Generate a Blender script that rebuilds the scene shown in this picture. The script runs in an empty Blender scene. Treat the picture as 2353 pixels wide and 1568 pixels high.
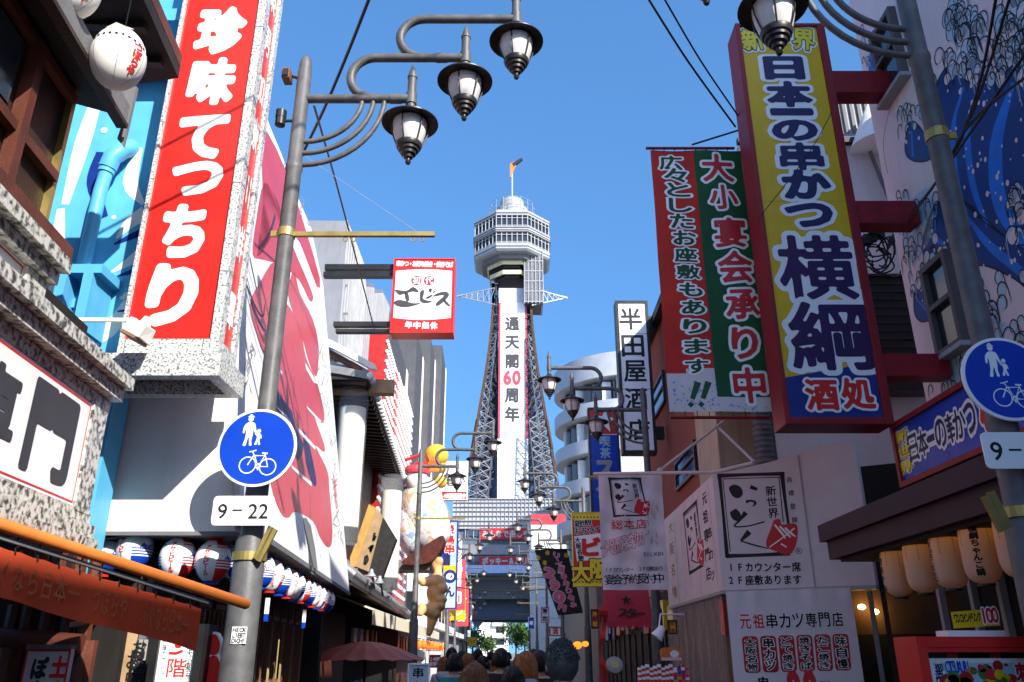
import bpy, math, random
import numpy as np
from mathutils import Vector, Matrix
from mathutils.geometry import tessellate_polygon
SC = bpy.context.scene; COL = SC.collection
R = math.radians
# ---------------------------------------------------------------- camera, sky, sun, exposure
W, H, F, HOR = 2353.0, 1568.0, 1850.0, 1500.0       # photo reading grid, focal length and horizon row in it
CAMZ = 1.7
PITCH = math.atan((HOR - H / 2) / F); CP, SP = math.cos(PITCH), math.sin(PITCH)
cam = bpy.data.cameras.new('camera'); camo = bpy.data.objects.new('camera', cam); COL.objects.link(camo)
cam.sensor_width = 36; cam.lens = 36 * F / W; cam.clip_end = 3000; cam.clip_start = .05
camo.location = (0, 0, CAMZ); camo.rotation_euler = (R(90) + PITCH, 0, 0); SC.camera = camo
SUN_AZ, SUN_EL = R(36), R(34)                        # to the right of straight behind the camera
SDIR = Vector((math.sin(SUN_AZ) * math.cos(SUN_EL), -math.cos(SUN_AZ) * math.cos(SUN_EL), math.sin(SUN_EL)))
wd = bpy.data.worlds.new("World"); SC.world = wd; wd.use_nodes = True
nt = wd.node_tree; bgn = nt.nodes['Background']
sky = nt.nodes.new('ShaderNodeTexSky'); sky.sky_type = 'NISHITA'; sky.sun_disc = False
sky.sun_elevation = SUN_EL; sky.sun_rotation = math.atan2(SDIR.x, SDIR.y)
sky.air_density = 1.0; sky.dust_density = .8; sky.ozone_density = 4.0
hs = nt.nodes.new('ShaderNodeHueSaturation'); hs.inputs['Saturation'].default_value = 1.17; hs.inputs['Hue'].default_value = .498
tcw = nt.nodes.new('ShaderNodeTexCoord'); spx = nt.nodes.new('ShaderNodeSeparateXYZ'); cbx = nt.nodes.new('ShaderNodeCombineXYZ'); mrg = nt.nodes.new('ShaderNodeMapRange')
mrg.inputs['From Min'].default_value = -1; mrg.inputs['From Max'].default_value = 1; mrg.inputs['To Min'].default_value = -.25; mrg.inputs['To Max'].default_value = .85      # an even clear sky: the pale band at the horizon is kept low
nt.links.new(tcw.outputs['Generated'], spx.inputs[0]); nt.links.new(spx.outputs[0], cbx.inputs[0]); nt.links.new(spx.outputs[1], cbx.inputs[1]); nt.links.new(spx.outputs[2], mrg.inputs[0]); nt.links.new(mrg.outputs[0], cbx.inputs[2])
nt.links.new(cbx.outputs[0], sky.inputs[0]); nt.links.new(sky.outputs[0], hs.inputs['Color']); nt.links.new(hs.outputs[0], bgn.inputs[0]); bgn.inputs[1].default_value = .15
sl = bpy.data.lights.new('sun', 'SUN'); sl.energy = 4.2; sl.angle = R(.5); sl.color = (1, .95, .87)
so = bpy.data.objects.new('sun', sl); COL.objects.link(so); so.location = (20, -30, 40)
so.rotation_euler = SDIR.to_track_quat('Z', 'Y').to_euler()
SC.view_settings.view_transform = 'Standard'; SC.view_settings.look = 'None'
SC.view_settings.exposure = 1.08; SC.view_settings.gamma = 1
# ---------------------------------------------------------------- reading the photo: pixel -> ray -> point on a real plane
def ray(px, py):
    a, v = (px - W / 2) / F, (H / 2 - py) / F
    return Vector((a, CP - v * SP, SP + v * CP))
def PY(px, py, Y):
    r = ray(px, py); return Vector((0, 0, CAMZ)) + r * (Y / r.y)
def PX(px, py, X0, s=0.0):
    r = ray(px, py); t = X0 / (r.x - s * r.y); return Vector((0, 0, CAMZ)) + r * t
def PZ(px, py, Z):
    r = ray(px, py); return Vector((0, 0, CAMZ)) + r * ((Z - CAMZ) / r.z)
class Panel:
    """a flat face in the world: origin O, unit axes U (right as seen) and V (up), normal N towards the viewer"""
    def __init__(s, O, U, V=(0, 0, 1)):
        s.O = Vector(O); s.U = Vector(U).normalized(); s.V = Vector(V).normalized(); s.N = s.U.cross(s.V).normalized()
    def uv(s, px, py):
        r = ray(px, py); c = Vector((0, 0, CAMZ))
        t = (s.O - c).dot(s.N) / r.dot(s.N); q = c + r * t - s.O
        return q.dot(s.U), q.dot(s.V)
    def at(s, u, v, n=0.0):
        return s.O + s.U * u + s.V * v + s.N * n
    def px(s, px, py, n=0.0):
        return s.at(*s.uv(px, py), n)
def panY(Y): return Panel((0, Y, 0), (1, 0, 0))
def panL(X0, k=-.03): return Panel((X0, 0, 0), (k, 1, 0))          # wall on the left, seen from the street
def panR(X0, k=.012): return Panel((X0, 0, 0), (-k, -1, 0))        # wall on the right
# ---------------------------------------------------------------- materials
MATS = {}
def M(name, col, rough=.6, metal=0, var=.12, scale=6, bump=0, bscale=60, streak=0, emit=0, alpha=None, spec=.3, coat=0, trans=0):
    if name in MATS: return MATS[name]
    m = bpy.data.materials.new(name); m.use_nodes = True; n = m.node_tree.nodes; l = m.node_tree.links
    b = n['Principled BSDF']; b.inputs['Roughness'].default_value = rough; b.inputs['Metallic'].default_value = metal
    b.inputs['Specular IOR Level'].default_value = spec; b.inputs['Coat Weight'].default_value = coat
    c = tuple(col) + (1,); tc = n.new('ShaderNodeTexCoord'); src = None
    if var:
        no = n.new('ShaderNodeTexNoise'); no.inputs['Scale'].default_value = scale; no.inputs['Detail'].default_value = 6
        l.new(tc.outputs['Object'], no.inputs[0])
        rp = n.new('ShaderNodeValToRGB'); rp.color_ramp.elements[0].position = .3; rp.color_ramp.elements[1].position = .7
        rp.color_ramp.elements[0].color = tuple(x * (1 - var) for x in col) + (1,)
        rp.color_ramp.elements[1].color = tuple(min(1, x * (1 + var)) for x in col) + (1,)
        l.new(no.outputs[0], rp.inputs[0]); src = rp.outputs[0]
        ra = n.new('ShaderNodeMapRange'); ra.inputs[3].default_value = max(.02, rough - .12); ra.inputs[4].default_value = min(1, rough + .12)
        l.new(no.outputs[0], ra.inputs[0]); l.new(ra.outputs[0], b.inputs['Roughness'])
    if streak:
        mp = n.new('ShaderNodeMapping'); mp.inputs['Scale'].default_value = (9, 9, .5); l.new(tc.outputs['Object'], mp.inputs[0])
        n2 = n.new('ShaderNodeTexNoise'); n2.inputs['Scale'].default_value = 1.6; n2.inputs['Detail'].default_value = 7; l.new(mp.outputs[0], n2.inputs[0])
        r2 = n.new('ShaderNodeValToRGB'); r2.color_ramp.elements[0].position = .5; r2.color_ramp.elements[1].position = .75
        l.new(n2.outputs[0], r2.inputs[0])
        mu = n.new('ShaderNodeMath'); mu.operation = 'MULTIPLY'; mu.inputs[1].default_value = streak; l.new(r2.outputs[0], mu.inputs[0])
        mx = n.new('ShaderNodeMix'); mx.data_type = 'RGBA'; l.new(mu.outputs[0], mx.inputs[0])
        if src: l.new(src, mx.inputs[6])
        else: mx.inputs[6].default_value = c
        mx.inputs[7].default_value = tuple(x * .35 + .01 for x in col) + (1,); src = mx.outputs[2]
    if src: l.new(src, b.inputs['Base Color'])
    else: b.inputs['Base Color'].default_value = c
    if bump:
        nb = n.new('ShaderNodeTexNoise'); nb.inputs['Scale'].default_value = bscale; nb.inputs['Detail'].default_value = 5; l.new(tc.outputs['Object'], nb.inputs[0])
        bu = n.new('ShaderNodeBump'); bu.inputs['Strength'].default_value = bump; bu.inputs['Distance'].default_value = .02
        l.new(nb.outputs[0], bu.inputs['Height']); l.new(bu.outputs[0], b.inputs['Normal'])
    if emit:
        b.inputs['Emission Color'].default_value = c; b.inputs['Emission Strength'].default_value = emit
    if alpha is not None: b.inputs['Alpha'].default_value = alpha
    if trans: b.inputs['Transmission Weight'].default_value = trans
    MATS[name] = m; return m
def nodes_of(name):
    m = bpy.data.materials.new(name); m.use_nodes = True; MATS[name] = m
    return m, m.node_tree.nodes, m.node_tree.links, m.node_tree.nodes['Principled BSDF']
# ---------------------------------------------------------------- mesh builder
class MB:
    def __init__(s): s.v = []; s.f = []; s.m = []; s.sm = False
    def add(s, verts, faces, mat):
        b = len(s.v); s.v += [tuple(p) for p in verts]; s.f += [tuple(b + i for i in f) for f in faces]; s.m += [mat] * len(faces); return s
    def quad(s, a, b, c, d, mat): return s.add([a, b, c, d], [(0, 1, 2, 3)], mat)
    def poly(s, pts, mat): return s.add(pts, [tuple(range(len(pts)))], mat)
    def hexa(s, p, mat):      # p: 4 bottom (ccw from above) + 4 top
        return s.add(p, [(3, 2, 1, 0), (4, 5, 6, 7), (0, 1, 5, 4), (1, 2, 6, 5), (2, 3, 7, 6), (3, 0, 4, 7)], mat)
    def box(s, a, b, mat):
        x0, x1 = sorted((a[0], b[0])); y0, y1 = sorted((a[1], b[1])); z0, z1 = sorted((a[2], b[2]))
        return s.hexa([(x0, y0, z0), (x1, y0, z0), (x1, y1, z0), (x0, y1, z0), (x0, y0, z1), (x1, y0, z1), (x1, y1, z1), (x0, y1, z1)], mat)
    def pbox(s, P, u0, v0, u1, v1, n0, n1, mat):      # box on a panel
        u0, u1 = sorted((u0, u1)); v0, v1 = sorted((v0, v1)); n0, n1 = sorted((n0, n1))
        q = [P.at(u0, v0, n1), P.at(u1, v0, n1), P.at(u1, v0, n0), P.at(u0, v0, n0), P.at(u0, v1, n1), P.at(u1, v1, n1), P.at(u1, v1, n0), P.at(u0, v1, n0)]
        return s.hexa(q, mat)
    def beam(s, p0, p1, w, h, mat, up=(0, 0, 1)):
        p0, p1 = Vector(p0), Vector(p1); d = (p1 - p0).normalized(); u = Vector(up)
        if abs(d.dot(u)) > .98: u = Vector((1, 0, 0))
        x = d.cross(u).normalized() * w / 2; z = x.cross(d).normalized() * h / 2
        q = [p0 - x - z, p0 + x - z, p1 + x - z, p1 - x - z, p0 - x + z, p0 + x + z, p1 + x + z, p1 - x + z]
        return s.hexa(q, mat)
    def tube(s, pts, r, mat, seg=8, caps=True):
        pts = [Vector(p) for p in pts]; n = len(pts); rs = r if isinstance(r, (list, tuple)) else [r] * n
        d0 = (pts[1] - pts[0]).normalized(); a = Vector((0, 0, 1)) if abs(d0.z) < .9 else Vector((1, 0, 0)); x = d0.cross(a).normalized()
        vs = []
        for i, p in enumerate(pts):
            d = ((pts[min(i + 1, n - 1)] - pts[max(i - 1, 0)])).normalized(); x = (x - d * x.dot(d)).normalized(); y = d.cross(x)
            for k in range(seg):
                t = 2 * math.pi * k / seg; vs.append(p + (x * math.cos(t) + y * math.sin(t)) * rs[i])
        fs = [(i * seg + k, i * seg + (k + 1) % seg, (i + 1) * seg + (k + 1) % seg, (i + 1) * seg + k) for i in range(n - 1) for k in range(seg)]
        if caps: fs += [tuple(range(seg))[::-1], tuple((n - 1) * seg + k for k in range(seg))]
        return s.add(vs, fs, mat)
    def lathe(s, o, prof, mat, seg=24, sx=1, sy=1, axis=None):
        o = Vector(o); vs = []; n = len(prof)
        for r, z in prof:
            for k in range(seg):
                t = 2 * math.pi * k / seg; p = Vector((r * math.cos(t) * sx, r * math.sin(t) * sy, z))
                vs.append(o + (axis @ p if axis else p))
        fs = [(i * seg + k, i * seg + (k + 1) % seg, (i + 1) * seg + (k + 1) % seg, (i + 1) * seg + k) for i in range(n - 1) for k in range(seg)]
        if prof[0][0] > 1e-6: fs.append(tuple(range(seg))[::-1])
        if prof[-1][0] > 1e-6: fs.append(tuple((n - 1) * seg + k for k in range(seg)))
        return s.add(vs, fs, mat)
    def ball(s, c, rx, ry, rz, mat, seg=16, rings=10, axis=None):
        pr = [(math.sin(math.pi * i / rings), -math.cos(math.pi * i / rings)) for i in range(rings + 1)]
        c = Vector(c); vs = []
        for r, z in pr:
            for k in range(seg):
                t = 2 * math.pi * k / seg; p = Vector((r * math.cos(t) * rx, r * math.sin(t) * ry, z * rz)); vs.append(c + (axis @ p if axis else p))
        fs = [(i * seg + k, i * seg + (k + 1) % seg, (i + 1) * seg + (k + 1) % seg, (i + 1) * seg + k) for i in range(rings) for k in range(seg)]
        return s.add(vs, fs, mat)
    def slab(s, P, uvs, n0, n1, mat):      # polygon on a panel, extruded along its normal
        uvs = list(uvs); a = sum(uvs[i][0] * uvs[(i + 1) % len(uvs)][1] - uvs[(i + 1) % len(uvs)][0] * uvs[i][1] for i in range(len(uvs)))
        if a < 0: uvs.reverse()
        k = len(uvs); f = tessellate_polygon([[Vector((u, v, 0)) for u, v in uvs]])
        vs = [P.at(u, v, n0) for u, v in uvs] + [P.at(u, v, n1) for u, v in uvs]
        fs = [tuple(t) for t in f] + [tuple(i + k for i in t) for t in f] + [(i, (i + 1) % k, (i + 1) % k + k, i + k) for i in range(k)]
        return s.add(vs, fs, mat)
    def split(s, name, parent, **kw):
        """every loose piece becomes a part of its own"""
        par = list(range(len(s.v)))
        def find(a):
            while par[a] != a: par[a] = par[par[a]]; a = par[a]
            return a
        for f in s.f:
            for i in f[1:]: par[find(i)] = find(f[0])
        gr = {}
        for f, mt in zip(s.f, s.m): gr.setdefault(find(f[0]), []).append((f, mt))
        for fs in gr.values():
            m = MB(); ids = {}
            for f, mt in fs:
                for i in f:
                    if i not in ids: ids[i] = len(m.v); m.v.append(s.v[i])
                m.f.append(tuple(ids[i] for i in f)); m.m.append(mt)
            m.build(name, parent, **kw)
    def build(s, name, parent=None, smooth=None, bevel=0, local=False, flip=False):
        me = bpy.data.meshes.new(name); vs = s.v
        root = parent
        while root is not None and root.parent is not None: root = root.parent
        if root is not None and not local:
            mi = root_mat(root).inverted(); vs = [tuple(mi @ Vector(p)) for p in vs]
        me.from_pydata(vs, [], s.f)
        ms = []
        for m in s.m:
            if m not in ms: ms.append(m)
        for m in ms: me.materials.append(MATS[m] if isinstance(m, str) else m)
        idx = {m: i for i, m in enumerate(ms)}
        me.polygons.foreach_set('material_index', [idx[m] for m in s.m])
        if smooth is not None:
            me.polygons.foreach_set('use_smooth', [True] * len(me.polygons))
            me.set_sharp_from_angle(angle=R(smooth))
        me.update()
        o = bpy.data.objects.new(name, me); COL.objects.link(o)
        if parent is not None: o.parent = parent
        if bevel:
            b = o.modifiers.new('bevel', 'BEVEL'); b.width = bevel; b.segments = 2; b.limit_method = 'ANGLE'
        return o
def root_mat(o): return Matrix.Translation(o.location) @ o.rotation_euler.to_matrix().to_4x4() @ Matrix.Diagonal((*o.scale, 1))
def tag(o, label=None, cat=None, group=None, kind=None):
    if label: o['label'] = label
    if cat: o['category'] = cat
    if group: o['group'] = group
    if kind: o['kind'] = kind
    return o
def thing(name, label, cat, loc=(0, 0, 0), rz=0, group=None):
    o = bpy.data.objects.new(name, None); COL.objects.link(o); o.location = loc; o.rotation_euler = (0, 0, rz); o.empty_display_size = .2
    return tag(o, label, cat, group)
KIDS = {}
def copy_tree(o, loc=None, rz=None, label=None, group=None, scale=None):
    kids = {}
    for c in bpy.data.objects:
        if c.parent: kids.setdefault(c.parent.name, []).append(c)
    def rec(a, par):
        c = a.copy(); COL.objects.link(c)
        if par is not None: c.parent = par
        for k in kids.get(a.name, []): rec(k, c)
        return c
    r = rec(o, None)
    if loc is not None: r.location = loc
    if rz is not None: r.rotation_euler = (0, 0, rz)
    if scale: r.scale = (scale,) * 3
    if label: r['label'] = label
    if group: r['group'] = group
    return r
# ---------------------------------------------------------------- lettering: glyph -> distance field -> clean contours at any weight
_tc = bpy.data.curves.new('glyph', 'FONT'); _tc.resolution_u = 3; _to = bpy.data.objects.new('glyph', _tc)
FIELDS = {}; CONT = {}
def field(ch, res):
    k = (ch, res)
    if k in FIELDS: return FIELDS[k]
    _tc.body = ch; _to.to_mesh_clear(); me = _to.to_mesh()
    nv = len(me.vertices); co = np.zeros(nv * 3); me.vertices.foreach_get('co', co); co = co.reshape(-1, 3)[:, :2].copy()
    tri = [tuple(p.vertices) for p in me.polygons]
    wide = ord(ch) > 0x2000
    cx = .5 if wide else (co[:, 0].min() + co[:, 0].max()) / 2
    cy = .38 if wide else .345
    co -= (cx, cy)
    hw = .66; g = np.linspace(-hw, hw, res); X, Y = np.meshgrid(g, g)
    ins = np.zeros(X.shape, bool); cnt = {}
    for t in tri:
        for a in range(1, len(t) - 1):
            p, q, r = co[t[0]], co[t[a]], co[t[a + 1]]
            d = (q[1] - r[1]) * (p[0] - r[0]) + (r[0] - q[0]) * (p[1] - r[1])
            if abs(d) < 1e-12: continue
            i0, i1 = np.searchsorted(g, [min(p[0], q[0], r[0]), max(p[0], q[0], r[0])]); j0, j1 = np.searchsorted(g, [min(p[1], q[1], r[1]), max(p[1], q[1], r[1])])
            if i0 >= i1 or j0 >= j1: continue
            xs, ys = X[j0:j1, i0:i1], Y[j0:j1, i0:i1]
            w0 = ((q[1] - r[1]) * (xs - r[0]) + (r[0] - q[0]) * (ys - r[1])) / d; w1 = ((r[1] - p[1]) * (xs - r[0]) + (p[0] - r[0]) * (ys - r[1])) / d
            ins[j0:j1, i0:i1] |= (w0 >= 0) & (w1 >= 0) & (w0 + w1 <= 1)
        m = len(t)
        for a in range(m):
            e = (min(t[a], t[(a + 1) % m]), max(t[a], t[(a + 1) % m])); cnt[e] = cnt.get(e, 0) + 1
    pts = []
    for (a, b), c in cnt.items():
        if c == 1:
            L = np.linalg.norm(co[a] - co[b]); n = max(1, int(L / (1.32 / res) * 1.6))
            for i in range(n): pts.append(co[a] + (co[b] - co[a]) * (i / n))
    pts = np.array(pts); D = np.full(X.size, 9.0); fl = np.stack([X.ravel(), Y.ravel()], 1)
    for i in range(0, len(pts), 64):
        q = pts[i:i + 64]; d = ((fl[:, None, :] - q[None]) ** 2).sum(2).min(1); D = np.minimum(D, d)
    D = np.sqrt(D).reshape(X.shape); D[~ins] *= -1
    FIELDS[k] = (g, D); return FIELDS[k]
def contour(g, D):
    """faces covering D > 0: verts (n,2), faces"""
    n = len(g); h = g[1] - g[0]; V = []; Fc = []; pos = D > 0
    def lerp(a, b, da, db): return a + (b - a) * (da / (da - db))
    for j in range(n - 1):
        run = None; y0, y1 = g[j], g[j + 1]
        r0, r1 = pos[j], pos[j + 1]; full = r0[:-1] & r0[1:] & r1[:-1] & r1[1:]; anyv = r0[:-1] | r0[1:] | r1[:-1] | r1[1:]
        for i in np.nonzero(anyv)[0]:
            if full[i]:
                if run is not None and run[1] == i and i - run[0] < n // 9: run[1] = i + 1
                else:
                    if run: b = len(V); V += [(g[run[0]], y0), (g[run[1]], y0), (g[run[1]], y1), (g[run[0]], y1)]; Fc.append((b, b + 1, b + 2, b + 3))
                    run = [i, i + 1]
                continue
            c = [(g[i], y0, D[j, i]), (g[i + 1], y0, D[j, i + 1]), (g[i + 1], y1, D[j + 1, i + 1]), (g[i], y1, D[j + 1, i])]; P = []
            for a in range(4):
                p, q = c[a], c[(a + 1) % 4]
                if p[2] > 0: P.append((p[0], p[1]))
                if (p[2] > 0) != (q[2] > 0): P.append((lerp(p[0], q[0], p[2], q[2]), lerp(p[1], q[1], p[2], q[2])))
            if len(P) >= 3: b = len(V); V += P; Fc.append(tuple(range(b, b + len(P))))
        if run: b = len(V); V += [(g[run[0]], y0), (g[run[1]], y0), (g[run[1]], y1), (g[run[0]], y1)]; Fc.append((b, b + 1, b + 2, b + 3))
    return V, Fc
def glyph(ch, off, res, soft=0):
    k = (ch, round(off, 4), res, soft)
    if k not in CONT:
        g, D = field(ch, res); D = D + off
        for _ in range(soft):
            E = np.pad(D, 1, mode='edge'); D = (E[:-2, 1:-1] + E[2:, 1:-1] + E[1:-1, :-2] + E[1:-1, 2:] + 2 * D) / 6
        CONT[k] = contour(g, D)
    return CONT[k]
class Art:
    """flat painted or applied artwork on a panel, one mesh, layers lifted a millimetre or so apart"""
    def __init__(s, P, step=.0015): s.P = P; s.mb = MB(); s.step = step; s.n = 0
    def uvpoly(s, uvs, mat, lev=1):
        uvs = list(uvs); f = tessellate_polygon([[Vector((u, v, 0)) for u, v in uvs]]); n = lev * s.step; out = []
        for t in f:
            a, b, c = (uvs[i] for i in t)
            if (b[0] - a[0]) * (c[1] - a[1]) - (c[0] - a[0]) * (b[1] - a[1]) < 0: t = (t[0], t[2], t[1])
            out.append(tuple(t))
        s.mb.add([s.P.at(u, v, n) for u, v in uvs], out, mat)
    def poly(s, pts, mat, lev=1, smooth=0):
        uvs = [s.P.uv(*p) for p in pts]
        if smooth: uvs = spline(uvs, smooth, True)
        s.uvpoly(uvs, mat, lev)
    def rect(s, u0, v0, u1, v1, mat, lev=1):
        u0, u1 = sorted((u0, u1)); v0, v1 = sorted((v0, v1)); s.uvpoly([(u0, v0), (u1, v0), (u1, v1), (u0, v1)], mat, lev)
    def border(s, u0, v0, u1, v1, w, mat, lev=1):
        u0, u1 = sorted((u0, u1)); v0, v1 = sorted((v0, v1))
        for a in ((u0, v0, u1, v0 + w), (u0, v1 - w, u1, v1), (u0, v0 + w, u0 + w, v1 - w), (u1 - w, v0 + w, u1, v1 - w)): s.rect(*a, mat, lev)
    def disc(s, u, v, r, mat, lev=1, seg=28, rv=None):
        s.uvpoly([(u + r * math.cos(2 * math.pi * k / seg), v + (rv or r) * math.sin(2 * math.pi * k / seg)) for k in range(seg)], mat, lev)
    def ring(s, u, v, r, w, mat, lev=1, seg=32):
        a = [(u + r * math.cos(2 * math.pi * k / seg), v + r * math.sin(2 * math.pi * k / seg)) for k in range(seg)]
        b = [(u + (r - w) * math.cos(2 * math.pi * k / seg), v + (r - w) * math.sin(2 * math.pi * k / seg)) for k in range(seg)]
        n = lev * s.step
        s.mb.add([s.P.at(*p, n) for p in a + b], [(k, (k + 1) % seg, seg + (k + 1) % seg, seg + k) for k in range(seg)], mat)
    def stroke(s, uvs, w, mat, lev=1, sm=0):
        """a brush or paint stroke of varying width along points"""
        ws = w if isinstance(w, (list, tuple)) else [w] * len(uvs)
        if sm:
            q = spline([(u, v, ww) for (u, v), ww in zip(uvs, ws)], sm, False); uvs = [(a[0], a[1]) for a in q]; ws = [a[2] for a in q]
        n = len(uvs); A = []; B = []
        for i in range(n):
            a = uvs[max(i - 1, 0)]; b = uvs[min(i + 1, n - 1)]; dx, dy = b[0] - a[0], b[1] - a[1]; L = math.hypot(dx, dy) or 1; x, y = -dy / L * ws[i] / 2, dx / L * ws[i] / 2
            A.append((uvs[i][0] + x, uvs[i][1] + y)); B.append((uvs[i][0] - x, uvs[i][1] - y))
        k = lev * s.step
        s.mb.add([s.P.at(*p, k) for p in A + B], [(n + i, n + i + 1, i + 1, i) for i in range(n - 1)], mat)
    def pstroke(s, pts, w, mat, lev=1, sm=0): s.stroke([s.P.uv(*p) for p in pts], w, mat, lev, sm)
    def char(s, ch, u, v, w, h, style, lev=1, rot=0, shear=0, bow=0):
        res = style.get('res', 40); c, sn = math.cos(rot), math.sin(rot); s.n += 1; m_ = len(style['layers'])
        for i, (off, mat) in enumerate(style['layers']):
            V, Fc = glyph(ch, off, res, style.get('soft', 0)); n = (lev + (i * 1.6 if m_ > 1 else 0) + s.n % 8 * .16) * s.step
            pts = []
            for x, y in V:
                x += shear * y; X, Y = x * w, y * h; pts.append(s.P.at(u + X * c - Y * sn, v + X * sn + Y * c, n))
            s.mb.add(pts, Fc, mat)
    def fit(s, ch, cx, cy, w, h, style, lev=1, rot=0, px=True):
        """one character whose inked box is centred on (cx, cy) and w x h large, photo grid units or metres"""
        V, _ = glyph(ch, style['layers'][-1][0], style.get('res', 40), style.get('soft', 0)); xs = [p[0] for p in V]; ys = [p[1] for p in V]
        if px: (ua, va), (ub, vb) = s.P.uv(cx - w / 2, cy), s.P.uv(cx + w / 2, cy); (uc, vc), (_, vd) = s.P.uv(cx, cy + h / 2), s.P.uv(cx, cy - h / 2); W_, H_ = math.hypot(ub - ua, vb - va), vd - vc; u, v = s.P.uv(cx, cy)
        else: W_, H_, u, v = w, h, cx, cy
        sx = W_ / (max(xs) - min(xs)); sy = H_ / max(.12, max(ys) - min(ys)); c, n = math.cos(rot), math.sin(rot); dx, dy = -(max(xs) + min(xs)) / 2 * sx, -(max(ys) + min(ys)) / 2 * sy
        s.char(ch, u + dx * c - dy * n, v + dx * n + dy * c, sx, sy, style, lev, rot)
    def line(s, text, a, b, w, h, style, lev=1, px=True, rot=0, shear=0):
        """characters spaced evenly from centre a to centre b (photo grid points unless px=False)"""
        a, b = (s.P.uv(*a), s.P.uv(*b)) if px else (a, b); n = len(text)
        for i, ch in enumerate(text):
            if ch in ' 　': continue
            t = i / max(1, n - 1); s.char(ch, a[0] + (b[0] - a[0]) * t, a[1] + (b[1] - a[1]) * t, w, h, style, lev, rot, shear)
    def build(s, name, parent): return s.mb.build(name, parent)
def spline(p, n, closed):
    m = len(p); out = []
    for i in range(m if closed else m - 1):
        q = [p[(i + k) % m] if closed else p[min(max(i + k, 0), m - 1)] for k in (-1, 0, 1, 2)]
        for k in range(n):
            t = k / n; out.append(tuple(.5 * (2 * b + (c - a) * t + (2 * a - 5 * b + 4 * c - d) * t * t + (3 * b - a - 3 * c + d) * t ** 3) for a, b, c, d in zip(*q)))
    if not closed: out.append(tuple(p[-1]))
    return out
def arc(c, r, a0, a1, n): return [(c[0] + r * math.cos(R(a0 + (a1 - a0) * i / n)), c[1] + r * math.sin(R(a0 + (a1 - a0) * i / n))) for i in range(n + 1)]
def L(r, g, b, k=1.0):
    f = lambda x: ((x / 255 + .055) / 1.055) ** 2.4 if x > 10 else x / 255 / 12.92
    return (f(r) * k, f(g) * k, f(b) * k)
# ---------------------------------------------------------------- material library
M('steel_grey', (.105, .103, .104), .5, .1, .25, 9, .1, streak=.3); M('steel_dark', (.035, .035, .037), .4, .4, .25)
M('lamp_hat', (.045, .04, .036), .38, .5, .25, 12); M('lamp_glass', (.62, .59, .57), .25, 0, .06, 5)
M('plaster_warm', (.8, .75, .72), .6, 0, .05, 2, streak=.08); M('white_paint', (.78, .78, .77), .5, 0, .05, 5, streak=.12); M('white_sign', (.82, .82, .81), .35, 0, .03, 3, streak=.05); M('paper_white', (.8, .77, .7), .7, 0, .05)
M('red_sign', (.62, .022, .018), .32, 0, .1, 2, streak=.12); M('red_deep', (.36, .012, .012), .5, 0, .15); M('red_frame', (.24, .008, .014), .5, 0, .2, 5, streak=.3)
M('ink', (.012, .012, .014), .6, 0, .1); M('ink_soft', (.045, .045, .05), .5, 0, .15); M('ink_grey', (.22, .22, .23), .6)
M('blue_sign', (.006, .05, .42), .3, 0, .06, 3); M('blue_deep', (.008, .03, .2), .4, 0, .1); M('navy', (.012, .015, .09), .5); M('purple_ink', (.03, .008, .07), .5)
M('yellow_sign', (.68, .43, .008), .38, 0, .07, 3, streak=.15); M('yellow_trim', (.75, .6, .03), .4); M('gold_metal', (.35, .27, .09), .4, .6, .2); M('orange_paint', (.62, .17, .03), .55, 0, .12, 4, streak=.2)
M('orange_ink', (.3, .09, .03), .85); M('orange_cloth', (.38, .045, .012), .85, 0, .2, 3); M('green_cloth', (.012, .085, .03), .8, 0, .2, 3); M('red_cloth', (.5, .03, .02), .8, 0, .2, 3); M('pink_ink', (.62, .12, .2), .6)
M('wood_dark', (.035, .018, .011), .55, 0, .35, 5, .2, streak=.4); M('wood_red', (.10, .028, .015), .5, 0, .3, 5, .2, streak=.3); M('wood_mid', (.2, .09, .045), .6, 0, .25, 6, .2, streak=.3)
M('wood_light', (.5, .27, .07), .6, 0, .15, 8, .15, streak=.25); M('wood_black', (.02, .018, .017), .7, 0, .4, 9, .3); M('wood_tan', (.36, .24, .13), .65, 0, .2, 5, .2, streak=.3)
M('concrete', (.5, .485, .45), .85, 0, .15, 3, .3, 30, streak=.4); M('concrete_dark', (.16, .16, .165), .8, 0, .2, 3, .2, streak=.3); M('grey_panel', (.2, .205, .22), .6, 0, .1, 2, streak=.25); M('grey_mid', (.33, .33, .335), .6, 0, .1, 2, streak=.2)
M('tile_dark', (.06, .065, .075), .4, .1, .2, 6); M('tile_grey', (.22, .225, .235), .35, .1, .2, 6, .1); M('brick_red', (.3, .062, .036), .8, 0, .2, 40, .25, 90, streak=.2); M('beige_wall', (.42, .33, .24), .85, 0, .12, 2, .15, streak=.35); M('pink_wall', (.5, .43, .42), .85, 0, .08, 2, .1, streak=.15)
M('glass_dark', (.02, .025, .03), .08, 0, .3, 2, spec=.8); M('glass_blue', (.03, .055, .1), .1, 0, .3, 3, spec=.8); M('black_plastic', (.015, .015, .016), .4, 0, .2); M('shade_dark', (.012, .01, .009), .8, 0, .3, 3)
M('asphalt', (.05, .05, .052), .9, 0, .2, 8, .3, 80); M('paving', (.22, .2, .18), .85, 0, .2, 3, .3, 50); M('skyblue_paint', (.10, .42, .68), .4, 0, .1, 4, streak=.15); M('midblue_paint', (.012, .08, .24), .4, 0, .15, 4)
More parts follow.
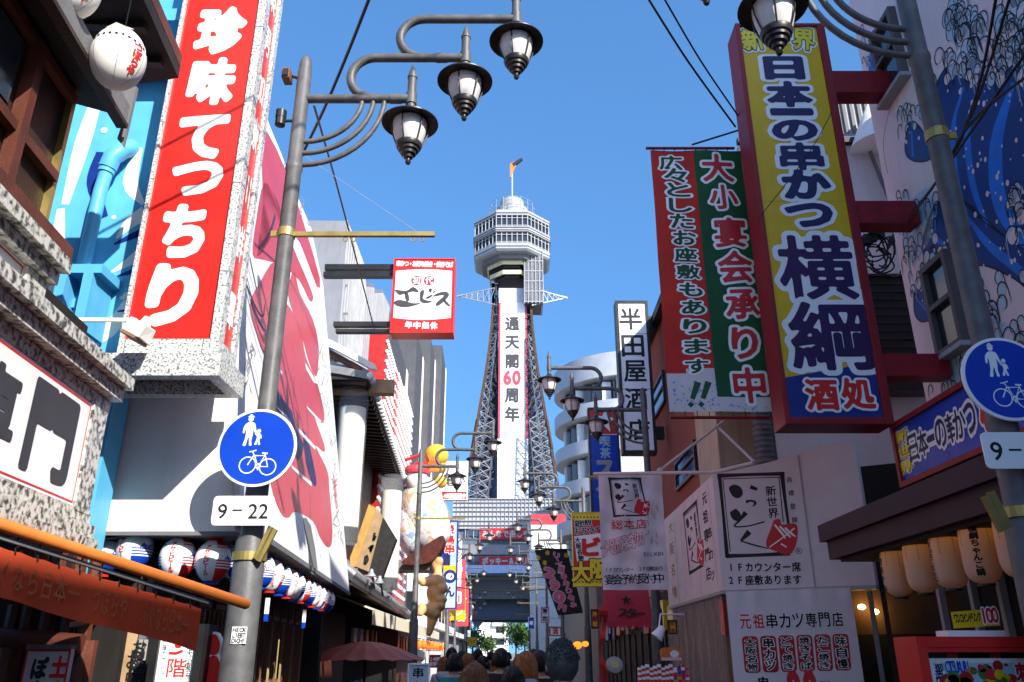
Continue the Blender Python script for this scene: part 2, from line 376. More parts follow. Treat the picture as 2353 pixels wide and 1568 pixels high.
M('tower_steel', (.07, .075, .09), .5, .3, .3, 3); M('tower_light', (.3, .31, .33), .5, .2, .2, 3); M('tower_rust', (.14, .085, .05), .7, 0, .3, 3); M('tower_white', (.33, .335, .345), .55, 0, .1, 1, streak=.35); M('shaft_white', (.6, .6, .6), .6, 0, .06, 1, streak=.2); M('pillar_dark', (.07, .07, .076), .7, 0, .15, 2, streak=.3); M('cream_ring', (.62, .56, .33), .5); M('sheet_white', (.74, .74, .75), .8, 0, .04, 1, .35, 3)
M('net_grey', (.15, .15, .16), .8, 0, .3, 2); M('slate_blue', (.09, .11, .15), .6, .0, .15, 2); M('pale_blue', (.3, .42, .62), .4, 0, .1, 2); M('leaf', (.07, .14, .02), .6, 0, .4, 3); M('leaf_dark', (.03, .07, .012), .6, 0, .4, 3); M('bark', (.06, .045, .035), .9)
M('cable_black', (.008, .008, .009), .5, 0, 0); M('cable_grey', (.3, .3, .3), .5, 0, 0); M('cream_lantern', (.72, .6, .4), .7, 0, .05, 3); M('pink_red', (.52, .055, .075), .4, 0, .1, 3)
# granite with dark speckles
def granite(name, base, dark, lo=.44, hi=.56, sc=46):
    m, n, l, b = nodes_of(name); tc = n.new('ShaderNodeTexCoord'); no = n.new('ShaderNodeTexNoise'); no.inputs['Scale'].default_value = sc; no.inputs['Detail'].default_value = 4
    rp = n.new('ShaderNodeValToRGB'); e = rp.color_ramp.elements; e[0].position = lo; e[0].color = (*dark, 1); e[1].position = hi; e[1].color = (*base, 1)
    l.new(tc.outputs['Object'], no.inputs[0]); l.new(no.outputs[0], rp.inputs[0]); l.new(rp.outputs[0], b.inputs['Base Color']); b.inputs['Roughness'].default_value = .35
granite('granite', (.6, .6, .585), (.1, .13, .12), .37, .53, 62); granite('rough_stone', (.6, .58, .52), (.05, .05, .04), .38, .56, 30)
# ---------------------------------------------------------------- ground
g = MB(); g.box((-1500, -300, -.6), (1500, 2500, -.35), 'paving'); tag(g.build('ground'), kind='structure')
g = MB()
for i in range(40): g.quad((-2.75 - .03 * 6 * i + .18, -30 + 6 * i, 0), (3.4 + .012 * 6 * i - .05, -30 + 6 * i, 0), (3.4 + .012 * 6 * (i + 1) - .05, -24 + 6 * i, 0), (-2.75 - .03 * 6 * (i + 1) + .18, -24 + 6 * i, 0), 'asphalt')
tag(g.build('road'), kind='structure')
g = MB(); g.quad((-40, -40, -.12), (40, -40, -.12), (40, 240, -.12), (-40, 240, -.12), 'paving'); tag(g.build('pavement'), kind='structure')
# ---------------------------------------------------------------- street lamp with three stepped lanterns, arm along local +x
def lamp_post(loc, rz, label):
    t = thing('street_lamp', label, 'street lamp', loc, rz, 'three lantern street lamps lining the street')
    m = MB(); m.lathe((0, 0, 0), [(.16, 0), (.16, .25), (.125, .3), (.115, 1.6), (.108, 2.45), (.085, 2.5), (.08, 3.4), (.068, 3.45), (.066, 5.6), (.074, 5.62), (.074, 5.66), (.064, 5.68), (.062, 6.66), (.058, 6.68), (.058, 6.74), (.05, 6.8), (.03, 6.84), (0, 6.85)], 'steel_grey', 20); m.build('pole', t, 40, local=True)
    Z = 6.37; m = MB(); r = .042
    m.tube([(.05, 0, Z), (.99, 0, Z)], r, 'steel_grey', 10)
    m.tube([(.68, 0, Z + .02)] + [(.64 + .0 - .225 * math.sin(a) * .95, 0, Z + .235 - .225 * math.cos(a)) for a in np.linspace(.15, math.pi, 14)] + [(1.47, 0, Z + .46)], r, 'steel_grey', 10)
    m.tube([(1.12, 0, Z + .47)] + [(1.08 - .225 * math.sin(a) * 1.0, 0, Z + .69 - .225 * math.cos(a)) for a in np.linspace(.15, math.pi, 14)] + [(1.94, 0, Z + .915)], r, 'steel_grey', 10)
    for x, z in ((.99, Z), (1.47, Z + .46), (1.94, Z + .915)):
        m.lathe((x, 0, z), [(.04, -.16), (.04, .22), (.046, .225), (.046, .25), (.034, .26), (.034, .28), (.026, .31), (.008, .38), (0, .39)], 'steel_grey', 12)
        m.lathe((x, 0, z), [(.05, -.06), (.05, .06)], 'steel_grey', 12)
    for p in (.8, 1.2): m.tube([(p, 0, Z), (p + .1, 0, Z)] if p < 1 else [(p, 0, Z + .46), (p + .1, 0, Z + .46)], .048, 'steel_grey', 10)
    m.build('arm', t, 40, local=True)
    for i, (rx, rzz) in enumerate(((.5, .46), (.6, .58), (.7, .70))):
        m = MB(); m.tube([(.05 + rx * math.sin(a), 0, Z - rzz * math.cos(a)) for a in np.linspace(0.02, math.pi / 2, 12)], .024, 'steel_grey', 8); m.build('brace', t, 60, local=True)
    m = MB(); m.lathe((0, 0, 4.95), [(.068, 0), (.075, .005), (.075, .075), (.068, .08)], 'gold_metal', 20)
    m.box((-.13, -.012, 4.965), (-.06, .012, 5.015), 'gold_metal'); m.build('clamp_band', t, local=True)
    m = MB(); m.box((.06, -.018, 4.965), (1.25, .018, 5.005), 'gold_metal')
    for x in (.5, .57, 1.07, 1.14): m.tube([(x + .018 * math.cos(a), 0, 4.94 + .022 * math.sin(a)) for a in np.linspace(math.pi / 2, 2.4 * math.pi, 10)], .005, 'gold_metal', 5)
    m.build('banner_arm', t, local=True)
    for x, z in ((.99, Z), (1.47, Z + .46), (1.94, Z + .915)):
        m = MB(); m.lathe((x, 0, z), [(0, -.13), (.045, -.13), (.05, -.155), (.085, -.185), (.17, -.225), (.235, -.25), (.252, -.262), (.252, -.272), (.235, -.272), (.15, -.25), (.0, -.25)], 'lamp_hat', 32); la = m.build('lamp', t, 40, local=True)
        m = MB(); m.lathe((x, 0, z), [(0, -.25), (.15, -.26), (.152, -.30), (.145, -.36), (.122, -.45), (.1, -.5), (0, -.5)], 'lamp_glass', 28); m.build('lamp_glass', la, 60, local=True)
        m = MB()
        for k in range(6):
            a = k * math.pi / 3 + .25; m.tube([(x + q * math.cos(a), q * math.sin(a), z + w) for q, w in ((.165, -.255), (.168, -.3), (.158, -.37), (.132, -.45), (.112, -.5))], .007, 'lamp_hat', 6)
        m.build('cage', la, local=True)
        m = MB(); m.lathe((x, 0, z), [(.115, -.485), (.118, -.5), (.105, -.53), (.092, -.535), (.088, -.56), (.07, -.57), (.066, -.595), (.045, -.605), (.04, -.63), (.022, -.64), (.02, -.655), (.026, -.67), (.018, -.69), (0, -.695)], 'lamp_hat', 20); m.build('bottom_cap', la, 40, local=True)
    return t
lampL = lamp_post((-1.9, 6.0, 0), 0, 'tall grey street lamp with a round blue sign, before the red and white wall')
lampR = copy_tree(lampL, (2.90, 4.62, 0), math.pi, 'dark street lamp in front of the blue and white wave painted wall')
for o in list(bpy.data.objects):
    if o.parent == lampR and o.name.startswith('banner_arm'): bpy.data.objects.remove(o)
# ---------------------------------------------------------------- tower
def zf(py, Y=150): return PY(1176, py, Y).z
TY = 158.0
tw = thing('observation_tower', 'tall steel lattice tower with a white octagonal viewing deck and long vertical banner', 'tower', (0, TY, 0))
def octv(a, z, s=0): 
    r = a / math.cos(math.pi / 8); return [(r * math.cos(math.pi / 8 + k * math.pi / 4), TY + r * math.sin(math.pi / 8 + k * math.pi / 4), z) for k in range(8)]
def octs(m, lv, mat):
    vs = []; 
    for a, z in lv: vs += octv(a, z)
    n = len(lv); m.add(vs, [(i * 8 + k, i * 8 + (k + 1) % 8, (i + 1) * 8 + (k + 1) % 8, (i + 1) * 8 + k) for i in range(n - 1) for k in range(8)] + [tuple(range(8))[::-1], tuple((n - 1) * 8 + k for k in range(8))], mat)
D = [zf(y) for y in (480, 495, 521, 533, 558, 571)]
m = MB(); octs(m, [(7.0, D[2] - .3), (8.2, D[2] - .1), (8.2, D[1] + .0), (8.2, D[0] - .4), (7.4, D[0])], 'tower_white'); m.v, m.f, m.m = [], [], []
octs(m, [(8.15, D[1]), (8.15, D[0] - .5), (7.2, D[0] + .3)], 'tower_white'); octs(m, [(8.3, D[3]), (8.3, D[2])], 'tower_white'); octs(m, [(7.7, D[5] - .4), (8.1, D[5]), (8.1, D[4])], 'tower_white')
dk = m.build('deck', tw)
m = MB(); octs(m, [(7.75, D[2] - .1), (7.75, D[1] + .1)], 'glass_dark'); octs(m, [(7.65, D[4] - .1), (7.65, D[3] + .1)], 'glass_dark'); m.build('window_band', dk)
m = MB()
for z0, z1, a in ((D[2], D[1], 8.0), (D[4], D[3], 7.92)):
    q = octv(a, 0)
    for k in range(8):
        p0, p1 = Vector(q[k]), Vector(q[(k + 1) % 8])
        for i in range(6):
            p = p0.lerp(p1, i / 6); m.box((p.x - .09, p.y - .09, z0), (p.x + .09, p.y + .09, z1), 'tower_white')
        for zz in (z1 - (z1 - z0) * .22, z0 + (z1 - z0) * .12): m.beam(p0 + Vector((0, 0, zz)), p1 + Vector((0, 0, zz)), .1, .14, 'tower_white')
    for zz, aa in ((D[2] - .35, 8.34), (D[3] + .3, 8.34), (D[5] + .5, 8.14), (D[1] + .5, 8.2)):
        q2 = octv(aa, zz)
        for k in range(8): m.beam(q2[k], q2[(k + 1) % 8], .08, .12, 'concrete_dark')
m.build('mullions', dk)
# stepped underside with cream rings
Yr = 153
E = [zf(y, Yr) for y in (572, 581, 590, 600, 609, 619, 629, 640)]
m = MB(); octs(m, [(3.0, E[6] + .3), (4.6, E[1]), (5.2, E[0] + .3), (7.2, D[5] - .2)], 'steel_dark'); octs(m, [(6.4, E[3]), (6.4, E[1]), (7.0, E[0] + .4)], 'concrete_dark'); us = m.build('underside', tw)
m = MB()
for a, i in ((5.75, 1), (5.15, 3), (4.6, 5)): [m.beam(octv(a, (E[i] + E[i + 1]) / 2)[k], octv(a, (E[i] + E[i + 1]) / 2)[(k + 1) % 8], .35, E[i] - E[i + 1] - .1, 'cream_ring') for k in range(8)]; octs(m, [(a - .9, E[i + 1] - .3), (a - .7, E[i])], 'steel_dark')
m.build('rings', us)
# roof drum, dome, railing, vane
m = MB(); Q = [zf(y, 153) for y in (434, 441, 447, 461, 478)]
m.lathe((0, TY, 0), [(4.3, Q[4] - 1.5), (4.3, Q[4]), (3.6, Q[4]), (3.6, Q[3] + .2), (2.75, Q[3] + .3), (2.75, Q[2]), (2.6, Q[1] + .3), (2.0, Q[0] - .1), (1.0, Q[0] + .35), (0, Q[0] + .45)], 'tower_white', 24); m.build('dome', tw, 30)
m = MB(); zr0, zr1 = Q[4] + .2, Q[4] + 3.1
for k in range(16):
    a = 2 * math.pi * k / 16; m.tube([(4.9 * math.cos(a), TY + 4.9 * math.sin(a), zr0 - 1.2), (4.9 * math.cos(a), TY + 4.9 * math.sin(a), zr1)], .06, 'tower_light', 5)
for z in (zr0 + .8, zr0 + 1.9, zr1): m.tube([(4.9 * math.cos(2 * math.pi * k / 32), TY + 4.9 * math.sin(2 * math.pi * k / 32), z) for k in range(33)], .05, 'tower_light', 5)
m.build('railing', tw)
m = MB(); zt = Q[0]; m.tube([(0, TY, zt), (0, TY, zf(388, TY))], .22, 'tower_white', 8)
ms = m.build('mast', tw)
m = MB(); P = panY(TY)
m.slab(P, [P.uv(*q) for q in ((1172, 378), (1183, 372), (1186, 380), (1180, 395), (1175, 408), (1172, 408))], -.2, .2, 'orange_paint'); m.slab(P, [P.uv(*q) for q in ((1177, 377), (1198, 364), (1201, 368), (1181, 384))], -.3, .3, 'ink'); m.build('vane', ms)
# lattice shaft
PR = [(690, 3.95), (740, 4.2), (790, 4.6), (850, 5.25), (910, 6.0), (970, 6.75), (1030, 7.5), (1090, 8.2), (1150, 8.9)]
def hw(py): return float(np.interp(py, [p[0] for p in PR], [p[1] for p in PR]))
m = MB(); ml = MB(); mrs = {}; rng = random.Random(3); lv = [640, 665] + list(range(690, 1151, 23)); prev = None
for py in lv:
    h = hw(py); z = zf(py, 151.5); pts = [(-h, -h), (h, -h), (h, h), (-h, h)]; cur = [[Vector((a[0] + (b[0] - a[0]) * t, TY + a[1] + (b[1] - a[1]) * t, z)) for t in np.linspace(0, 1, 9)] for a, b in zip(pts, pts[1:] + pts[:1])]
    for q, f in enumerate(cur):
        if q == 0: [(m if rng.random() < .6 else ml).beam(f[i], f[j], .16, .2, 'tower_steel') for i, j in ((0, 1), (7, 8))] ; continue
        (m if rng.random() < .6 else ml).beam(f[0], f[-1], .16, .2, 'tower_steel' if rng.random() < .6 else 'tower_light')
    if prev:
        for q, (f0, f1) in enumerate(zip(prev, cur)):
            ok = lambda *p: q > 0 or all(abs(a.x) > 3.25 for a in p)
            for i in range(9):
                if not ok(f0[i], f1[i]): continue
                if i in (0, 8): mrs.setdefault((f0[i].x > 0, f0[i].y > TY), MB()).beam(f0[i], f1[i], .55, .5, 'tower_rust')
                elif i in (1, 2, 6, 7): m.beam(f0[i], f1[i], .22, .2, 'tower_steel')
            for i in (0, 1, 6, 7):
                if not ok(f0[i], f1[i + 1], f1[i], f0[i + 1]): continue
                m.beam(f0[i], f1[i + 1], .13, .12, 'tower_light' if (i + int(z)) % 2 else 'tower_steel'); m.beam(f0[i + 1], f1[i], .13, .12, 'tower_steel')
            for a, b in ((0, 2), (2, 0), (6, 8), (8, 6)):
                if ok(f0[a], f1[b]): ml.beam(f0[a], f1[b], .1, .1, 'tower_light')
    for q_ in range(16):      # dense bracing inside the two leg bands
        s_ = -1 if q_ % 2 else 1; y_ = rng.uniform(-.9, .9) * h; m.beam((s_ * rng.uniform(3.1, h), TY + y_, z - rng.uniform(.2, 1.8)), (s_ * rng.uniform(3.1, h), TY + y_ + rng.uniform(-1, 1), z + rng.uniform(.4, 2)), .17, .17, 'tower_steel') if h > 3.6 else None
    for sc_ in (.62, .8):      # inner frames and stair landings
        a_ = h * sc_
        for x_ in (-a_, a_):
            if abs(x_) > 3.0: m.beam((x_, TY - a_ * .6, z), (x_, TY + a_, z), .16, .3, 'tower_steel'); m.beam((x_, TY - h * .5, z), (math.copysign(h, x_), TY - h * .9, z + 1.5), .12, .12, 'tower_steel'); m.beam((x_, TY, z - 1.2), (math.copysign(h, x_) * .95, TY + h * .5, z + 1.6), .12, .12, 'tower_light')
    prev = cur
lt = m.build('lattice', tw); ml.build('braces', lt); [q.build('leg', lt) for q in mrs.values()]
m = MB(); z0, z1 = zf(1150), zf(640)
m.box((-2.75, TY - 3.2, z0), (2.75, TY + 3, z1), 'shaft_white'); m.build('shaft', tw)
m = MB(); m.add([(-7.2, TY + 2.2, z0), (-2.6, TY + 1.8, z0), (-2.6, TY + 1.8, zf(760)), (-3.2, TY + 1.8, zf(760))], [(0, 1, 2, 3)], 'glass_blue')
m.add([(7.2, TY + 2.4, z0), (3.2, TY + 2.4, zf(760)), (2.6, TY + 1.9, zf(760)), (2.6, TY + 1.9, z0)], [(0, 1, 2, 3)], 'glass_blue'); m.split('stair_glazing', tw)
m = MB(); X0, X1 = 2.6, 6.5; za, zb = zf(690, 152), zf(574, 152)
m.box((X0, TY - 5.2, za), (X1 - .3, TY + 2, zb), 'net_grey')
for i in range(6):
    z = za + (zb - za) * i / 5; m.box((X0 - .1, TY - 5.35, z - .1), (X1, TY - 5.2, z + .1), 'tower_light'); m.box((X1 - .25, TY - 5.3, z - .1), (X1, TY + 2, z + .1), 'tower_light')
for i in range(6):
    x = X0 + (X1 - X0) * i / 5; m.box((x - .08, TY - 5.4, za - .4), (x + .08, TY - 5.25, zb), 'tower_light')
m.build('scaffold', tw)
for s, tip, bs in ((-1, (1052, 681), (1137, 662, 700)), (1, (1302, 685), (1222, 662, 702))):      # light trusses sticking out on both sides
    m = MB(); T = PY(*tip, TY - 3); B = [PY(bs[0], bs[1], TY - 5), PY(bs[0], bs[2], TY - 5), PY(bs[0], bs[1], TY + 2), PY(bs[0], bs[2], TY + 2)]; mid = [b.lerp(T, .55) for b in B]
    for b in B: m.beam(b, b.lerp(T, .9), .2, .2, 'tower_light')
    for k in range(1, 6):
        c = [b.lerp(T, k / 6.5) for b in B]; c2 = [b.lerp(T, (k - 1) / 6.5) for b in B]
        for i, j in ((0, 1), (1, 3), (3, 2), (2, 0)): m.beam(c[i], c[j], .12, .12, 'tower_light'); m.beam(c2[i], c[j], .1, .1, 'tower_light')
    m.beam(B[0].lerp(T, .85), T + (T - B[0]) * .02, .35, .35, 'tower_light'); m.build('truss_arm', tw)
PB = panY(TY - 3.25); m = MB(); u0, vb = PB.uv(1144.5, 1008); u1, vt = PB.uv(1210.5, 696)
m.pbox(PB, u0, vb, u1, vt, .02, .1, 'white_sign'); bn = m.build('banner', tw)
a = Art(Panel(PB.at(0, 0, .1), PB.U, PB.V), .03); a.rect(u0, vb, u0 + .32, vt, 'pink_red', 1); a.rect(u1 - .32, vb, u1, vt, 'pink_red', 1)
for k in range(60):
    v = vb + (vt - vb) * k / 60; dv = (vt - vb) / 60
    for u, s in ((u0 + .32, 1), (u1 - .32, -1)): a.uvpoly([(u - s * .02, v), (u + s * .17, v + dv / 2), (u - s * .02, v + dv)], 'pink_red', 2)
ST = dict(layers=[(.035, 'ink_soft')], res=44)
for ch, y in zip('通天閣周年', (744, 786, 830, 908, 952)): a.line(ch, (1177, y), (1177, y), 3.0, 3.2, ST, 2)
for ch, x in (('6', 1166), ('0', 1187)): a.line(ch, (x, 868), (x, 868), 3.3, 4.0, dict(layers=[(.045, 'pink_red')], res=44), 2)
a.build('lettering', bn)
m = MB(); rs = random.Random(4); v2 = PB.uv(1177, 1150)[1]
nx, nz = 3, 12; m.pbox(PB, u0 - .1, v2, u1 + .1, vb, -.02, .02, 'net_grey')
for i in range(nx):
    for k in range(nz):
        ua, ub = u0 - .1 + (u1 - u0 + .2) * i / nx, u0 - .1 + (u1 - u0 + .2) * (i + 1) / nx; va, vb2 = v2 + (vb - v2) * k / nz, v2 + (vb - v2) * (k + 1) / nz
        d = rs.uniform(0, .05); m.pbox(PB, ua, va, ub - .05, vb2 - .07, .0, .1 + d, 'sheet_white')
m.build('lower_sheeting', tw)
# block the tower stands on
M('facade_light', (.4, .4, .41), .6, 0, .06, 1); M('arch_steel', (.3, .34, .4), .6, 0, .1, 1); YB = 146.0; B = panY(YB)
bb = thing('tower_base_building', 'grey gridded building with two dark red sign bands straddling the street under the tower', 'building', (0, 158, 0))
def br(x0, y0, x1, y1, n0, n1, mat, mb): (ua, va), (ub, vb_) = B.uv(x0, y1), B.uv(x1, y0); mb.pbox(B, ua, va, ub, vb_, n0, n1, mat)
m = MB(); br(1040, 1146, 1300, 1215, -24, 0, 'facade_light', m); br(1040, 1215, 1300, 1300, -24, -.6, 'slate_blue', m)
br(1030, 1300, 1300, 1318, -24, .8, 'pale_blue', m); br(1030, 1318, 1300, 1372, -24, -6, 'concrete_dark', m); br(1030, 1372, 1300, 1420, -24, -9, 'slate_blue', m); br(1015, 1318, 1050, 1500, -24, -3, 'slate_blue', m); br(1240, 1318, 1300, 1500, -24, -3, 'slate_blue', m); m.build('body', bb)
m = MB()
for i in range(29):
    x = 1040 + 9.3 * i; br(x - .7, 1146, x + .7, 1212, 0, .25, 'tower_light', m)
for y in (1147, 1155, 1165, 1175, 1186, 1197, 1207): br(1040, y - .7, 1300, y + .7, 0, .3, 'tower_light', m)
m.build('facade_grid', bb)
m = MB(); br(1068, 1216, 1300, 1232, -.6, -.4, 'glass_blue', m); br(1066, 1277, 1300, 1290, -.6, -.4, 'glass_blue', m); 
for i in range(12): br(1068 + 19 * i, 1216, 1070 + 19 * i, 1236, -.4, -.2, 'grey_mid', m); br(1068 + 19 * i, 1277, 1070 + 19 * i, 1292, -.4, -.2, 'grey_mid', m)
br(1045, 1252, 1300, 1275, -.6, .2, 'grey_panel', m); m.build('window_rows', bb)
for (y0, y1, x0, txt, xa, xb) in ((1219, 1245, 1102, 'みんなで楽しもう', 1115, 1224), (1284, 1305, 1100, 'ポッキー&ぷリツ', 1115, 1220)):
    m = MB(); br(x0, y0 - 5, 1300, y1 - 5, -.5, .1, 'red_deep', m); sb = m.build('sign_band', bb); a = Art(Panel(B.at(0, 0, .1), B.U, B.V), .02); yc = (y0 + y1) / 2 - 5; a.line(txt, (xa, yc), (xb, yc), 1.15, 1.35, dict(layers=[(.05, 'grey_mid')], res=26), 1); a.build('lettering', sb)
m = MB()
for (x0, y0), (x1, y1), w in (((1154, 1357), (1092, 1440), 2.2), ((1154, 1357), (1262, 1357), 1.6), ((1240, 1357), (1262, 1380), 1.8), ((1150, 1352), (1112, 1318), 1.4), ((1146, 1352), (1170, 1318), 1.4), ((1205, 1318), (1225, 1350), 1.2), ((1100, 1430), (1080, 1340), .8)):
    m.beam(PY(x0, y0, YB + 12), PY(x1, y1, YB + 12), 1.2, w, 'arch_steel', up=(0, 1, 0))
for x in (1090, 1120, 1180, 1195): m.beam(PY(x, 1320, YB + 11), PY(x, 1340, YB + 11), .3, .3, 'grey_mid')
m.build('arch_beams', bb)
# ================================================================ LEFT SIDE OF THE STREET
BOLD = dict(layers=[(.045, 'ink')], res=44, soft=1)
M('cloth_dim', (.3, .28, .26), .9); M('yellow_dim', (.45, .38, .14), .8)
def ST(mat, off=.03, res=36, soft=0): return dict(layers=[(off, mat)], res=res, soft=soft)
def OUT(fill, edge, off=.03, w=.06, res=44, soft=0): return dict(layers=[(off + w, edge), (off, fill)], res=res, soft=soft)
# ---- round traffic sign and its time plate
def walk_pictogram(a, C, k):
    """adult, child and bicycle, C = disc centre in panel uv, k = metres per photo unit"""
    q = lambda x, y: (C[0] + (x - 590) * k, C[1] - (y - 1026) * k)
    P = lambda pts, sm=3: a.uvpoly(spline([q(*p) for p in pts], sm, True), 'white_sign', 2)
    a.disc(*q(569, 958), 6.2 * k, 'white_sign', 2, 16); P([(562, 953), (577, 954), (573, 950), (571, 947), (567, 947), (565, 950)])
    P([(564, 966), (574, 966), (580, 970), (584, 985), (588, 993), (585, 995), (579, 987), (577, 982), (577, 996), (575, 1010), (577, 1021), (571, 1021), (569, 1001), (565, 1010), (563, 1022), (556, 1021), (560, 1006), (561, 985), (559, 982), (557, 992), (553, 991), (555, 975)], 2)
    a.disc(*q(591, 987), 4.6 * k, 'white_sign', 3, 14); P([(588, 993), (594, 993), (598, 999), (598, 1006), (595, 1004), (594, 1010), (597, 1019), (592, 1020), (591, 1011), (588, 1020), (583, 1019), (587, 1008), (587, 999), (583, 996), (582, 992)], 2)
    for x, y in ((573, 1068), (620, 1072)): a.ring(*q(x, y), 20 * k, 2.4 * k, 'white_sign', 2, 36)
    S = lambda pts, w=2.6: a.stroke([q(*p) for p in pts], w * k, 'white_sign', 3)
    S([(573, 1068), (586, 1044), (581, 1036), (574, 1037)]); S([(581, 1036), (590, 1033)]); S([(587, 1046), (611, 1046), (598, 1071), (587, 1046)]); S([(598, 1071), (620, 1072), (612, 1046), (610, 1041)]); S([(604, 1040), (617, 1041)], 3.5); a.ring(*q(598, 1071), 6 * k, 2.2 * k, 'white_sign', 4, 16); S([(598, 1064), (598, 1080)], 3)
def traffic_sign(loc, r, k, label, plate, plabel, band):
    t = thing('round_traffic_sign', label, 'traffic sign', loc); P = Panel(loc, (1, 0, 0)); ax = Matrix.Rotation(R(90), 3, 'X')
    m = MB(); m.lathe(loc, [(0, -.012), (r - .006, -.012), (r, -.008), (r, .006), (r - .012, .008), (0, .008)], 'white_sign', 56, axis=ax); m.build('plate', t, 40)
    a = Art(Panel(P.at(0, 0, .008), P.U, P.V), .0012); a.disc(0, 0, r - .018, 'blue_sign', 1, 56); walk_pictogram(a, (0, 0), k); a.build('symbols', t)
    m = MB(); m.pbox(P, -.03, -r * .35, .03, -r * .3, -.14, -.012, 'steel_grey'); m.pbox(P, -.03, r * .3, .03, r * .35, -.14, -.012, 'steel_grey'); m.split('bracket', t)
    l2 = Vector(loc) + Vector((plate, 0, -r - .17)); t2 = thing('time_plate', plabel, 'traffic sign', l2); Q = Panel(l2, (1, 0, 0)); w, h = .22, .105
    m = MB(); uv = []
    for cx, cy, a0 in ((w - .03, h - .03, 0), (-w + .03, h - .03, 90), (-w + .03, -h + .03, 180), (w - .03, -h + .03, 270)): uv += [(cx + .03 * math.cos(R(a0 + q)), cy + .03 * math.sin(R(a0 + q))) for q in (0, 30, 60, 90)]
    m.slab(Q, uv, -.01, 0, 'white_sign'); m.pbox(Q, -.02, -.05, .02, .05, -.13, -.01, 'steel_grey'); m.build('plate', t2)
    a = Art(Q, .0015)
    for c, x in zip('922', (-.147, .073, .149)): a.char(c, x, -.005, .15, .15, ST('ink', .012, 44))
    a.rect(-.077, -.004, -.005, .008, 'ink')
    a.build('lettering', t2)
traffic_sign((-1.885, 5.84, 3.115), .292, .292 / 92, 'round blue sign with walking adult, child and bicycle, sunlit on the lamp before the mural', -.05, 'small white sunlit plate reading 9-22 under the round blue sign', 0)
traffic_sign(PY(2311, 871, 4.48), .256, .256 / 92, 'round blue walking and cycling sign in shade, cut by the right picture edge', .0, 'grey shaded time plate under the round blue sign by the wave wall', 0)
# sticker on the pole
t = thing('pole_sticker', 'small black and white lettered sticker on the grey lamp pole', 'sticker', (-1.88, 5.88, 1.85))
Q = Panel(PY(549, 1460, 5.885), (1, .1, 0), (0, 0, 1)); m = MB(); m.pbox(Q, -.05, -.055, .05, .055, -.01, 0, 'white_sign'); m.build('sheet', t)
a = Art(Q, .001)
for j, w in enumerate(('HECK', 'LIEBT', 'DICH!')): a.line(w, (-.034, .034 - .035 * j), (.034, .034 - .035 * j), .035, .04, ST('ink', .04, 26), px=False)
a.build('lettering', t)
# spotlights on the left pole
for (x, y), lab, n in (((645, 272), 'short black cylinder spotlight on the left side of the lamp pole', 'spotlight'), ((664, 176), 'small brown box camera high on the left side of the lamp pole', 'security_camera')):
    p = PY(x, y, 6.0); t = thing(n, lab, 'spotlight' if n == 'spotlight' else 'camera', p); m = MB()
    if n == 'spotlight': m.lathe(p, [(.03, -.08), (.045, -.075), (.045, .0), (.048, .0), (.048, .075), (.04, .08)], 'black_plastic', 16)
    else: m.box(p + Vector((-.05, -.06, -.05)), p + Vector((.02, .06, .05)), 'wood_mid'); m.box(p + Vector((-.04, -.075, -.04)), p + Vector((.01, -.06, .03)), 'black_plastic')
    m.build('housing', t, 40); m = MB(); m.tube([p + Vector((.03, 0, -.03 if n == 'spotlight' else 0)), Vector((-1.93, 6, p.z - .03))], .014, 'steel_dark'); m.build('bracket', t)
# ---- blue painted wall with pipe
BW = panY(5.95); t = thing('blue_painted_wall', 'sky blue wall with white brush waves behind the tall red sign', 'wall', (-4, 5.95, 0))
xe = BW.uv(268, 880)[0]; m = MB(); m.box((-9, 5.95, 0), (xe, 6.2, 11), 'skyblue_paint'); bw = m.build('body', t)
a = Art(BW)
def S(pts, ws, mat, lev=1): a.pstroke(pts, [w * .0032 for w in ws], mat, lev, 5)
for pts, ws in (([(335, 490), (300, 512), (268, 548)], (46, 34, 6)), ([(335, 575), (300, 600), (252, 628)], (40, 26, 4)), ([(140, 480), (132, 560), (120, 600)], (20, 34, 10)), ([(150, 600), (172, 660), (180, 700)], (6, 22, 4)), ([(60, 750), (100, 740), (150, 790)], (10, 40, 20)), ([(330, 660), (300, 680), (275, 685)], (36, 24, 6)), ([(300, 690), (250, 760), (190, 800)], (30, 40, 10)), ([(330, 60), (305, 80), (262, 66)], (14, 34, 14)), ([(320, 340), (300, 420), (330, 470)], (20, 40, 10)), ([(225, 220), (190, 330), (150, 470)], (30, 44, 20)), ([(90, 690), (140, 640), (150, 560)], (10, 30, 16))): S(pts, ws, 'white_paint', 1)
for pts, ws in (([(335, 530), (300, 545), (262, 562)], (22, 18, 5)), ([(330, 618), (300, 626), (270, 635)], (20, 14, 3)), ([(80, 700), (120, 690), (160, 740), (180, 820)], (14, 34, 26, 8)), ([(330, 700), (300, 712), (270, 716)], (18, 12, 4)), ([(128, 545), (120, 600)], (24, 14)), ([(322, 110), (300, 120), (270, 112)], (12, 16, 6)), ([(170, 690), (178, 740), (190, 770)], (6, 22, 6)), ([(240, 500), (215, 420), (230, 350)], (20, 36, 20))): S(pts, ws, 'blue_deep', 2)
for x, y, r in ((291, 680, .03), (313, 676, .03), (147, 560, .025), (262, 500, .02), (240, 300, .03)): a.disc(*BW.uv(x, y), r, 'white_paint', 3)
a.build('painted_waves', bw)
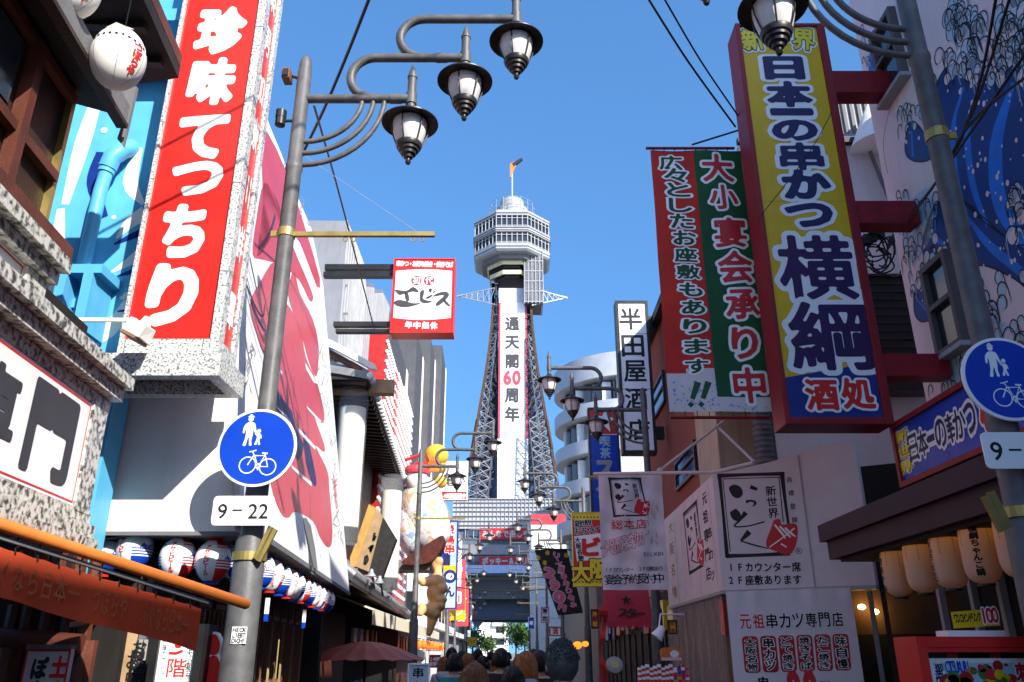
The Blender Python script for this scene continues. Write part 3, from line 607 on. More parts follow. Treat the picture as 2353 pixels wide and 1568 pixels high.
# framed bracket and drain pipe on the blue wall
m = MB(); q = lambda x, y: BW.uv(x, y)
(u0, v0), (u1, v1) = q(153, 812), q(282, 650); w = .075
for b in ((u0, v1 - w, u1, v1), (u0 - .05, v0, u1 - .12, v0 + w), (u0, v0 + w, u0 + w, v1 - w), (u1 - w - .06, v0 + w, u1 - .06, v1 - w)): m.pbox(BW, *b, .02, .34, 'skyblue_paint')
m.pbox(BW, u0 + w, (v0 + v1) / 2, u1 - w, (v0 + v1) / 2 + .07, .02, .2, 'skyblue_paint'); m.pbox(BW, u0 + w, (v0 + v1) / 2 - .25, u1 - w, (v0 + v1) / 2 - .2, .02, .2, 'skyblue_paint'); m.build('bracket_frame', t)
m = MB(); pp = [BW.px(x, y, n) for x, y, n in ((176, 870, .12), (205, 640, .12), (245, 460, .12), (262, 405, .12), (270, 385, .14))]; m.tube(pp, .055, 'skyblue_paint', 16)
m.tube([BW.px(262, 405, .12), BW.px(274, 382, .13), BW.px(292, 362, .1), BW.px(303, 340, .0)], .075, 'skyblue_paint', 16); m.tube([BW.px(258, 416, .12), BW.px(264, 400, .12)], .066, 'skyblue_paint', 16); m.build('drain_pipe', t, 40)
# dark blue steel beams beside the red sign, upper part
m = MB()
for y0, y1 in ((66, 92), (165, 190)): (ua, va), (ub, vb) = BW.uv(330, y1), BW.uv(480, y0); m.pbox(BW, ua - .4, va, ub + .05, vb, .03, .25, 'skyblue_paint')
m.split('steel_beam', t)
# ---- tall red vertical sign
YS = 5.5; P = panY(YS); XL, XR = -2.88, P.uv(504, 776)[0]; ZT = 7.75; zb = P.uv(400, 779)[1]; YB2 = 5.9
t = thing('red_vertical_sign', 'tall red sign in a pale granite frame with big white characters', 'sign', (XL, YS, zb - .4))
xr0, xr1 = P.uv(284, 770)[0], P.uv(484, 770)[0]
m = MB(); m.box((xr0, YS + .03, zb), (xr1, YB2 - .03, ZT), 'red_sign'); m.build('face', t)
m = MB(); m.box((XL, YS, zb), (xr0, YB2, ZT), 'granite'); m.box((xr1, YS, zb), (XR, YS + .1, ZT), 'granite'); m.box((xr1, YB2 - .07, zb), (XR, YB2, ZT), 'granite')
m.box((XL, YS, P.uv(400, 820)[1]), (XR, YB2, zb - .0), 'granite'); m.box((XL, YS, ZT), (XR, YB2, ZT + .15), 'granite'); m.build('frame', t)
z2 = P.uv(400, 822)[1]; m = MB(); m.box((XL - .14, YS - .1, z2 - .17), (XR + .07, YS + .0, z2), 'granite'); m.box((XL - .14, YS, z2 - .17), (XL - .04, YB2 + .05, z2), 'granite'); m.box((XR - .03, YS, z2 - .17), (XR + .07, YB2 + .05, z2), 'granite'); m.box((XL - .04, YB2 - .05, z2 - .17), (XR - .03, YB2 + .05, z2), 'granite'); m.box((XL - .04, YS, z2 - .06), (XR - .03, YB2 - .05, z2), 'granite'); m.build('plinth', t)
SPn = Panel((XR, 0, 0), (0, 1, 0)); m = MB(); m.box((xr1, YS + .1, zb + .02), (XR - .03, YB2 - .07, ZT), 'red_sign'); m.build('side_face', t)
a = Art(Panel((0, YS + .03, 0), (1, 0, 0)), .0015); B2 = ST('white_sign', .058, 64, 2)
for ch, x, y, w, h in (('珍', 507, 70, 128, 112), ('味', 486, 186, 128, 112), ('て', 466, 310, 150, 124), ('つ', 454, 405, 148, 112), ('ち', 424, 530, 150, 140), ('り', 396, 676, 200, 160)):
    (ua, va), (ub, vb) = a.P.uv(x - w / 2, y + h / 2), a.P.uv(x + w / 2, y - h / 2); (uc, vc) = a.P.uv(x, y); a.char(ch, uc, vc, (ub - ua) * .98, (vb - va) * .95, B2, 1, shear=.06)
a.uvpoly([(xr0 + .02, zb + .02), (xr0 + .02, zb + .03), (xr1 - .02, zb + .03), (xr1 - .02, zb + .02)], 'red_sign', 1); a.build('lettering', t)
a = Art(Panel((0, YS, 0), (1, 0, 0)), .0012); a2 = Art(Panel((XR, 0, 0), (0, 1, 0)), .0012)
for v in np.arange(zb + .35, ZT, .78): a.rect(XL, v, xr0, v + .006, 'ink_soft', 1); a.rect(xr1, v + .2, XR, v + .206, 'ink_soft', 1); a2.rect(YS, v + .2, YS + .1, v + .206, 'ink_soft', 1); a2.rect(YB2 - .07, v + .05, YB2, v + .056, 'ink_soft', 1)
for u in (xr0 + .02, xr1 - .05): a.rect(u, P.uv(400, 820)[1] + .01, u + .005, zb, 'ink_soft', 1)
a.build('joints', t); a2.build('joints', t)
a = Art(Panel((XR - .03, 0, 0), (0, 1, 0)), .0015)
for ch, x, y in zip('楽男加療川鮮澤', (640, 621, 606, 592, 571, 552, 531), (30, 110, 215, 320, 440, 560, 715)): u, v = a.P.uv(x, y); a.char(ch, (YS + YB2) / 2 + .015, v, .19, .33, ST('white_sign', .022, 40, 1), 1)
a.build('side_lettering', t)
# lamp on an arm in front of the red sign
p0, p1 = PY(78, 735, 4.55), PY(312, 736, 5.2); t = thing('sign_floodlight', 'cream floodlight on a thin arm before the foot of the red sign', 'lamp', p1); m = MB(); m.tube([p0, p1], .015, 'paper_white'); m.build('arm', t)
m = MB(); c = PY(323, 762, 5.2); ax = Matrix.Rotation(R(28), 3, 'Y'); V3 = lambda x, y, z: c + ax @ Vector((x, y, z))
m.hexa([V3(-.07, -.1, -.055), V3(.07, -.1, -.055), V3(.08, .07, -.055), V3(-.08, .07, -.055), V3(-.075, -.09, .05), V3(.06, -.09, .05), V3(.06, .06, .06), V3(-.07, .06, .06)], 'paper_white'); m.hexa([V3(-.03, -.04, .05), V3(.03, -.04, .05), V3(.03, .03, .05), V3(-.03, .03, .05), V3(-.03, -.03, .11), V3(.02, -.03, .11), V3(.02, .02, .11), V3(-.03, .02, .11)], 'paper_white'); m.build('head', t, bevel=.008)
m = MB(); m.hexa([V3(-.06, -.12, -.075), V3(.06, -.12, -.075), V3(.07, .06, -.075), V3(-.07, .06, -.075), V3(-.06, -.105, -.057), V3(.06, -.105, -.057), V3(.07, .06, -.057), V3(-.07, .06, -.057)], 'wood_mid'); m.build('lens', t)
# ---- wooden restaurant front, far left: shop body, bay window, eaves, stone framed signs
SG = Panel((-1.96, 0, 0), (-.093, 1, 0))
t = thing('wooden_restaurant', 'dark wooden two storey restaurant front with stone framed signs at the left edge', 'building', (-3.5, 2, 0)); rest = t
sp = lambda u, v, n=0: SG.at(u, v, n)
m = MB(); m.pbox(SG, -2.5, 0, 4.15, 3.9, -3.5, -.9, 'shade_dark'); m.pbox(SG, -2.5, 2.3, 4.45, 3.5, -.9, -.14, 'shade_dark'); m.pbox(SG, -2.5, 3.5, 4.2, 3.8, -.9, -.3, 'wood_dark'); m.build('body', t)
m = MB(); ub = 4.16; m.pbox(SG, -2.5, 3.86, ub, 5.6, -3.5, -.41, 'wood_dark')
for u in np.arange(.55, ub, .62): m.pbox(SG, u, 3.9, u + .07, 4.9, -.4, -.33, 'wood_red'); 
for v in (3.92, 4.3, 4.86): m.pbox(SG, -2, v, ub, v + .06, -.4, -.35, 'wood_red')
m.pbox(SG, ub, 3.9, ub + .04, 5.0, -.46, -.37, 'gold_metal'); bay = m.build('bay', t)
m = MB()
for u in np.arange(.66, ub - .5, .62): m.pbox(SG, u, 4.42, u + .44, 4.82, -.4, -.385, 'glass_dark')
m.build('window', bay)
m = MB(); zz = PY(172, 600, 4.2).z
m.pbox(SG, -2, 3.83, 4.25, 3.91, -.9, -.22, 'wood_red'); m.pbox(SG, -2, 3.8, 4.22, 3.83, -.9, -.26, 'wood_black'); m.pbox(SG, -2, 3.91, 4.24, 3.93, -.9, -.24, 'wood_black'); m.build('ledge', bay)
# lower eave: sloping roof sheet with grey metal trim and end bracket
def eave(name, u0, u1, ve, n1, rise, depth, trim, mat):
    m = MB(); A = [sp(u0, ve, n1), sp(u1, ve, n1), sp(u1, ve + rise, n1 - depth), sp(u0, ve + rise, n1 - depth)]; A = A + [p + Vector((0, 0, .07)) for p in A]; m.hexa(A, mat)
    m.pbox(SG, u0, ve - .06, u1 + .02, ve + .2, n1, n1 + .025, trim); return m.build(name, t)
m = MB(); A = [sp(-2, 4.93, -.16), sp(4.36, 4.93, -.16), sp(4.36, 5.2, -1.2), sp(-2, 5.2, -1.2)]; m.hexa([Vector(p) for p in A] + [p + Vector((0, 0, .06)) for p in A], 'wood_black')
m.pbox(SG, -2, 4.88, 4.38, 5.03, -.16, -.13, 'concrete_dark'); m.pbox(SG, -2, 4.86, 4.39, 4.89, -.19, -.12, 'wood_dark'); m.build('lower_eave', t)
EP = panY(4.42); m = MB(); m.slab(EP, [EP.uv(x, y) for x, y in ((242, 215), (314, 198), (300, 260), (282, 336), (269, 319), (279, 289))], -.03, 0, 'concrete_dark'); m.build('eave_bracket', t)
m = MB(); T = PY(410, 180, 4.9); W0 = PY(262, 200, 4.95); nb = SG.U * -3.2; A = [T + nb, T, W0, W0 + nb]; m.hexa(A + [p + Vector((0, 0, .1)) for p in A], 'wood_black')
A = [T + nb + SG.N * .002, T + SG.N * .002, T + SG.N * -.03, T + nb + SG.N * -.03]; m.hexa([p + Vector((0, 0, .1)) for p in A] + [p + Vector((0, 0, .2)) for p in A], 'wood_red')
for k in range(8): q = T - SG.U * (.2 + .35 * k) - SG.N * .05; m.beam(q - Vector((0, 0, .03)), q - SG.N * .5 - Vector((0, 0, .03)), .06, .05, 'wood_dark')
m.build('upper_eave', t); m = MB(); m.pbox(SG, -2, 5.95, 4.6, 9, -3.5, -.75, 'wood_dark'); m.build('upper_wall', t)
# stone framed signs
def stone_sign(top, bot, uR, label, chars, frame):
    s = thing('stone_framed_sign', label, 'sign', sp(2, bot)); uL = -1.5
    m = MB(); m.pbox(SG, uL, bot, uR, top, -.12, -.02, 'white_sign'); m.build('face', s); a = Art(Panel(SG.at(0, 0, -.02), SG.U, SG.V)); a.rect(uL, top - .022, uR - .01, top - .012, 'red_sign', 1); a.rect(uL, bot + .012, uR - .01, bot + .022, 'red_sign', 1); a.rect(uR - .022, bot + .022, uR - .012, top - .022, 'red_sign', 1)
    for ch, u, v, w, h in chars: a.fit(ch, u, v, w, h, ST('ink_soft', .042 if ch == '門' else .03, 80, 1), 2)
    a.build('lettering', s); m = MB(); rs = random.Random(int(top * 100))
    for k, (dv, hh, nn) in enumerate(frame):      # ridged rows of hewn stone
        u = uL
        while u < uR + .22:
            w = 9; m.pbox(SG, u, dv, min(u + w - .003, uR + .235), dv + hh, -.14, nn + rs.uniform(-.004, .004), 'rough_stone'); u += w
    v = bot - .02
    while v < top: h2 = 9; m.pbox(SG, uR + .004, v, uR + .2 + rs.uniform(-.006, .006), min(v + h2 - .003, top), -.14, rs.uniform(-.015, 0), 'rough_stone'); v += h2
    m.build('stone_frame', s); return s
U = lambda x, y: SG.uv(x, y)
uR, top = U(221, 929); bot = U(175, 1162)[1]; ch = []
for c, x, y, w, h in (('門', 118, 998, 112, 226), ('専', -18, 936, 122, 240)): ch.append((c, x, y, w, h))
stone_sign(top, bot, uR, 'white sign with two huge black brushed characters in a rugged stone frame', ch, ((top + .005, .07, -.02), (top + .08, .07, .05), (top + .155, .07, .1), (bot - .075, .07, -.01), (bot - .15, .07, .03), (bot - .225, .07, .06)))
uR2, top2 = U(63, 606)[0] + .02, U(63, 606)[1]; bot2 = U(34, 705)[1] - .02
stone_sign(top2, bot2, uR2, 'upper white sign with a thin red border in dark stone, cut by the picture edge', [], ((top2 + .005, .06, .03), (top2 + .07, .07, .08)))
# upper lantern pair shaped like balloons
class Ball:
    """a round surface as a drawing face: u along the girth in metres, v up"""
    def __init__(s, c, r, rz, a0=-math.pi / 2): s.c = Vector(c); s.r = r; s.rz = rz; s.a0 = a0
    def at(s, u, v, n=0):
        v = max(-s.rz * .98, min(s.rz * .98, v)); a = s.a0 + u / s.r; k = math.sqrt(1 - (v / s.rz) ** 2); r = s.r * k
        d = Vector((math.cos(a) * k / s.r, math.sin(a) * k / s.r, v / s.rz ** 2)).normalized(); return s.c + Vector((r * math.cos(a), r * math.sin(a), v)) + d * n
def fugu_lantern(px, py, Y, label, first=[]):
    c = PY(px, py, Y); t = thing('white_balloon_lantern', label, 'lantern', c, 0, 'white balloon lanterns under the wooden eave'); r, rz = .15, .2
    m = MB(); m.ball(c, r, r, rz, 'paper_white', 32, 20); sh = m.build('shell', t, 60); B = Ball(c, r, rz, R(-60)); a = Art(B, .0015)
    for k in range(-7, 8): a.uvpoly([(k * .036 + .0095 * math.cos(q), .07 - abs(k) * .0035 + .011 * math.sin(q)) for q in np.linspace(0, 2 * math.pi, 13)[:-1]], 'ink', 1)
    for k, ch2 in enumerate('づぼらや'): a.char(ch2, .10, .035 - .052 * k, .066, .06, ST('red_sign', .045, 36), 1)
    for uu in (-.16, -.005, .15): a.stroke([(uu, v) for v in np.linspace(-rz * .95, rz * .95, 22)], .004, 'ink_grey', 1)
    a.build('lettering', sh); m = MB()
    for k in range(5): q = 2 * math.pi * k / 5 + .4; m.add([c + Vector((.02 * math.cos(q), .02 * math.sin(q), rz)), c + Vector((.11 * math.cos(q), .11 * math.sin(q), rz * .72)), c + Vector((.08 * math.cos(q + .5), .09 * math.sin(q + .5), rz * .93)), c + Vector((.01, 0, rz + .035))], [(0, 1, 2), (0, 2, 3)], 'paper_white')
    m.tube([c + Vector((0, 0, rz)), c + Vector((0, 0, rz + .3))], .004, 'cable_black', 5); m.build('top_fin', t)
fugu_lantern(272, 135, 3.78, 'white balloon lantern with black dots and red characters beside the red sign')
fugu_lantern(168, -32, 3.5, 'white balloon lantern with red characters cut by the top edge of the picture')
# ---- orange awning rail with cloth
E0 = ray(570, 1390) * 4.3 + Vector((0, 0, CAMZ)); E1 = ray(0, 1205) * 3.42 + Vector((0, 0, CAMZ)); dr = (E0 - E1).normalized(); E1 = E1 - dr * .5; dh = Vector((dr.x, dr.y, 0)).normalized(); LA = (E0 - E1).length
AN = dh.cross(Vector((0, 0, 1))); AWb = lambda u, v, n: E0 + dr * u + Vector((0, 0, v)) + AN * n
class Slant:      # drawing face that follows the sloping cloth
    def at(s, u, v, n=0): return AWb(u, v, -.028 + n)
AW = Panel(E0 + AN * -.04, dr, AN.cross(dr) * -1 if AN.cross(dr).z < 0 else AN.cross(dr))
t = thing('orange_awning', 'orange awning pole with a hanging orange lettered cloth in the lower left', 'awning', E0); m = MB(); m.tube([E1, E0 - dr * .012, E0], [.027, .027, .021], 'orange_paint', 18); m.build('pole', t, 40)
m = MB(); nn = 60; vs = []; ce = AW.uv(465, 1380)[0]; ch0, ch1 = -.075, -.28
for i in range(nn + 1):
    u = -LA + (ce + LA) * i / nn; w = .01 * math.sin(u * 14) + .005 * math.sin(u * 31)
    vs += [AWb(u, ch0 - .006 * abs(math.sin(u * 29)), -.05), AWb(u, (ch0 + ch1) / 2, -.05 + w * .6), AWb(u, ch1 + .006 * math.sin(u * 9), -.05 + w)]
m.add(vs, [(3 * i + k, 3 * i + 3 + k, 3 * i + 4 + k, 3 * i + 1 + k) for i in range(nn) for k in range(2)], 'orange_cloth'); cl = m.build('cloth', t, 60)
a = Art(Slant())
for txt, xa, xb in (('ぐなら日本一', -20, 140), ('づぼらや', 218, 268), ('ふぐなら日本一', 340, 425)):
    ua, ub = AW.uv(xa, 1330)[0], AW.uv(xb, 1380)[0]; a.line(txt, (ua, -.18), (ub, -.18), (ub - ua) / len(txt) * 1.15, .13, ST('orange_ink', .0, 26), 1, px=False)
a.build('lettering', cl); m = MB()
for u in np.arange(-LA + .1, ce, .1): m.tube([AWb(u, -.02, -.03), AWb(u, -.06, -.045), AWb(u + .008, -.09, -.045)], .004, 'cable_black', 5)
m.split('tie', t); m = MB(); bk = Vector((-.5, .45, .16)); m.add([E1 + AN * -.03, E0 - dr * .3 + AN * -.03, E0 - dr * .5 + bk, E1 + bk], [(0, 1, 2, 3)], 'orange_cloth'); m.add([p + Vector((0, 0, .004)) for p in (E1 + AN * -.03, E0 - dr * .3 + AN * -.03, E0 - dr * .5 + bk, E1 + bk)], [(3, 2, 1, 0)], 'orange_cloth'); m.build('canopy', t); m = MB(); m.tube([E1 + Vector((0, 0, -.045)) + AN * -.03, AWb(ce + .02, -.045, -.03)], .011, 'concrete_dark', 8); m.build('rail', t)
for (xa, ya, xb, yb) in ((165, 1436, 338, 1399), (-60, 1380, 45, 1332)):
    q = AW.px(xb, yb, -.04); m = MB(); m.beam(PY(xa, ya, q.y + .25), q, .026, .026, 'orange_paint'); m.build('stay', t)
# wooden gate front under the awning
WF = panY(5.2); t = thing('log_gate', 'dark red log gate under the orange cloth at the lower left', 'gate', (-3, 5.2, 0)); m = MB(); u9 = WF.uv(207, 1475)[0]; lz = WF.uv(100, 1472)[1]
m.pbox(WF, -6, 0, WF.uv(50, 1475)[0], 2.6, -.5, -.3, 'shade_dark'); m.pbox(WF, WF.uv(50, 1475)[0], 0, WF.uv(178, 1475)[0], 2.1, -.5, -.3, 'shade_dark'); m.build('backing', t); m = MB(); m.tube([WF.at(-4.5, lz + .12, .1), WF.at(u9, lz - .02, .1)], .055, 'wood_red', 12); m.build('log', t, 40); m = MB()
for x in (20, 55, 100, 150, 190): u = WF.uv(x, 1420)[0]; m.tube([WF.at(u, lz, -.05), WF.at(u, 2.3, -.05)], .045, 'wood_red', 8)
for x in (12, 185): u = WF.uv(x, 1540)[0]; m.tube([WF.at(u, 0, .0), WF.at(u, lz, .0)], .07, 'wood_red', 10)
m.split('post', t); m = MB()
for k in range(9): u = WF.uv(10 + 24 * k, 1400)[0]; m.beam(WF.at(u, 2.12, -.3), WF.at(u + .12, 1.98, .2), .05, .03, 'wood_red')
m.split('rafter', t)
t = thing('pink_menu_board', 'pale pink board with black and red characters hanging under the log', 'sign', WF.at(WF.uv(110, 1500)[0], 1.2)); Wq = Panel(WF.at(0, 0, .2), WF.U, WF.V); uA, uB = Wq.uv(60, 1500)[0], Wq.uv(163, 1500)[0]; vT = Wq.uv(110, 1492)[1]
m = MB(); m.pbox(WF, uA, .9, uB, vT, .16, .2, 'pink_wall'); m.pbox(WF, uA, vT, uB, vT + .025, .15, .21, 'steel_grey'); m.build('board', t); a = Art(Panel(WF.at(0, 0, .2), WF.U, WF.V)); a.border(uA, .9, uB, vT, .012, 'red_sign')
for ch, x, y, mt in (('ぽ', 92, 1535, 'ink'), ('土', 136, 1532, 'red_sign'), ('ち', 86, 1590, 'ink'), ('産', 130, 1590, 'red_sign')): a.fit(ch, x, y, 38, 52, ST(mt, .05, 44, 1), 2)
a.build('lettering', t)
# ---- red and white painted building
s85 = -.085; X0 = -2.145; Y0 = 6.27
A = PY(553, 1193, Y0 + .05); Bc = PX(803, 1362, A.x - s85 * A.y, s85); Cc = PY(743, 658, Bc.y); Uv = (Bc - A).normalized(); Uv.z = 0; Uv.normalize(); Nn = Uv.cross(Cc - Bc).normalized(); Vv = Nn.cross(Uv).normalized()
MP = Panel(A, Uv, Vv); zbm = A.z
t = thing('mural_building', 'white building whose leaning street wall is painted with red flame shapes', 'building', (-5, 8, 0)); mural = t
uB, vTop = MP.uv(803, 1362)[0], MP.uv(743, 658)[1]
edge = [(0, 0), (uB, 0)] + [MP.uv(743, 658), MP.uv(715, 525), MP.uv(679, 440), MP.uv(645, 350), MP.uv(620, 290)] + [(0, MP.uv(600, 240)[1])]
m = MB(); m.slab(MP, edge, -.25, 0, 'white_paint'); mw = m.build('painted_wall', t)
zq = PY(400, 1222, Y0).z
m = MB(); m.add([(-5.5, Y0, zq), (A.x - .02, Y0, zq), (A.x - 1.35, Y0, zq + 8), (-5.5, Y0, zq + 8), (-5.5, Y0 + .25, zq), (A.x - .02, Y0 + .25, zq), (A.x - 1.35, Y0 + .25, zq + 8), (-5.5, Y0 + .25, zq + 8)], [(0, 1, 2, 3), (7, 6, 5, 4), (0, 4, 5, 1), (1, 5, 6, 2), (2, 6, 7, 3), (3, 7, 4, 0)], 'plaster_warm'); m.box((-5.5, Y0 - .02, zq - .03), (A.x, Y0 + .3, zq), 'concrete_dark'); m.build('end_wall', t)
m = MB(); m.box((-9, Y0 + 1.5, 0), (A.x - 1.9, Y0 + 8, zq + .3), 'shade_dark'); m.add([MP.at(0, 0, -.3), MP.at(uB, 0, -.3), MP.at(uB, 0, -2.5), MP.at(0, 0, -2.5)], [(0, 1, 2, 3)], 'wood_dark'); m.build('body', t)
m = MB(); m.pbox(Panel(A, Uv), -.02, -.05, uB, 0, -.3, .02, 'concrete_dark'); m.build('bottom_trim', t)
a = Art(MP); K = lambda x, y: (880 / 1.632 + x * .4532, 1100 / 1.632 + y * .4532)
def mp(pts, mat, lev, sm=3): a.poly([K(*p) for p in pts], mat, lev, sm)
# red shapes
mp([(250, 40), (330, 170), (362, 330), (420, 460), (455, 620), (440, 660), (400, 610), (455, 770), (450, 805), (410, 775), (470, 900), (480, 1000), (495, 1180), (490, 1275), (465, 1285), (430, 1235), (400, 1160), (340, 1120), (300, 1110), (270, 1140), (230, 1110), (180, 960), (170, 760), (190, 560), (200, 380), (225, 150)], 'pink_red', 1, 3)
mp([(270, 0), (300, -120), (330, 0), (395, 130), (425, 260), (420, 405), (400, 410), (370, 330), (340, 220), (300, 110)], 'pink_red', 1, 3); mp([(75, 60), (130, -60), (200, -160), (230, -40), (190, 200), (150, 300), (110, 210)], 'pink_red', 1, 3); mp([(150, -560), (215, -470), (290, -250), (370, -60), (398, 20), (380, 40), (330, -60), (240, -140), (140, -170), (90, -200), (110, -380)], 'pink_red', 1, 3)
a.poly([(604, 470), (600, 330), (612, 300), (660, 400), (700, 520), (735, 640), (728, 660), (690, 560), (650, 520), (615, 560), (590, 590)], 'pink_red', 1, 2)
for pts in ([(355, 350), (420, 460), (400, 455), (360, 385)], [(362, 570), (440, 650), (430, 655), (370, 590)], [(310, 670), (410, 780), (405, 795), (320, 700)], [(285, 870), (388, 960), (388, 980), (290, 890)], [(208, 360), (240, 400), (235, 418), (206, 385)], [(190, 555), (262, 620), (300, 690), (270, 650)]): mp(pts, 'white_paint', 3, 1)
# navy brush shapes and hairlines
mp([(205, 450), (230, 520), (290, 600), (310, 690), (350, 770), (320, 850), (280, 760), (240, 640), (200, 560)], 'navy', 2, 2); mp([(345, 690), (380, 780), (415, 960), (395, 970), (360, 860)], 'navy', 2, 2); mp([(345, 1140), (385, 1180), (420, 1400), (385, 1420), (370, 1280)], 'concrete_dark', 2, 2)
for pts, w in (([(80, 30), (110, 120), (150, 190)], 14), ([(60, -40), (100, 60), (140, 120), (150, 60)], 9), ([(230, 200), (280, 420), (330, 620), (360, 760)], 6), ([(300, 420), (300, 560), (330, 640)], 5), ([(365, 590), (372, 740)], 7), ([(380, 1010), (385, 1200)], 5), ([(400, 1160), (450, 1420)], 5), ([(40, 180), (110, 420), (170, 700)], 3), ([(395, 430), (580, 880)], 2)): a.pstroke([K(*p) for p in pts], [w * .0026] * len(pts), 'navy', 4, 4)
rs = random.Random(8)
for k in range(80):      # faint grey brush writing along the margins
    if k < 52: f = rs.random(); x, y = K(430 + 110 * f + rs.uniform(-28, 14), 180 + 1080 * f + rs.uniform(-20, 20))
    elif k < 66: x, y = K(60 + rs.uniform(-14, 40), 200 + rs.uniform(0, 260))
    else: f = rs.random(); x, y = 640 + 80 * f + rs.uniform(-6, 30), 330 + 250 * f
    a.pstroke([(x, y), (x + rs.uniform(-7, 8), y + rs.uniform(6, 16)), (x + rs.uniform(-8, 8), y + rs.uniform(18, 34))], [.01, .03, .008], 'ink_grey', 1, 3)
uc, vc = MP.uv(770, 1130); Ue, Ve = .23, .27
pts = [(uc + Ue * math.cos(q), vc + Ve * math.sin(q)) for q in np.linspace(0, 2 * math.pi, 29)]; a.stroke(pts, .035, 'pink_red', 2); a.char('初', uc, vc + .1, .28, .22, ST('pink_red', .03, 36), 2); a.char('代', uc, vc - .1, .28, .22, ST('pink_red', .03, 36), 2); a.build('painted_flames', mw)
# lanterns below
def beer_lantern(c, rot, col, label, grp, scale=1, tassel=False):
    t = thing('paper_lantern', label, 'lantern', c, 0, grp); r, rz = .135 * scale, .165 * scale; other = 'blue_sign' if col == 'red_sign' else 'red_sign'
    seg, rings = 48, 30; vs = []; fs = []; mt = []
    for i in range(rings + 1):
        v = -.93 + 1.86 * i / rings; k = math.sqrt(1 - v * v) * (1 + (.012 if i % 2 else -.0))
        for j in range(seg): q = 2 * math.pi * j / seg; vs.append((c.x + r * k * math.cos(q), c.y + r * k * math.sin(q), c.z + rz * v))
    def cm(i, j):
        s = (j + .5) / seg * 4 % 4; sec = int(s); f = s - sec
        if (sec % 2 == 0 and .12 < f < .88): return 'white_sign'
        base = col if s < 2 and s > .5 else other
        if i < rings * .26 or i > rings * .88: return base
        if (i < rings * .48 or i > rings * .74) and i % 2 == 0: return base
        return 'white_sign'
    m = MB(); q0 = int(rot / (2 * math.pi) * seg)
    for i in range(rings):
        for j in range(seg): m.f.append((i * seg + j, i * seg + (j + 1) % seg, (i + 1) * seg + (j + 1) % seg, (i + 1) * seg + j)); m.m.append(cm(i, (j - q0) % seg))
    m.v = vs; sh = m.build('shade', t, 60)
    for kk in (0, 1): 
        B = Ball(c, r, rz, rot + math.pi / 4 + kk * math.pi); a = Art(B, .002)
        for k, ch2 in enumerate('アサヒビール'): a.char(ch2 if ch2 != 'ー' else '｜', 0, .095 * scale - .038 * scale * k, .05 * scale, .042 * scale, ST('red_sign', .045, 26), 1)
        B2 = Ball(c, r, rz, rot + 3 * math.pi / 4 + kk * math.pi); a.P = B2; a.line('Asahi', (-.05 * scale, .02), (.05 * scale, .02), .06 * scale, .05 * scale, ST('blue_sign', .03, 22), 1, px=False, shear=.2); a.build('lettering', sh)
    m = MB(); m.lathe(c, [(.055 * scale, -rz * 1.02), (.06 * scale, -rz * .9)], other, 16); m.lathe(c, [(.06 * scale, rz * .9), (.055 * scale, rz * 1.04)], col, 16); m.tube([c + Vector((0, 0, rz)), c + Vector((0, 0, rz + .12))], .003, 'cable_black', 4); m.split('ring', t)
    if tassel:
        m = MB(); m.box(c + Vector((-.022, -.003, -rz - .24)), c + Vector((.022, .003, -rz - .05)), 'white_sign'); m.box(c + Vector((-.022, -.004, -rz - .27)), c + Vector((.022, .004, -rz - .2)), 'blue_sign'); m.build('tag_strip', t)
    return t
for i, (x, y, Y, rot, col, lab) in enumerate(((240, 1275, 6.44, R(215), 'blue_sign', 'round white and blue lantern half hidden by the blue post and orange pole'), (310, 1262, 6.44, R(205), 'blue_sign', 'white lantern with blue base just right of the blue post'), (408, 1283, 6.44, R(228), 'red_sign', 'red, white and blue lantern third along below the white wall'), (489, 1290, 6.44, R(223), 'red_sign', 'striped lantern with red left and blue right beside the lamp pole'), (335, 1250, 7.0, R(60), 'blue_sign', 'shaded blue and white lantern in the back row below the wall'), (262, 1250, 7.05, R(20), 'blue_sign', 'shaded back row lantern beside the blue post'))):
    beer_lantern(PY(x, y, Y), rot, col, lab, 'round striped lanterns under the mural building')
xs85 = lambda y: X0 - .0 + s85 * (y - 6.45)
prox = None; ORD = 'first second third fourth fifth sixth seventh eighth ninth tenth eleventh twelfth thirteenth'.split()
for i in range(13):
    y = 6.95 + .47 * i; c = Vector((xs85(y) - .11, y, 2.42)); lab = 'red, white and blue lantern, %s from the lamp pole along the mural foot' % ORD[i]
    if i < 4: pr = beer_lantern(c, R(-20 + 95 * (i % 2)), ('red_sign', 'blue_sign')[i % 2], lab, 'round striped lanterns under the mural building', 1, i > 1); prox = (prox or []) + [pr]
    else: copy_tree(prox[i % 2 + (2 if i == 8 else 0)], c, (0, .6, 1.4, -.5)[i % 4] * 1.0, lab)
# shop front below
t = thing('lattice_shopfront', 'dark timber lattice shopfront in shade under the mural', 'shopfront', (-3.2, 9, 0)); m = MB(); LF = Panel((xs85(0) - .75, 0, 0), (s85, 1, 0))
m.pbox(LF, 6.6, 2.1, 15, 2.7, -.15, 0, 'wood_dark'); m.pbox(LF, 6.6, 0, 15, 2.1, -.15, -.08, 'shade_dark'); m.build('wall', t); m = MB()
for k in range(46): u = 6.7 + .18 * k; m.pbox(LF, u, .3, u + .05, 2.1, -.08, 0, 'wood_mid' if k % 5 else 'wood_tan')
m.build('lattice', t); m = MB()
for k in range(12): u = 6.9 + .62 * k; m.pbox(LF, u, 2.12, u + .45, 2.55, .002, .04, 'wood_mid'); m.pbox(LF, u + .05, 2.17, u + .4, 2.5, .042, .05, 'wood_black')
m.split('name_board', t); m = MB(); m.box((-6, 6.7, 0), (-2.55, 6.75, 2.5), 'shade_dark'); 
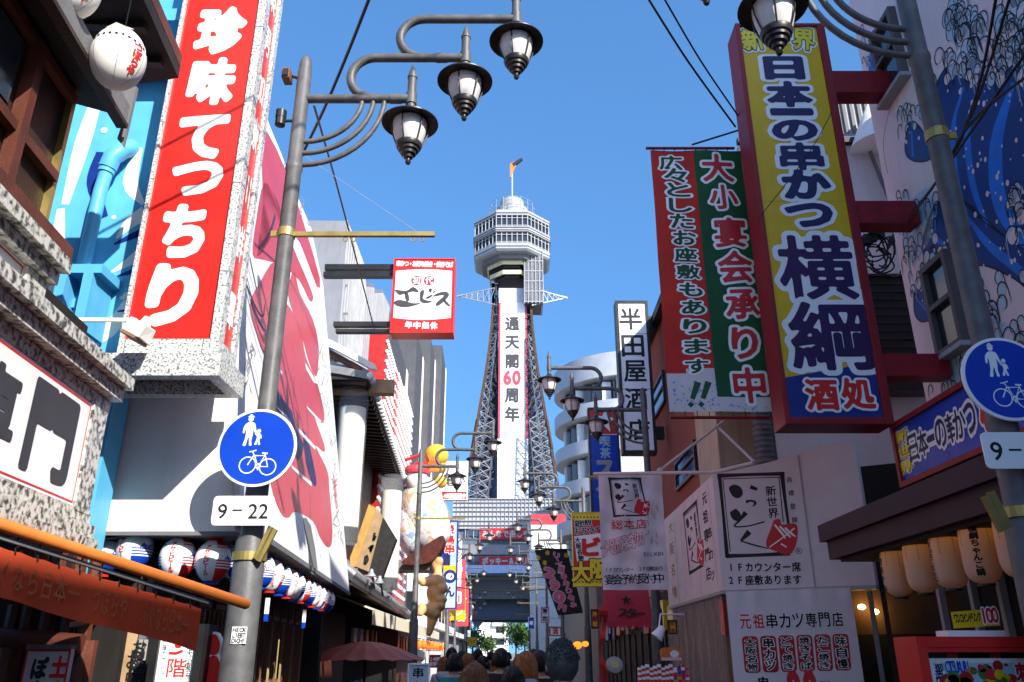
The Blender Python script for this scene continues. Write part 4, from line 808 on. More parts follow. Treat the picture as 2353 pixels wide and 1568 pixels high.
for x in (-4.6, -4.0, -3.3, -2.9): m.box((x, 6.66, 0), (x + .05, 6.7, 2.3), 'concrete_dark')
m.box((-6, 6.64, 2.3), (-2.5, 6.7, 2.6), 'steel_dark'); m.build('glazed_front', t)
# lightbox sign standing below
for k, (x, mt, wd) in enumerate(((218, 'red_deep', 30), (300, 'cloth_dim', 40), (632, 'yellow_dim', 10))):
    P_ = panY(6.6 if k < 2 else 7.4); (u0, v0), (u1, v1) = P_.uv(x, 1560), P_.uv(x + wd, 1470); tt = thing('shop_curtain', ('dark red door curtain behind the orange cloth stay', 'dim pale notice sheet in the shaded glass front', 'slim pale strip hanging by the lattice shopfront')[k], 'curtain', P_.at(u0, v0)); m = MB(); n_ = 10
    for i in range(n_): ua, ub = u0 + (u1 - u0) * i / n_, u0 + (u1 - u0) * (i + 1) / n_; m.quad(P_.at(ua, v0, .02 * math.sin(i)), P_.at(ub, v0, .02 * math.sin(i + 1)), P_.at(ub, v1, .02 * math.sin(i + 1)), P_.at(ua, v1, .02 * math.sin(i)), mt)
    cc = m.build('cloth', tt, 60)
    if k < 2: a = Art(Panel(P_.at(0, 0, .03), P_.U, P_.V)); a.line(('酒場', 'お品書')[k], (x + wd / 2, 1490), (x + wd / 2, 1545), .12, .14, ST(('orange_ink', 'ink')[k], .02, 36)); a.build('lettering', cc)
P = panY(6.2); t = thing('black_lightbox_sign', 'white lightbox with red characters in a black frame beside the lamp pole', 'sign', P.px(405, 1568) * 1.0); (uA, _), (uB, _) = P.uv(368, 1500), P.uv(452, 1500); vT = P.uv(410, 1453)[1]
m = MB(); m.pbox(P, uA - .02, .3, uB, vT, -.2, .02, 'white_sign'); m.build('face', t); m = MB(); w = .055
for b in ((uA - w, .1, uA, vT + w), (uB, .1, uB + w, vT + w), (uA, vT, uB, vT + w), (uA, .1, uB, .3)): m.pbox(P, *b, -.24, .05, 'black_plastic')
m.build('frame', t); a = Art(Panel(P.at(0, 0, .02), P.U, P.V)); a.poly([(402, 1476), (417, 1475), (416, 1488), (404, 1489)], 'red_sign', 1, 3); a.pstroke([(388, 1501), (404, 1502), (420, 1496)], [.018, .02, .02], 'red_sign'); a.fit('階', 406, 1535, 44, 44, ST('red_sign', .008, 56)); a.fit('上', 404, 1585, 40, 36, ST('red_sign', .01, 44))
a.line('二階大小宴会団体の', (437, 1474), (430, 1590), .045, .05, ST('ink', .0, 30)); a.line('一階カウンター二階', (379, 1474), (371, 1590), .035, .042, ST('ink', .0, 30)); a.build('lettering', t)
t = thing('red_skewer_cutout', 'red cutout sign of two fried lumps on a skewer behind the lamp pole', 'sign', (-2.4, 6.3, .5)); P = panY(6.32); m = MB(); m.slab(P, spline([P.uv(x, y) for x, y in ((478, 1640), (470, 1560), (476, 1505), (470, 1480), (482, 1455), (500, 1455), (510, 1480), (504, 1505), (512, 1530), (512, 1600), (505, 1640))], 4, True), -.05, 0, 'white_sign'); m.build('board', t); a = Art(P)
for pts in ([(481, 1503), (474, 1480), (484, 1460), (498, 1460), (506, 1482), (499, 1503)], [(482, 1600), (474, 1550), (482, 1511), (500, 1511), (508, 1545), (504, 1600)]): a.poly(pts, 'red_sign', 1, 4)
a.pstroke([(530, 1470), (512, 1560)], [.03, .01], 'ink', 1); a.build('painting', t)
# ================================================================ RIGHT SIDE OF THE STREET
M('win_frame', (.1, .08, .075), .6); M('wall_pale', (.64, .56, .56), .85, 0, .06, 2, .1, streak=.1); M('wave_navy', (.005, .045, .19), .6, 0, .2, 4); M('wave_blue', (.01, .16, .6), .6, 0, .2, 4); M('wave_pale', (.36, .5, .6), .7, 0, .12, 2); M('wave_orange', (.62, .22, .03), .6, 0, .1)
M('purple_paint', (.045, .02, .03), .7, 0, .15, 4, streak=.2); M('brown_room', (.10, .05, .02), .8, 0, .2, 3); M('cloth_white', (.6, .58, .6), .85, 0, .05, 3, .1, 12); M('cloth_pale', (.62, .56, .57), .85, 0, .06, 3, .5, 5); M('green_ink', (.01, .07, .02), .6); M('red_ink', (.5, .02, .025), .5); M('plank', (.12, .065, .035), .7, 0, .35, 4, .2, streak=.5); M('dark_case', (.01, .012, .013), .2, 0, .1)
WW = panR(4.3, .012); uvW = WW.uv
t = thing('wave_painted_building', 'pale building painted with blue waves and white curls, upper right', 'building', (6, 4, 0)); wave = t
uFar = uvW(2074, 640)[0]; HB = 11.0
m = MB(); m.pbox(WW, uFar, 0, -2.4, HB, -6, 0, 'wall_pale'); wb = m.build('body', t)
a = Art(WW, .0012); rs = random.Random(21)
def blob(pts, mat, lev, sm=4): a.poly(pts, mat, lev, sm)
# broad blue swells (generic bands, no known picture)
SW = [([(2135, 300), (2150, 200), (2185, 150), (2230, 190), (2260, 130), (2300, 170), (2360, 150), (2400, 420), (2360, 560), (2290, 530), (2230, 480), (2190, 420)], 'wave_navy'), ([(2080, 330), (2092, 280), (2120, 300), (2140, 360), (2110, 372), (2085, 360)], 'wave_navy'), ([(2200, 560), (2215, 470), (2260, 500), (2330, 560), (2400, 600), (2400, 690), (2330, 640), (2260, 610), (2215, 620)], 'wave_navy'), ([(2120, 560), (2150, 470), (2185, 480), (2200, 560), (2180, 600), (2140, 610)], 'wave_navy'), ([(2100, 700), (2106, 655), (2130, 640), (2145, 720), (2124, 740), (2106, 730)], 'wave_navy'), ([(1998, 130), (2004, 70), (2012, 95), (2008, 150), (2004, 200), (1996, 190)], 'wave_blue'),
      ([(2400, 20), (2340, 60), (2330, 110), (2380, 130), (2420, 90)], 'wave_pale'), ([(2180, 60), (2220, 40), (2260, 70), (2230, 110), (2190, 100)], 'wave_pale'), ([(2080, 480), (2140, 430), (2150, 520), (2100, 600), (2075, 560)], 'wave_pale'), ([(2230, 780), (2290, 740), (2353, 770), (2353, 850), (2260, 850)], 'wave_pale'), ([(2160, 840), (2210, 800), (2230, 860), (2180, 890)], 'wave_pale')]
for pts, mt in SW: blob(pts, mt, 1)
for pts, w in (([(2215, 200), (2190, 300), (2200, 420), (2230, 520)], .09), ([(2260, 170), (2225, 290), (2235, 420), (2270, 520)], .1), ([(2330, 190), (2290, 330), (2300, 470), (2380, 590)], .2), ([(2225, 500), (2270, 560), (2353, 630)], .09), ([(2150, 480), (2150, 540), (2190, 590)], .07), ([(2095, 300), (2098, 360)], .05), ([(2100, 680), (2140, 725)], .05)): a.pstroke(pts, [w * .3, w, w, w * .4][:len(pts)], 'wave_blue', 2, 6)
def inside(p, poly):
    r = False
    for i in range(len(poly)):
        (x1, y1), (x2, y2) = poly[i], poly[i - 1]
        if (y1 > p[1]) != (y2 > p[1]) and p[0] < (x2 - x1) * (p[1] - y1) / (y2 - y1) + x1: r = not r
    return r
for pts, mt in SW[:5]:
    xs, ys = [p[0] for p in pts], [p[1] for p in pts]; n = int((max(xs) - min(xs)) * (max(ys) - min(ys)) / 900)
    for k in range(n):
        p = (rs.uniform(min(xs), max(xs)), rs.uniform(min(ys), max(ys)))
        if inside(p, pts): r = rs.uniform(.008, .026); a.disc(*uvW(*p), r, 'wall_pale', 4, 10, r * 1.2)
def curl(x, y, s, flip=1, mat='ink', lev=5):      # one brushed foam curl
    u, v = uvW(x, y)
    if u < uFar + s * 1.4: return
    pts = []; A0 = rs.uniform(-.5, .5)
    for q in np.linspace(0, 4.4, 9): r = s * (1 - q / 6.2); pts.append((u + flip * r * math.cos(q + A0), v + r * math.sin(q + A0) * 1.25))
    pts = [(u + flip * s * 1.0, v - s * 1.3)] + pts; a.stroke(pts, [.005] + [.013] * 6 + [.009] * 2 + [.004], mat, lev, 2)
    if rs.random() < .5: a.stroke([(p_, q_ - .03) for p_, q_ in pts], [.008] + [.03] * 6 + [.018] * 2 + [.006], 'wave_pale', lev - .4, 2)
    if mat == 'ink' and s > .07: a.disc(u + flip * s * .15, v + .02, s * .55, rs.choice(('wave_pale', 'wall_pale')), lev - 1, 12, s * .65)
def curls(n, x0, x1, y0, y1, s0=.05, s1=.12):
    for k in range(int(n * 1.5)): curl(rs.uniform(x0, x1), rs.uniform(y0, y1), rs.uniform(s0, s1) * 1.35, rs.choice((-1, 1)))
curls(46, 2165, 2400, 0, 130); curls(26, 2140, 2390, 110, 190, .05, .1); curls(9, 2062, 2120, 250, 300, .04, .07); curls(14, 2060, 2180, 440, 600, .04, .08); curls(34, 2010, 2150, 520, 700, .03, .07); curls(16, 2320, 2400, 400, 560, .05, .09); curls(22, 2230, 2400, 640, 860, .05, .1); curls(10, 2140, 2230, 820, 900, .03, .06); curls(10, 1960, 2010, 60, 260, .03, .05)
for pts, mt in SW[:5]:      # foam edge along the top of each swell
    q = spline([uvW(*p) for p in pts], 5, True); a.stroke(q + q[:1], .014, 'ink', 3)
a.stroke([uvW(2040, 400), uvW(2030, 330), uvW(2045, 250), uvW(2075, 160), uvW(2110, 40)], .01, 'ink', 1, 4)
a.build('painted_waves', wb)
# windows of the wave building
def wwin(L_, R_, name, panes):
    uL = (uvW(*L_[0])[0] + uvW(*L_[1])[0]) / 2; uR = (uvW(*R_[0])[0] + uvW(*R_[1])[0]) / 2; vT = (uvW(*L_[0])[1] + uvW(*R_[0])[1]) / 2; vB = (uvW(*L_[1])[1] + uvW(*R_[1])[1]) / 2
    m = MB(); w = .06
    for b in ((uL, vB, uR, vB + w), (uL, vT - w, uR, vT), (uL, vB + w, uL + w, vT - w), (uR - w, vB + w, uR, vT - w), (uL + w, vB + (vT - vB) * .5, uR - w, vB + (vT - vB) * .5 + .05)): m.pbox(WW, *b, -.05, .09, 'win_frame')
    f = m.build('window', t); m = MB(); m.pbox(WW, uL + w, vB + w, uR - w, vT - w, .01, .03, 'glass_dark'); m.build('pane', f)
    m = MB(); m.pbox(WW, uL - .04, vB - .05, uR + .04, vB - .002, 0, .13, 'grey_mid'); m.build('sill', f)
wwin(((2012, 81), (2040, 243)), ((2060, 20), (2089, 172)), 'window', 0); wwin(((2132, 621), (2170, 832)), ((2185, 572), (2232, 780)), 'window', 1)
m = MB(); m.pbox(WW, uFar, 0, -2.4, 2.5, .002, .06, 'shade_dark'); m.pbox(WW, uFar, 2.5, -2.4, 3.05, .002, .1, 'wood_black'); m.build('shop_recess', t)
m = MB()
for x in (2185, 2262, 2330): u = uvW(x, 1400)[0]; m.pbox(WW, u, 0, u + .06, 2.5, .06, .12, 'grey_mid')
m.pbox(WW, -6.6, 1.95, -2.4, 2.0, .06, .1, 'grey_mid'); m.split('shop_window_frame', t)
# neighbour further towards the camera, unseen, its roofline shaped to shade the street
t = thing('corner_building', 'plain low pale building beside the wave painted building, behind the viewer', 'building', (6, -3, 0)); m = MB(); m.slab(Panel((4.25, 0, 0), (0, 1, 0)), [(-12, 0), (2.2, 0), (2.2, 8.4), (-3.2, 8.4), (-5.6, 9.62), (-12, 9.62)], 0, 6, 'wall_pale'); m.build('body', t)
m = MB()
for k in range(5): m.box((4.2, -10 + 2.3 * k, 4), (4.26, -8.8 + 2.3 * k, 5.6), 'glass_dark')
m.split('window', t)
# ---- tall yellow vertical sign
YP = panY(7.5); t = thing('yellow_vertical_sign', 'tall yellow sign in a dark red frame with big navy and purple characters', 'sign', (3.2, 7.5, 3.7))
zb, zt = YP.uv(1930, 975)[1], YP.uv(1790, 53)[1]; x0, x1 = 2.63, 3.68
m = MB(); w = .09
m.box((x0, 7.5, zb), (x0 + w * .6, 7.86, zt), 'red_frame'); m.box((x1 - w, 7.5, zb), (x1, 7.86, zt), 'red_frame'); m.box((x0 + w * .6, 7.5, zb), (x1 - w, 7.86, zb + .07), 'red_frame'); m.box((x0 + w * .6, 7.5, zt - .04), (x1 - w, 7.86, zt), 'red_frame'); m.build('frame', t, bevel=.006)
m = MB(); m.box((x0 + w * .6, 7.53, zb + .07), (x1 - w, 7.8, zt - .04), 'yellow_sign'); m.build('face', t)
a = Art(Panel((0, 7.53, 0), (1, 0, 0)), .0015); fa, fb = x0 + w * .6, x1 - w; f0, f1 = zb + .07, zt - .04
va, vb = YP.uv(1812, 866)[1], YP.uv(2020, 831)[1]; a.uvpoly([(fa, f0), (fb, f0), (fb, vb), (fa, va)], 'blue_deep', 1)
vs = YP.uv(1860, 460)[1]; a.rect(fa, vs, fb, vs + .006, 'gold_metal', 1)
WO = lambda fill, off=.055, w=.09, res=56: OUT(fill, 'white_sign', off, w, res, 2)
for ch, x, y, w_, h_ in (('日', 1801, 157, 93, 54), ('本', 1813, 217, 104, 60), ('一', 1819, 258, 100, 17), ('の', 1826, 300, 106, 49), ('串', 1841, 360, 102, 64), ('か', 1853, 424, 112, 68), ('つ', 1859, 495, 110, 56)): a.fit(ch, x, y, w_, h_, WO('navy', .03 if ch == '串' else .055 if ch != '一' else .04), 2)
for ch, x, y, w_, h_ in (('横', 1876, 614, 176, 148), ('綱', 1907, 772, 188, 158)): a.fit(ch, x, y, w_, h_, OUT('purple_ink', 'white_sign', .022, .07, 72, 1), 4 if ch == '綱' else 2)
for ch, x, y in (('酒', 1888, 908), ('処', 1970, 905)): a.fit(ch, x, y, 76, 72, OUT('red_sign', 'white_sign', .035, .07, 56, 1), 6)
for ch, x, y, r in (('新', 1728, 92, .12), ('世', 1786, 70, 0), ('界', 1846, 92, -.12)): a.fit(ch, x, y, 52, 50, dict(layers=[(.13, 'white_sign'), (.065, 'green_ink'), (.03, 'yellow_trim')], res=50, soft=1), 2, r)
a.build('lettering', t)
m = MB()
for (xa, ya), (xb, yb) in (((1905, 155), (2003, 212)), ((1962, 455), (2070, 515)), ((2030, 808), (2146, 870))):
    (_, z1), (_, z0) = YP.uv(1950, ya), YP.uv(1950, yb); m.box((x1, 7.56, z0 + .05), (4.36, 7.78, z1 - .0), 'red_frame')
m.split('wall_bracket', t)
# ---- red and green cloth banner
BP = panY(8.15); t = thing('red_green_banner', 'red and green cloth banner with white edged characters left of the yellow sign', 'banner', (2.2, 8.15, 4))
(ul, vt), (ur, _), (_, vb) = BP.uv(1485.6, 346), BP.uv(1692, 346), BP.uv(1660, 947); ub0, ub1 = BP.uv(1548, 947)[0], BP.uv(1787, 947)[0]; ul, ur = (ul + ub0) / 2, (ur + ub1) / 2
def wob(u, v): return .012 * math.sin(u * 9 + v * 1.7) + .01 * math.sin(v * 5.1)
class Cloth:
    def __init__(s, P, f): s.P = P; s.f = f; s.uv = P.uv
    def at(s, u, v, n=0): return s.P.at(u, v, n + s.f(u, v))
def clothmesh(P, u0, v0, u1, v1, f, nu, nv, matf, th=.004):
    m = MB(); g = lambda i, j: P.at(u0 + (u1 - u0) * i / nu, v0 + (v1 - v0) * j / nv, f(u0 + (u1 - u0) * i / nu, v0 + (v1 - v0) * j / nv))
    m.v = [tuple(g(i, j)) for j in range(nv + 1) for i in range(nu + 1)]
    for j in range(nv):
        for i in range(nu): b = j * (nu + 1) + i; m.f.append((b, b + 1, b + nu + 2, b + nu + 1)); m.m.append(matf((i + .5) / nu, (j + .5) / nv))
    return m
um = ul + (ur - ul) * .475
m = clothmesh(BP, ul, vb, ur, vt, wob, 40, 60, lambda a, b: 'cloth_pale' if (a < .475 and b < .13 + .06 * a) or b < .05 else 'red_cloth' if a < .475 else 'green_cloth'); sh = m.build('sheet', t, 60)
a = Art(Cloth(BP, wob), .0015); k = lambda x, y: (1470.6 + .43 * x, 306.4 + .43 * y)
for i, (ch, x, y) in enumerate((('広', 165, 155), ('々', 190, 222), ('と', 205, 302), ('し', 215, 388), ('た', 222, 472), ('お', 238, 560), ('座', 245, 650), ('敷', 258, 742), ('も', 270, 838), ('あ', 283, 935), ('り', 292, 1035), ('ま', 300, 1140), ('す', 305, 1245))): a.fit(ch, *k(x, y), 54, 33, OUT('green_ink', 'white_sign', .025, .08, 48, 1), 1 + i % 2 * 2)
for i, (ch, x, y, w_, h_) in enumerate((('大', 415, 185, 72, 64), ('小', 445, 345, 66, 58), ('宴', 482, 532, 74, 66), ('会', 510, 715, 78, 74), ('承', 545, 915, 76, 68), ('り', 560, 1120, 60, 72), ('中', 585, 1345, 74, 84))): a.fit(ch, *k(x, y), w_, h_, OUT('red_ink', 'white_sign', .028, .075, 54, 1), 1 + i % 2 * 2)
for dx in (0, 55): a.pstroke([k(310 + dx, 1330), k(280 + dx, 1420)], [.07, .05], 'green_ink', 2); a.disc(*BP.uv(*k(272 + dx, 1450)), .035, 'green_ink', 2, 4)
for i in range(90): x, y = rs.uniform(175, 720), rs.uniform(1330, 1480); a.pstroke([k(x, y), k(x + rs.uniform(-20, 20), y - rs.uniform(5, 16))], [.012, .004], 'wave_blue', 1) if x < 430 or y > 1450 else None
a.build('lettering', sh)
m = MB(); m.tube([BP.at(ul - .05, vt + .03), BP.at(2.66, vt + .03)], .018, 'red_frame'); m.tube([BP.at(ul, vb - .06), BP.at(2.7, vb - .06)], .018, 'red_frame'); m.tube([BP.px(1590, 333), BP.px(1706, 297)], .012, 'steel_dark'); m.split('rod', t); m = MB()
for i in range(9):
    u = ul + (ur - ul) * (i + .3) / 8.6; m.tube([BP.at(u, vt + .03, .02), BP.at(u, vt - .01, .006)], .006, 'cable_black', 5); m.tube([BP.at(u, vb - .06, .02), BP.at(u, vb + .01, .006)], .005, 'cable_black', 5)
m.split('tie', t)
# ---- purple eave with cream lanterns, blue sign above it
EV = panR(2.9, .012); t = thing('purple_eave', 'dull purple boarded eave over the dark shop at the right edge', 'eave', (3.6, 6, 2.6)); uE = EV.uv(1893, 1280)[0]
m = MB(); m.pbox(EV, uE - .06, 2.70, -1.5, 2.86, -1.35, 0, 'purple_paint'); m.pbox(EV, uE, 2.53, -1.5, 2.70, -1.35, -.05, 'purple_paint'); m.pbox(EV, uE + .1, 2.5, -1.5, 2.53, -1.3, -.12, 'wood_black'); m.build('boards', t)
BS = panR(3.6, .012); t = thing('blue_shop_sign', 'long blue sign with navy characters in a red frame above the purple eave', 'sign', (3.6, 6, 3.1))
uL = BS.uv(2055, 1050)[0]; vB, vT = BS.uv(2065, 1123)[1], BS.uv(2044, 977)[1]; uR = uL + 4.2
m = MB(); m.pbox(BS, uL + .05, vB + .05, uR - .05, vT - .05, -.2, -.03, 'blue_sign'); m.build('face', t); m = MB()
for b in ((uL, vB, uR, vB + .05), (uL, vT - .05, uR, vT), (uL, vB + .05, uL + .05, vT - .05), (uR - .05, vB + .05, uR, vT - .05)): m.pbox(BS, *b, -.22, 0, 'red_frame')
m.build('frame', t); a = Art(Panel(BS.at(0, 0, -.03), BS.U, BS.V), .0015); q = lambda x, y: (2010 + .254 * x, 827 + .254 * y); uvb = lambda x, y: a.P.uv(*q(x, y))
for ch, x, y in (('新', 245, 690), ('世', 268, 825), ('界', 290, 970)): a.fit(ch, *uvb(x, y), .26, .115, dict(layers=[(.13, 'white_sign'), (.07, 'ink'), (.035, 'yellow_trim')], res=40), 1, 0, False)
c0, c1 = uvb(350, 790), uvb(860, 535)
for i, ch in enumerate('日本一の串かつ'): f = i / 6; a.fit(ch, c0[0] + (c1[0] - c0[0]) * f ** .92, (c0[1] + c1[1]) / 2 + .0, .19, .25 if ch != '一' else .06, OUT('navy', 'white_sign', .022, .09, 48, 1), 1 + i % 2 * 2, 0, False)
for i, ch in enumerate('横綱'): a.fit(ch, c1[0] + .30 + .36 * i, c1[1] + .02, .3, .36, OUT('red_sign', 'white_sign', .05, .07, 44, 1), 2, 0, False)
a.build('lettering', t)
m0 = bpy.data.materials.new('lit_paper'); m0.use_nodes = True; MATS['lit_paper'] = m0; nn_ = m0.node_tree.nodes; ll_ = m0.node_tree.links; bs = nn_['Principled BSDF']; bs.inputs['Base Color'].default_value = (.66, .5, .38, 1); bs.inputs['Roughness'].default_value = .8
tr = nn_.new('ShaderNodeBsdfTranslucent'); tr.inputs[0].default_value = (.8, .52, .2, 1); mxx = nn_.new('ShaderNodeMixShader'); mxx.inputs[0].default_value = .3; ll_.new(bs.outputs[0], mxx.inputs[1]); ll_.new(tr.outputs[0], mxx.inputs[2]); ll_.new(mxx.outputs[0], nn_['Material Output'].inputs[0])
LX = 3.18; TXT = ('一串入魂', '横綱ちゃんこ鍋', '心を込めて仕込む', '', '名物串かつ'); LB = ('first cream paper lantern at the right picture edge, black characters beside the lamp pole', 'second cream lantern from the right, two columns of black characters', 'middle cream lantern with characters on its street side edge', 'blank faced cream lantern, second from the eave end', 'cream lantern at the far end of the purple eave')
for i in range(5):
    y = 5.30 + .445 * i; c = Vector((LX + .012 * y, y, 2.36)); t = thing('cream_paper_lantern', LB[i], 'lantern', c, 0, 'cream lanterns under the purple eave'); r, h = .118, .225
    m = MB(); pr = [(.05, -h)] + [(r * (1 - abs(z) ** 5) ** .5 if abs(z) < .98 else .055, h * z) for z in np.linspace(-.97, .97, 24)] + [(.05, h)]; m.lathe(c, pr, 'lit_paper', 30); sh = m.build('shade', t, 60)
    m = MB(); m.lathe(c, [(.058, -h - .012), (.058, -h + .004)], 'black_plastic', 18); m.lathe(c, [(.058, h - .004), (.058, h + .02)], 'black_plastic', 18); m.tube([c + Vector((0, 0, h)), c + Vector((0, 0, h + .1))], .004, 'cable_black', 5); m.split('ring', t)
    class Cyl(Ball):
        def at(s, u, v, n=0): q = s.a0 + u / s.r; k_ = (1 - min(.98, abs(v / s.rz)) ** 5) ** .5; return s.c + Vector(((s.r * k_ + n) * math.cos(q), (s.r * k_ + n) * math.sin(q), v))
    a = Art(Cyl(c, r, h, R((-118, -128, 176, 150, 168)[i])), .002)
    if TXT[i]:
        n = len(TXT[i]); s = min(.085, .33 / n)
        for k2, ch in enumerate(TXT[i]): a.char(ch, 0, .14 - k2 * (.29 / max(1, n - 1)), s * 1.25, s * 1.05, ST('ink', .045, 36), 1)
    for du in (.09, .19, -.1): a.stroke([(du, v) for v in np.linspace(.2, .02, 8)], .003, 'ink_soft', 1)
    a.build('lettering', sh)
    pl = bpy.data.lights.new('lantern_bulb', 'POINT'); pl.energy = .22; pl.color = (1, .55, .2); pl.shadow_soft_size = .02; po = bpy.data.objects.new('lantern_bulb', pl); COL.objects.link(po); po.parent = t; po.location = (0, 0, .14)
# ---- red display case at the lower right with posters, yellow price card
CP_ = panY(4.95); t = thing('red_menu_case', 'bright red framed menu case with food posters in the lower right corner', 'display case', (2.7, 4.95, 0)); (uL, vT), (uI, vI) = CP_.uv(2104, 1463), CP_.uv(2126, 1496)
uR = uL + 1.5; m = MB(); m.pbox(CP_, uL, .2, uL + .055, vT, -.3, .0, 'red_sign'); m.pbox(CP_, uL + .055, vT - .085, uR, vT, -.3, 0, 'red_sign'); m.pbox(CP_, uR - .055, .2, uR, vT - .085, -.3, 0, 'red_sign'); m.pbox(CP_, uL + .055, vT - .062, uR - .055, vT - .056, 0, .003, 'red_deep'); m.build('frame', t, bevel=.005)
m = MB(); m.pbox(CP_, uL + .055, .2, uR - .055, vT - .085, -.28, -.1, 'dark_case'); 
for x in (2205, 2305): u = CP_.uv(x, 1500)[0]; m.pbox(CP_, u - .03, .2, u + .03, vT - .085, -.1, -.09, 'orange_cloth')
m.build('interior', t); PPn = Panel(CP_.at(0, 0, -.05), CP_.U, CP_.V); (p0, pv) = PPn.uv(2134, 1513); m = MB(); m.pbox(CP_, p0, .3, uR - .08, pv, -.06, -.05, 'paper_white'); po = m.build('poster', t)
a = Art(PPn); (b0, bv), (b1, _) = PPn.uv(2143, 1523), PPn.uv(2329, 1523); a.rect(b0, .3, b1, bv, 'wave_pale', 1); a.line('OTSUKURI', (2178, 1533), (2224, 1532), .045, .09, ST('blue_sign', .02, 30), 2); a.disc(*PPn.uv(2158, 1552), .035, 'white_sign', 2, 20, .07); a.line('御造り', (2157, 1535), (2157, 1565), .05, .05, ST('navy', .03, 26), 3)
for k in range(46):
    x, y = rs.uniform(2230, 2325) if k < 30 else rs.uniform(2168, 2225), rs.uniform(1528, 1590) if k < 30 else rs.uniform(1555, 1590); r = rs.uniform(.012, .04); a.disc(*PPn.uv(x, y), r, rs.choice(('red_deep', 'red_ink', 'orange_paint', 'leaf', 'yellow_sign', 'red_deep', 'pink_ink')), 3 + k % 6, 12, r * rs.uniform(.6, 1.2))
a.fit('刺', 2352, 1545, 40, 46, OUT('red_ink', 'white_sign', .03, .06, 36), 2); a.build('printing', po)
t = thing('price_card', 'small yellow card reading 100 on top of the red menu case', 'sign', CP_.px(2267, 1440)); (c0, w0), (c1, w1) = CP_.uv(2217, 1443), CP_.uv(2317, 1400); Q = Panel(CP_.at(c0, w0, -.12), (1, -.02, .06)); wd_, hd_ = c1 - c0, w1 - w0 - .01
m = MB(); m.pbox(Q, 0, 0, wd_, hd_, -.006, 0, 'yellow_sign'); m.build('card', t); m = MB(); m.pbox(CP_, c0 - .05, vT + .001, c1 + .01, vT + .035, -.25, -.1, 'white_paint'); m.build('base', t); a = Art(Q, .001); a.line('ワンコインドリンク', (.02, .055), (wd_ * .58, .055), .026, .06, ST('ink', .04, 26), px=False)
a.line('100', (wd_ * .68, .06), (wd_ * .92, .06), .085, .12, OUT('red_sign', 'white_sign', .03, .06, 36), 1, px=False); a.build('lettering', t)
# ---- corner sign box on the next building
P0, P1 = Vector((2.51, 10.02, 0)), Vector((3.98, 9.17, 0)); FP = Panel(P0, P1 - P0); LP = Panel(P0, Vector((-.012, -1, 0))); WF_ = (P1 - P0).length
t = thing('corner_sign_box', 'pale wrap around corner sign with brushed black logo in a square', 'sign', P0 + Vector((0, 0, 2.4))); vB = FP.uv(1661, 1357)[1]; vT0 = FP.uv(1636, 1092)[1]; vT1 = FP.uv(1985, 1007)[1]
m = MB(); m.slab(FP, [(0, vB), (WF_, vB), (WF_, vT1), (WF_ * .4, vT0 + (vT1 - vT0) * .32), (0, vT0)], -.25, 0, 'cloth_pale'); fr = m.build('front_face', t)
m = MB(); uF = LP.uv(1530, 1290)[0]; m.pbox(LP, uF, vB, -.002, vT0, -.2, 0, 'cloth_pale'); lf = m.build('side_face', t)
m = MB(); m.pbox(FP, -.02, vB - .04, WF_, vB, -.25, .02, 'grey_mid'); m.pbox(LP, uF, vB - .04, -.02, vB, -.25, .015, 'grey_mid'); m.build('bottom_rail', t); m = MB(); u5 = FP.uv(1852, 1200)[0]; m.pbox(FP, u5, vB, u5 + .02, vT1 - .12, 0, .006, 'grey_mid'); m.build('joint_strip', t)
def itt_logo(a, f, k, lev=1):
    """square brushed frame with four brush strokes; f maps photo points of the front sign to uv, k metres per photo unit"""
    S = lambda pts, ws, mat='ink', l=0, sm=5: a.stroke([f(*p) for p in pts], [w * k * 1.3 for w in ws], mat, lev + l, sm)
    S([(1648, 1094), (1720, 1091), (1803, 1089)], (9, 6, 8)); S([(1653, 1092), (1662, 1180), (1671, 1281)], (8, 6, 8)); S([(1797, 1089), (1804, 1150), (1812, 1205)], (9, 6, 5)); S([(1668, 1278), (1740, 1276), (1815, 1272)], (8, 6, 8))
    S([(1661, 1101), (1725, 1099), (1792, 1097)], (2, 1.6, 2)); S([(1661, 1101), (1669, 1180), (1678, 1268)], (2, 1.6, 2)); S([(1790, 1097), (1800, 1200)], (2, 2), 'ink', 0, 2)
    a.uvpoly(spline([f(*p) for p in ((1675, 1122), (1687, 1114), (1702, 1120), (1707, 1135), (1698, 1145), (1684, 1141))], 4, True), 'ink', lev)
    S([(1724, 1119), (1740, 1125)], (8, 6), sm=2); S([(1714, 1154), (1726, 1151), (1736, 1156), (1730, 1164)], (6, 4, 5, 2)); S([(1684, 1173), (1692, 1186), (1700, 1196)], (14, 19, 8)); S([(1714, 1178), (1706, 1188), (1699, 1197), (1688, 1210), (1720, 1209), (1757, 1199)], (10, 7, 4, 3, 2.5, 3)); S([(1722, 1222), (1712, 1233), (1702, 1243)], (11, 8, 4)); S([(1702, 1243), (1730, 1252), (1766, 1261)], (3, 3, 2))
    a.line('新世界', f(1771, 1128), f(1777, 1179), 27 * k, 26 * k, ST('ink', .02, 36), lev, px=False)
    a.uvpoly(spline([f(*p) for p in ((1772, 1214), (1779, 1196), (1793, 1194), (1797, 1206), (1824, 1203), (1833, 1215), (1829, 1254), (1812, 1276), (1786, 1268), (1763, 1258), (1762, 1240))], 3, True), 'red_ink', lev + 1)
    for d in (0, 12, 24): S([(1780 + d, 1206 + d * .3), (1797 + d, 1226 + d * .1), (1805 + d, 1238 - d * .2)], (3, 4, 2), 'white_sign', 2, 3)
    S([(1768, 1258), (1800, 1235), (1826, 1214)], (2, 2, 2), 'white_sign', 2, 2); S([(1795, 1250), (1808, 1258)], (3, 2), 'white_sign', 2, 2)
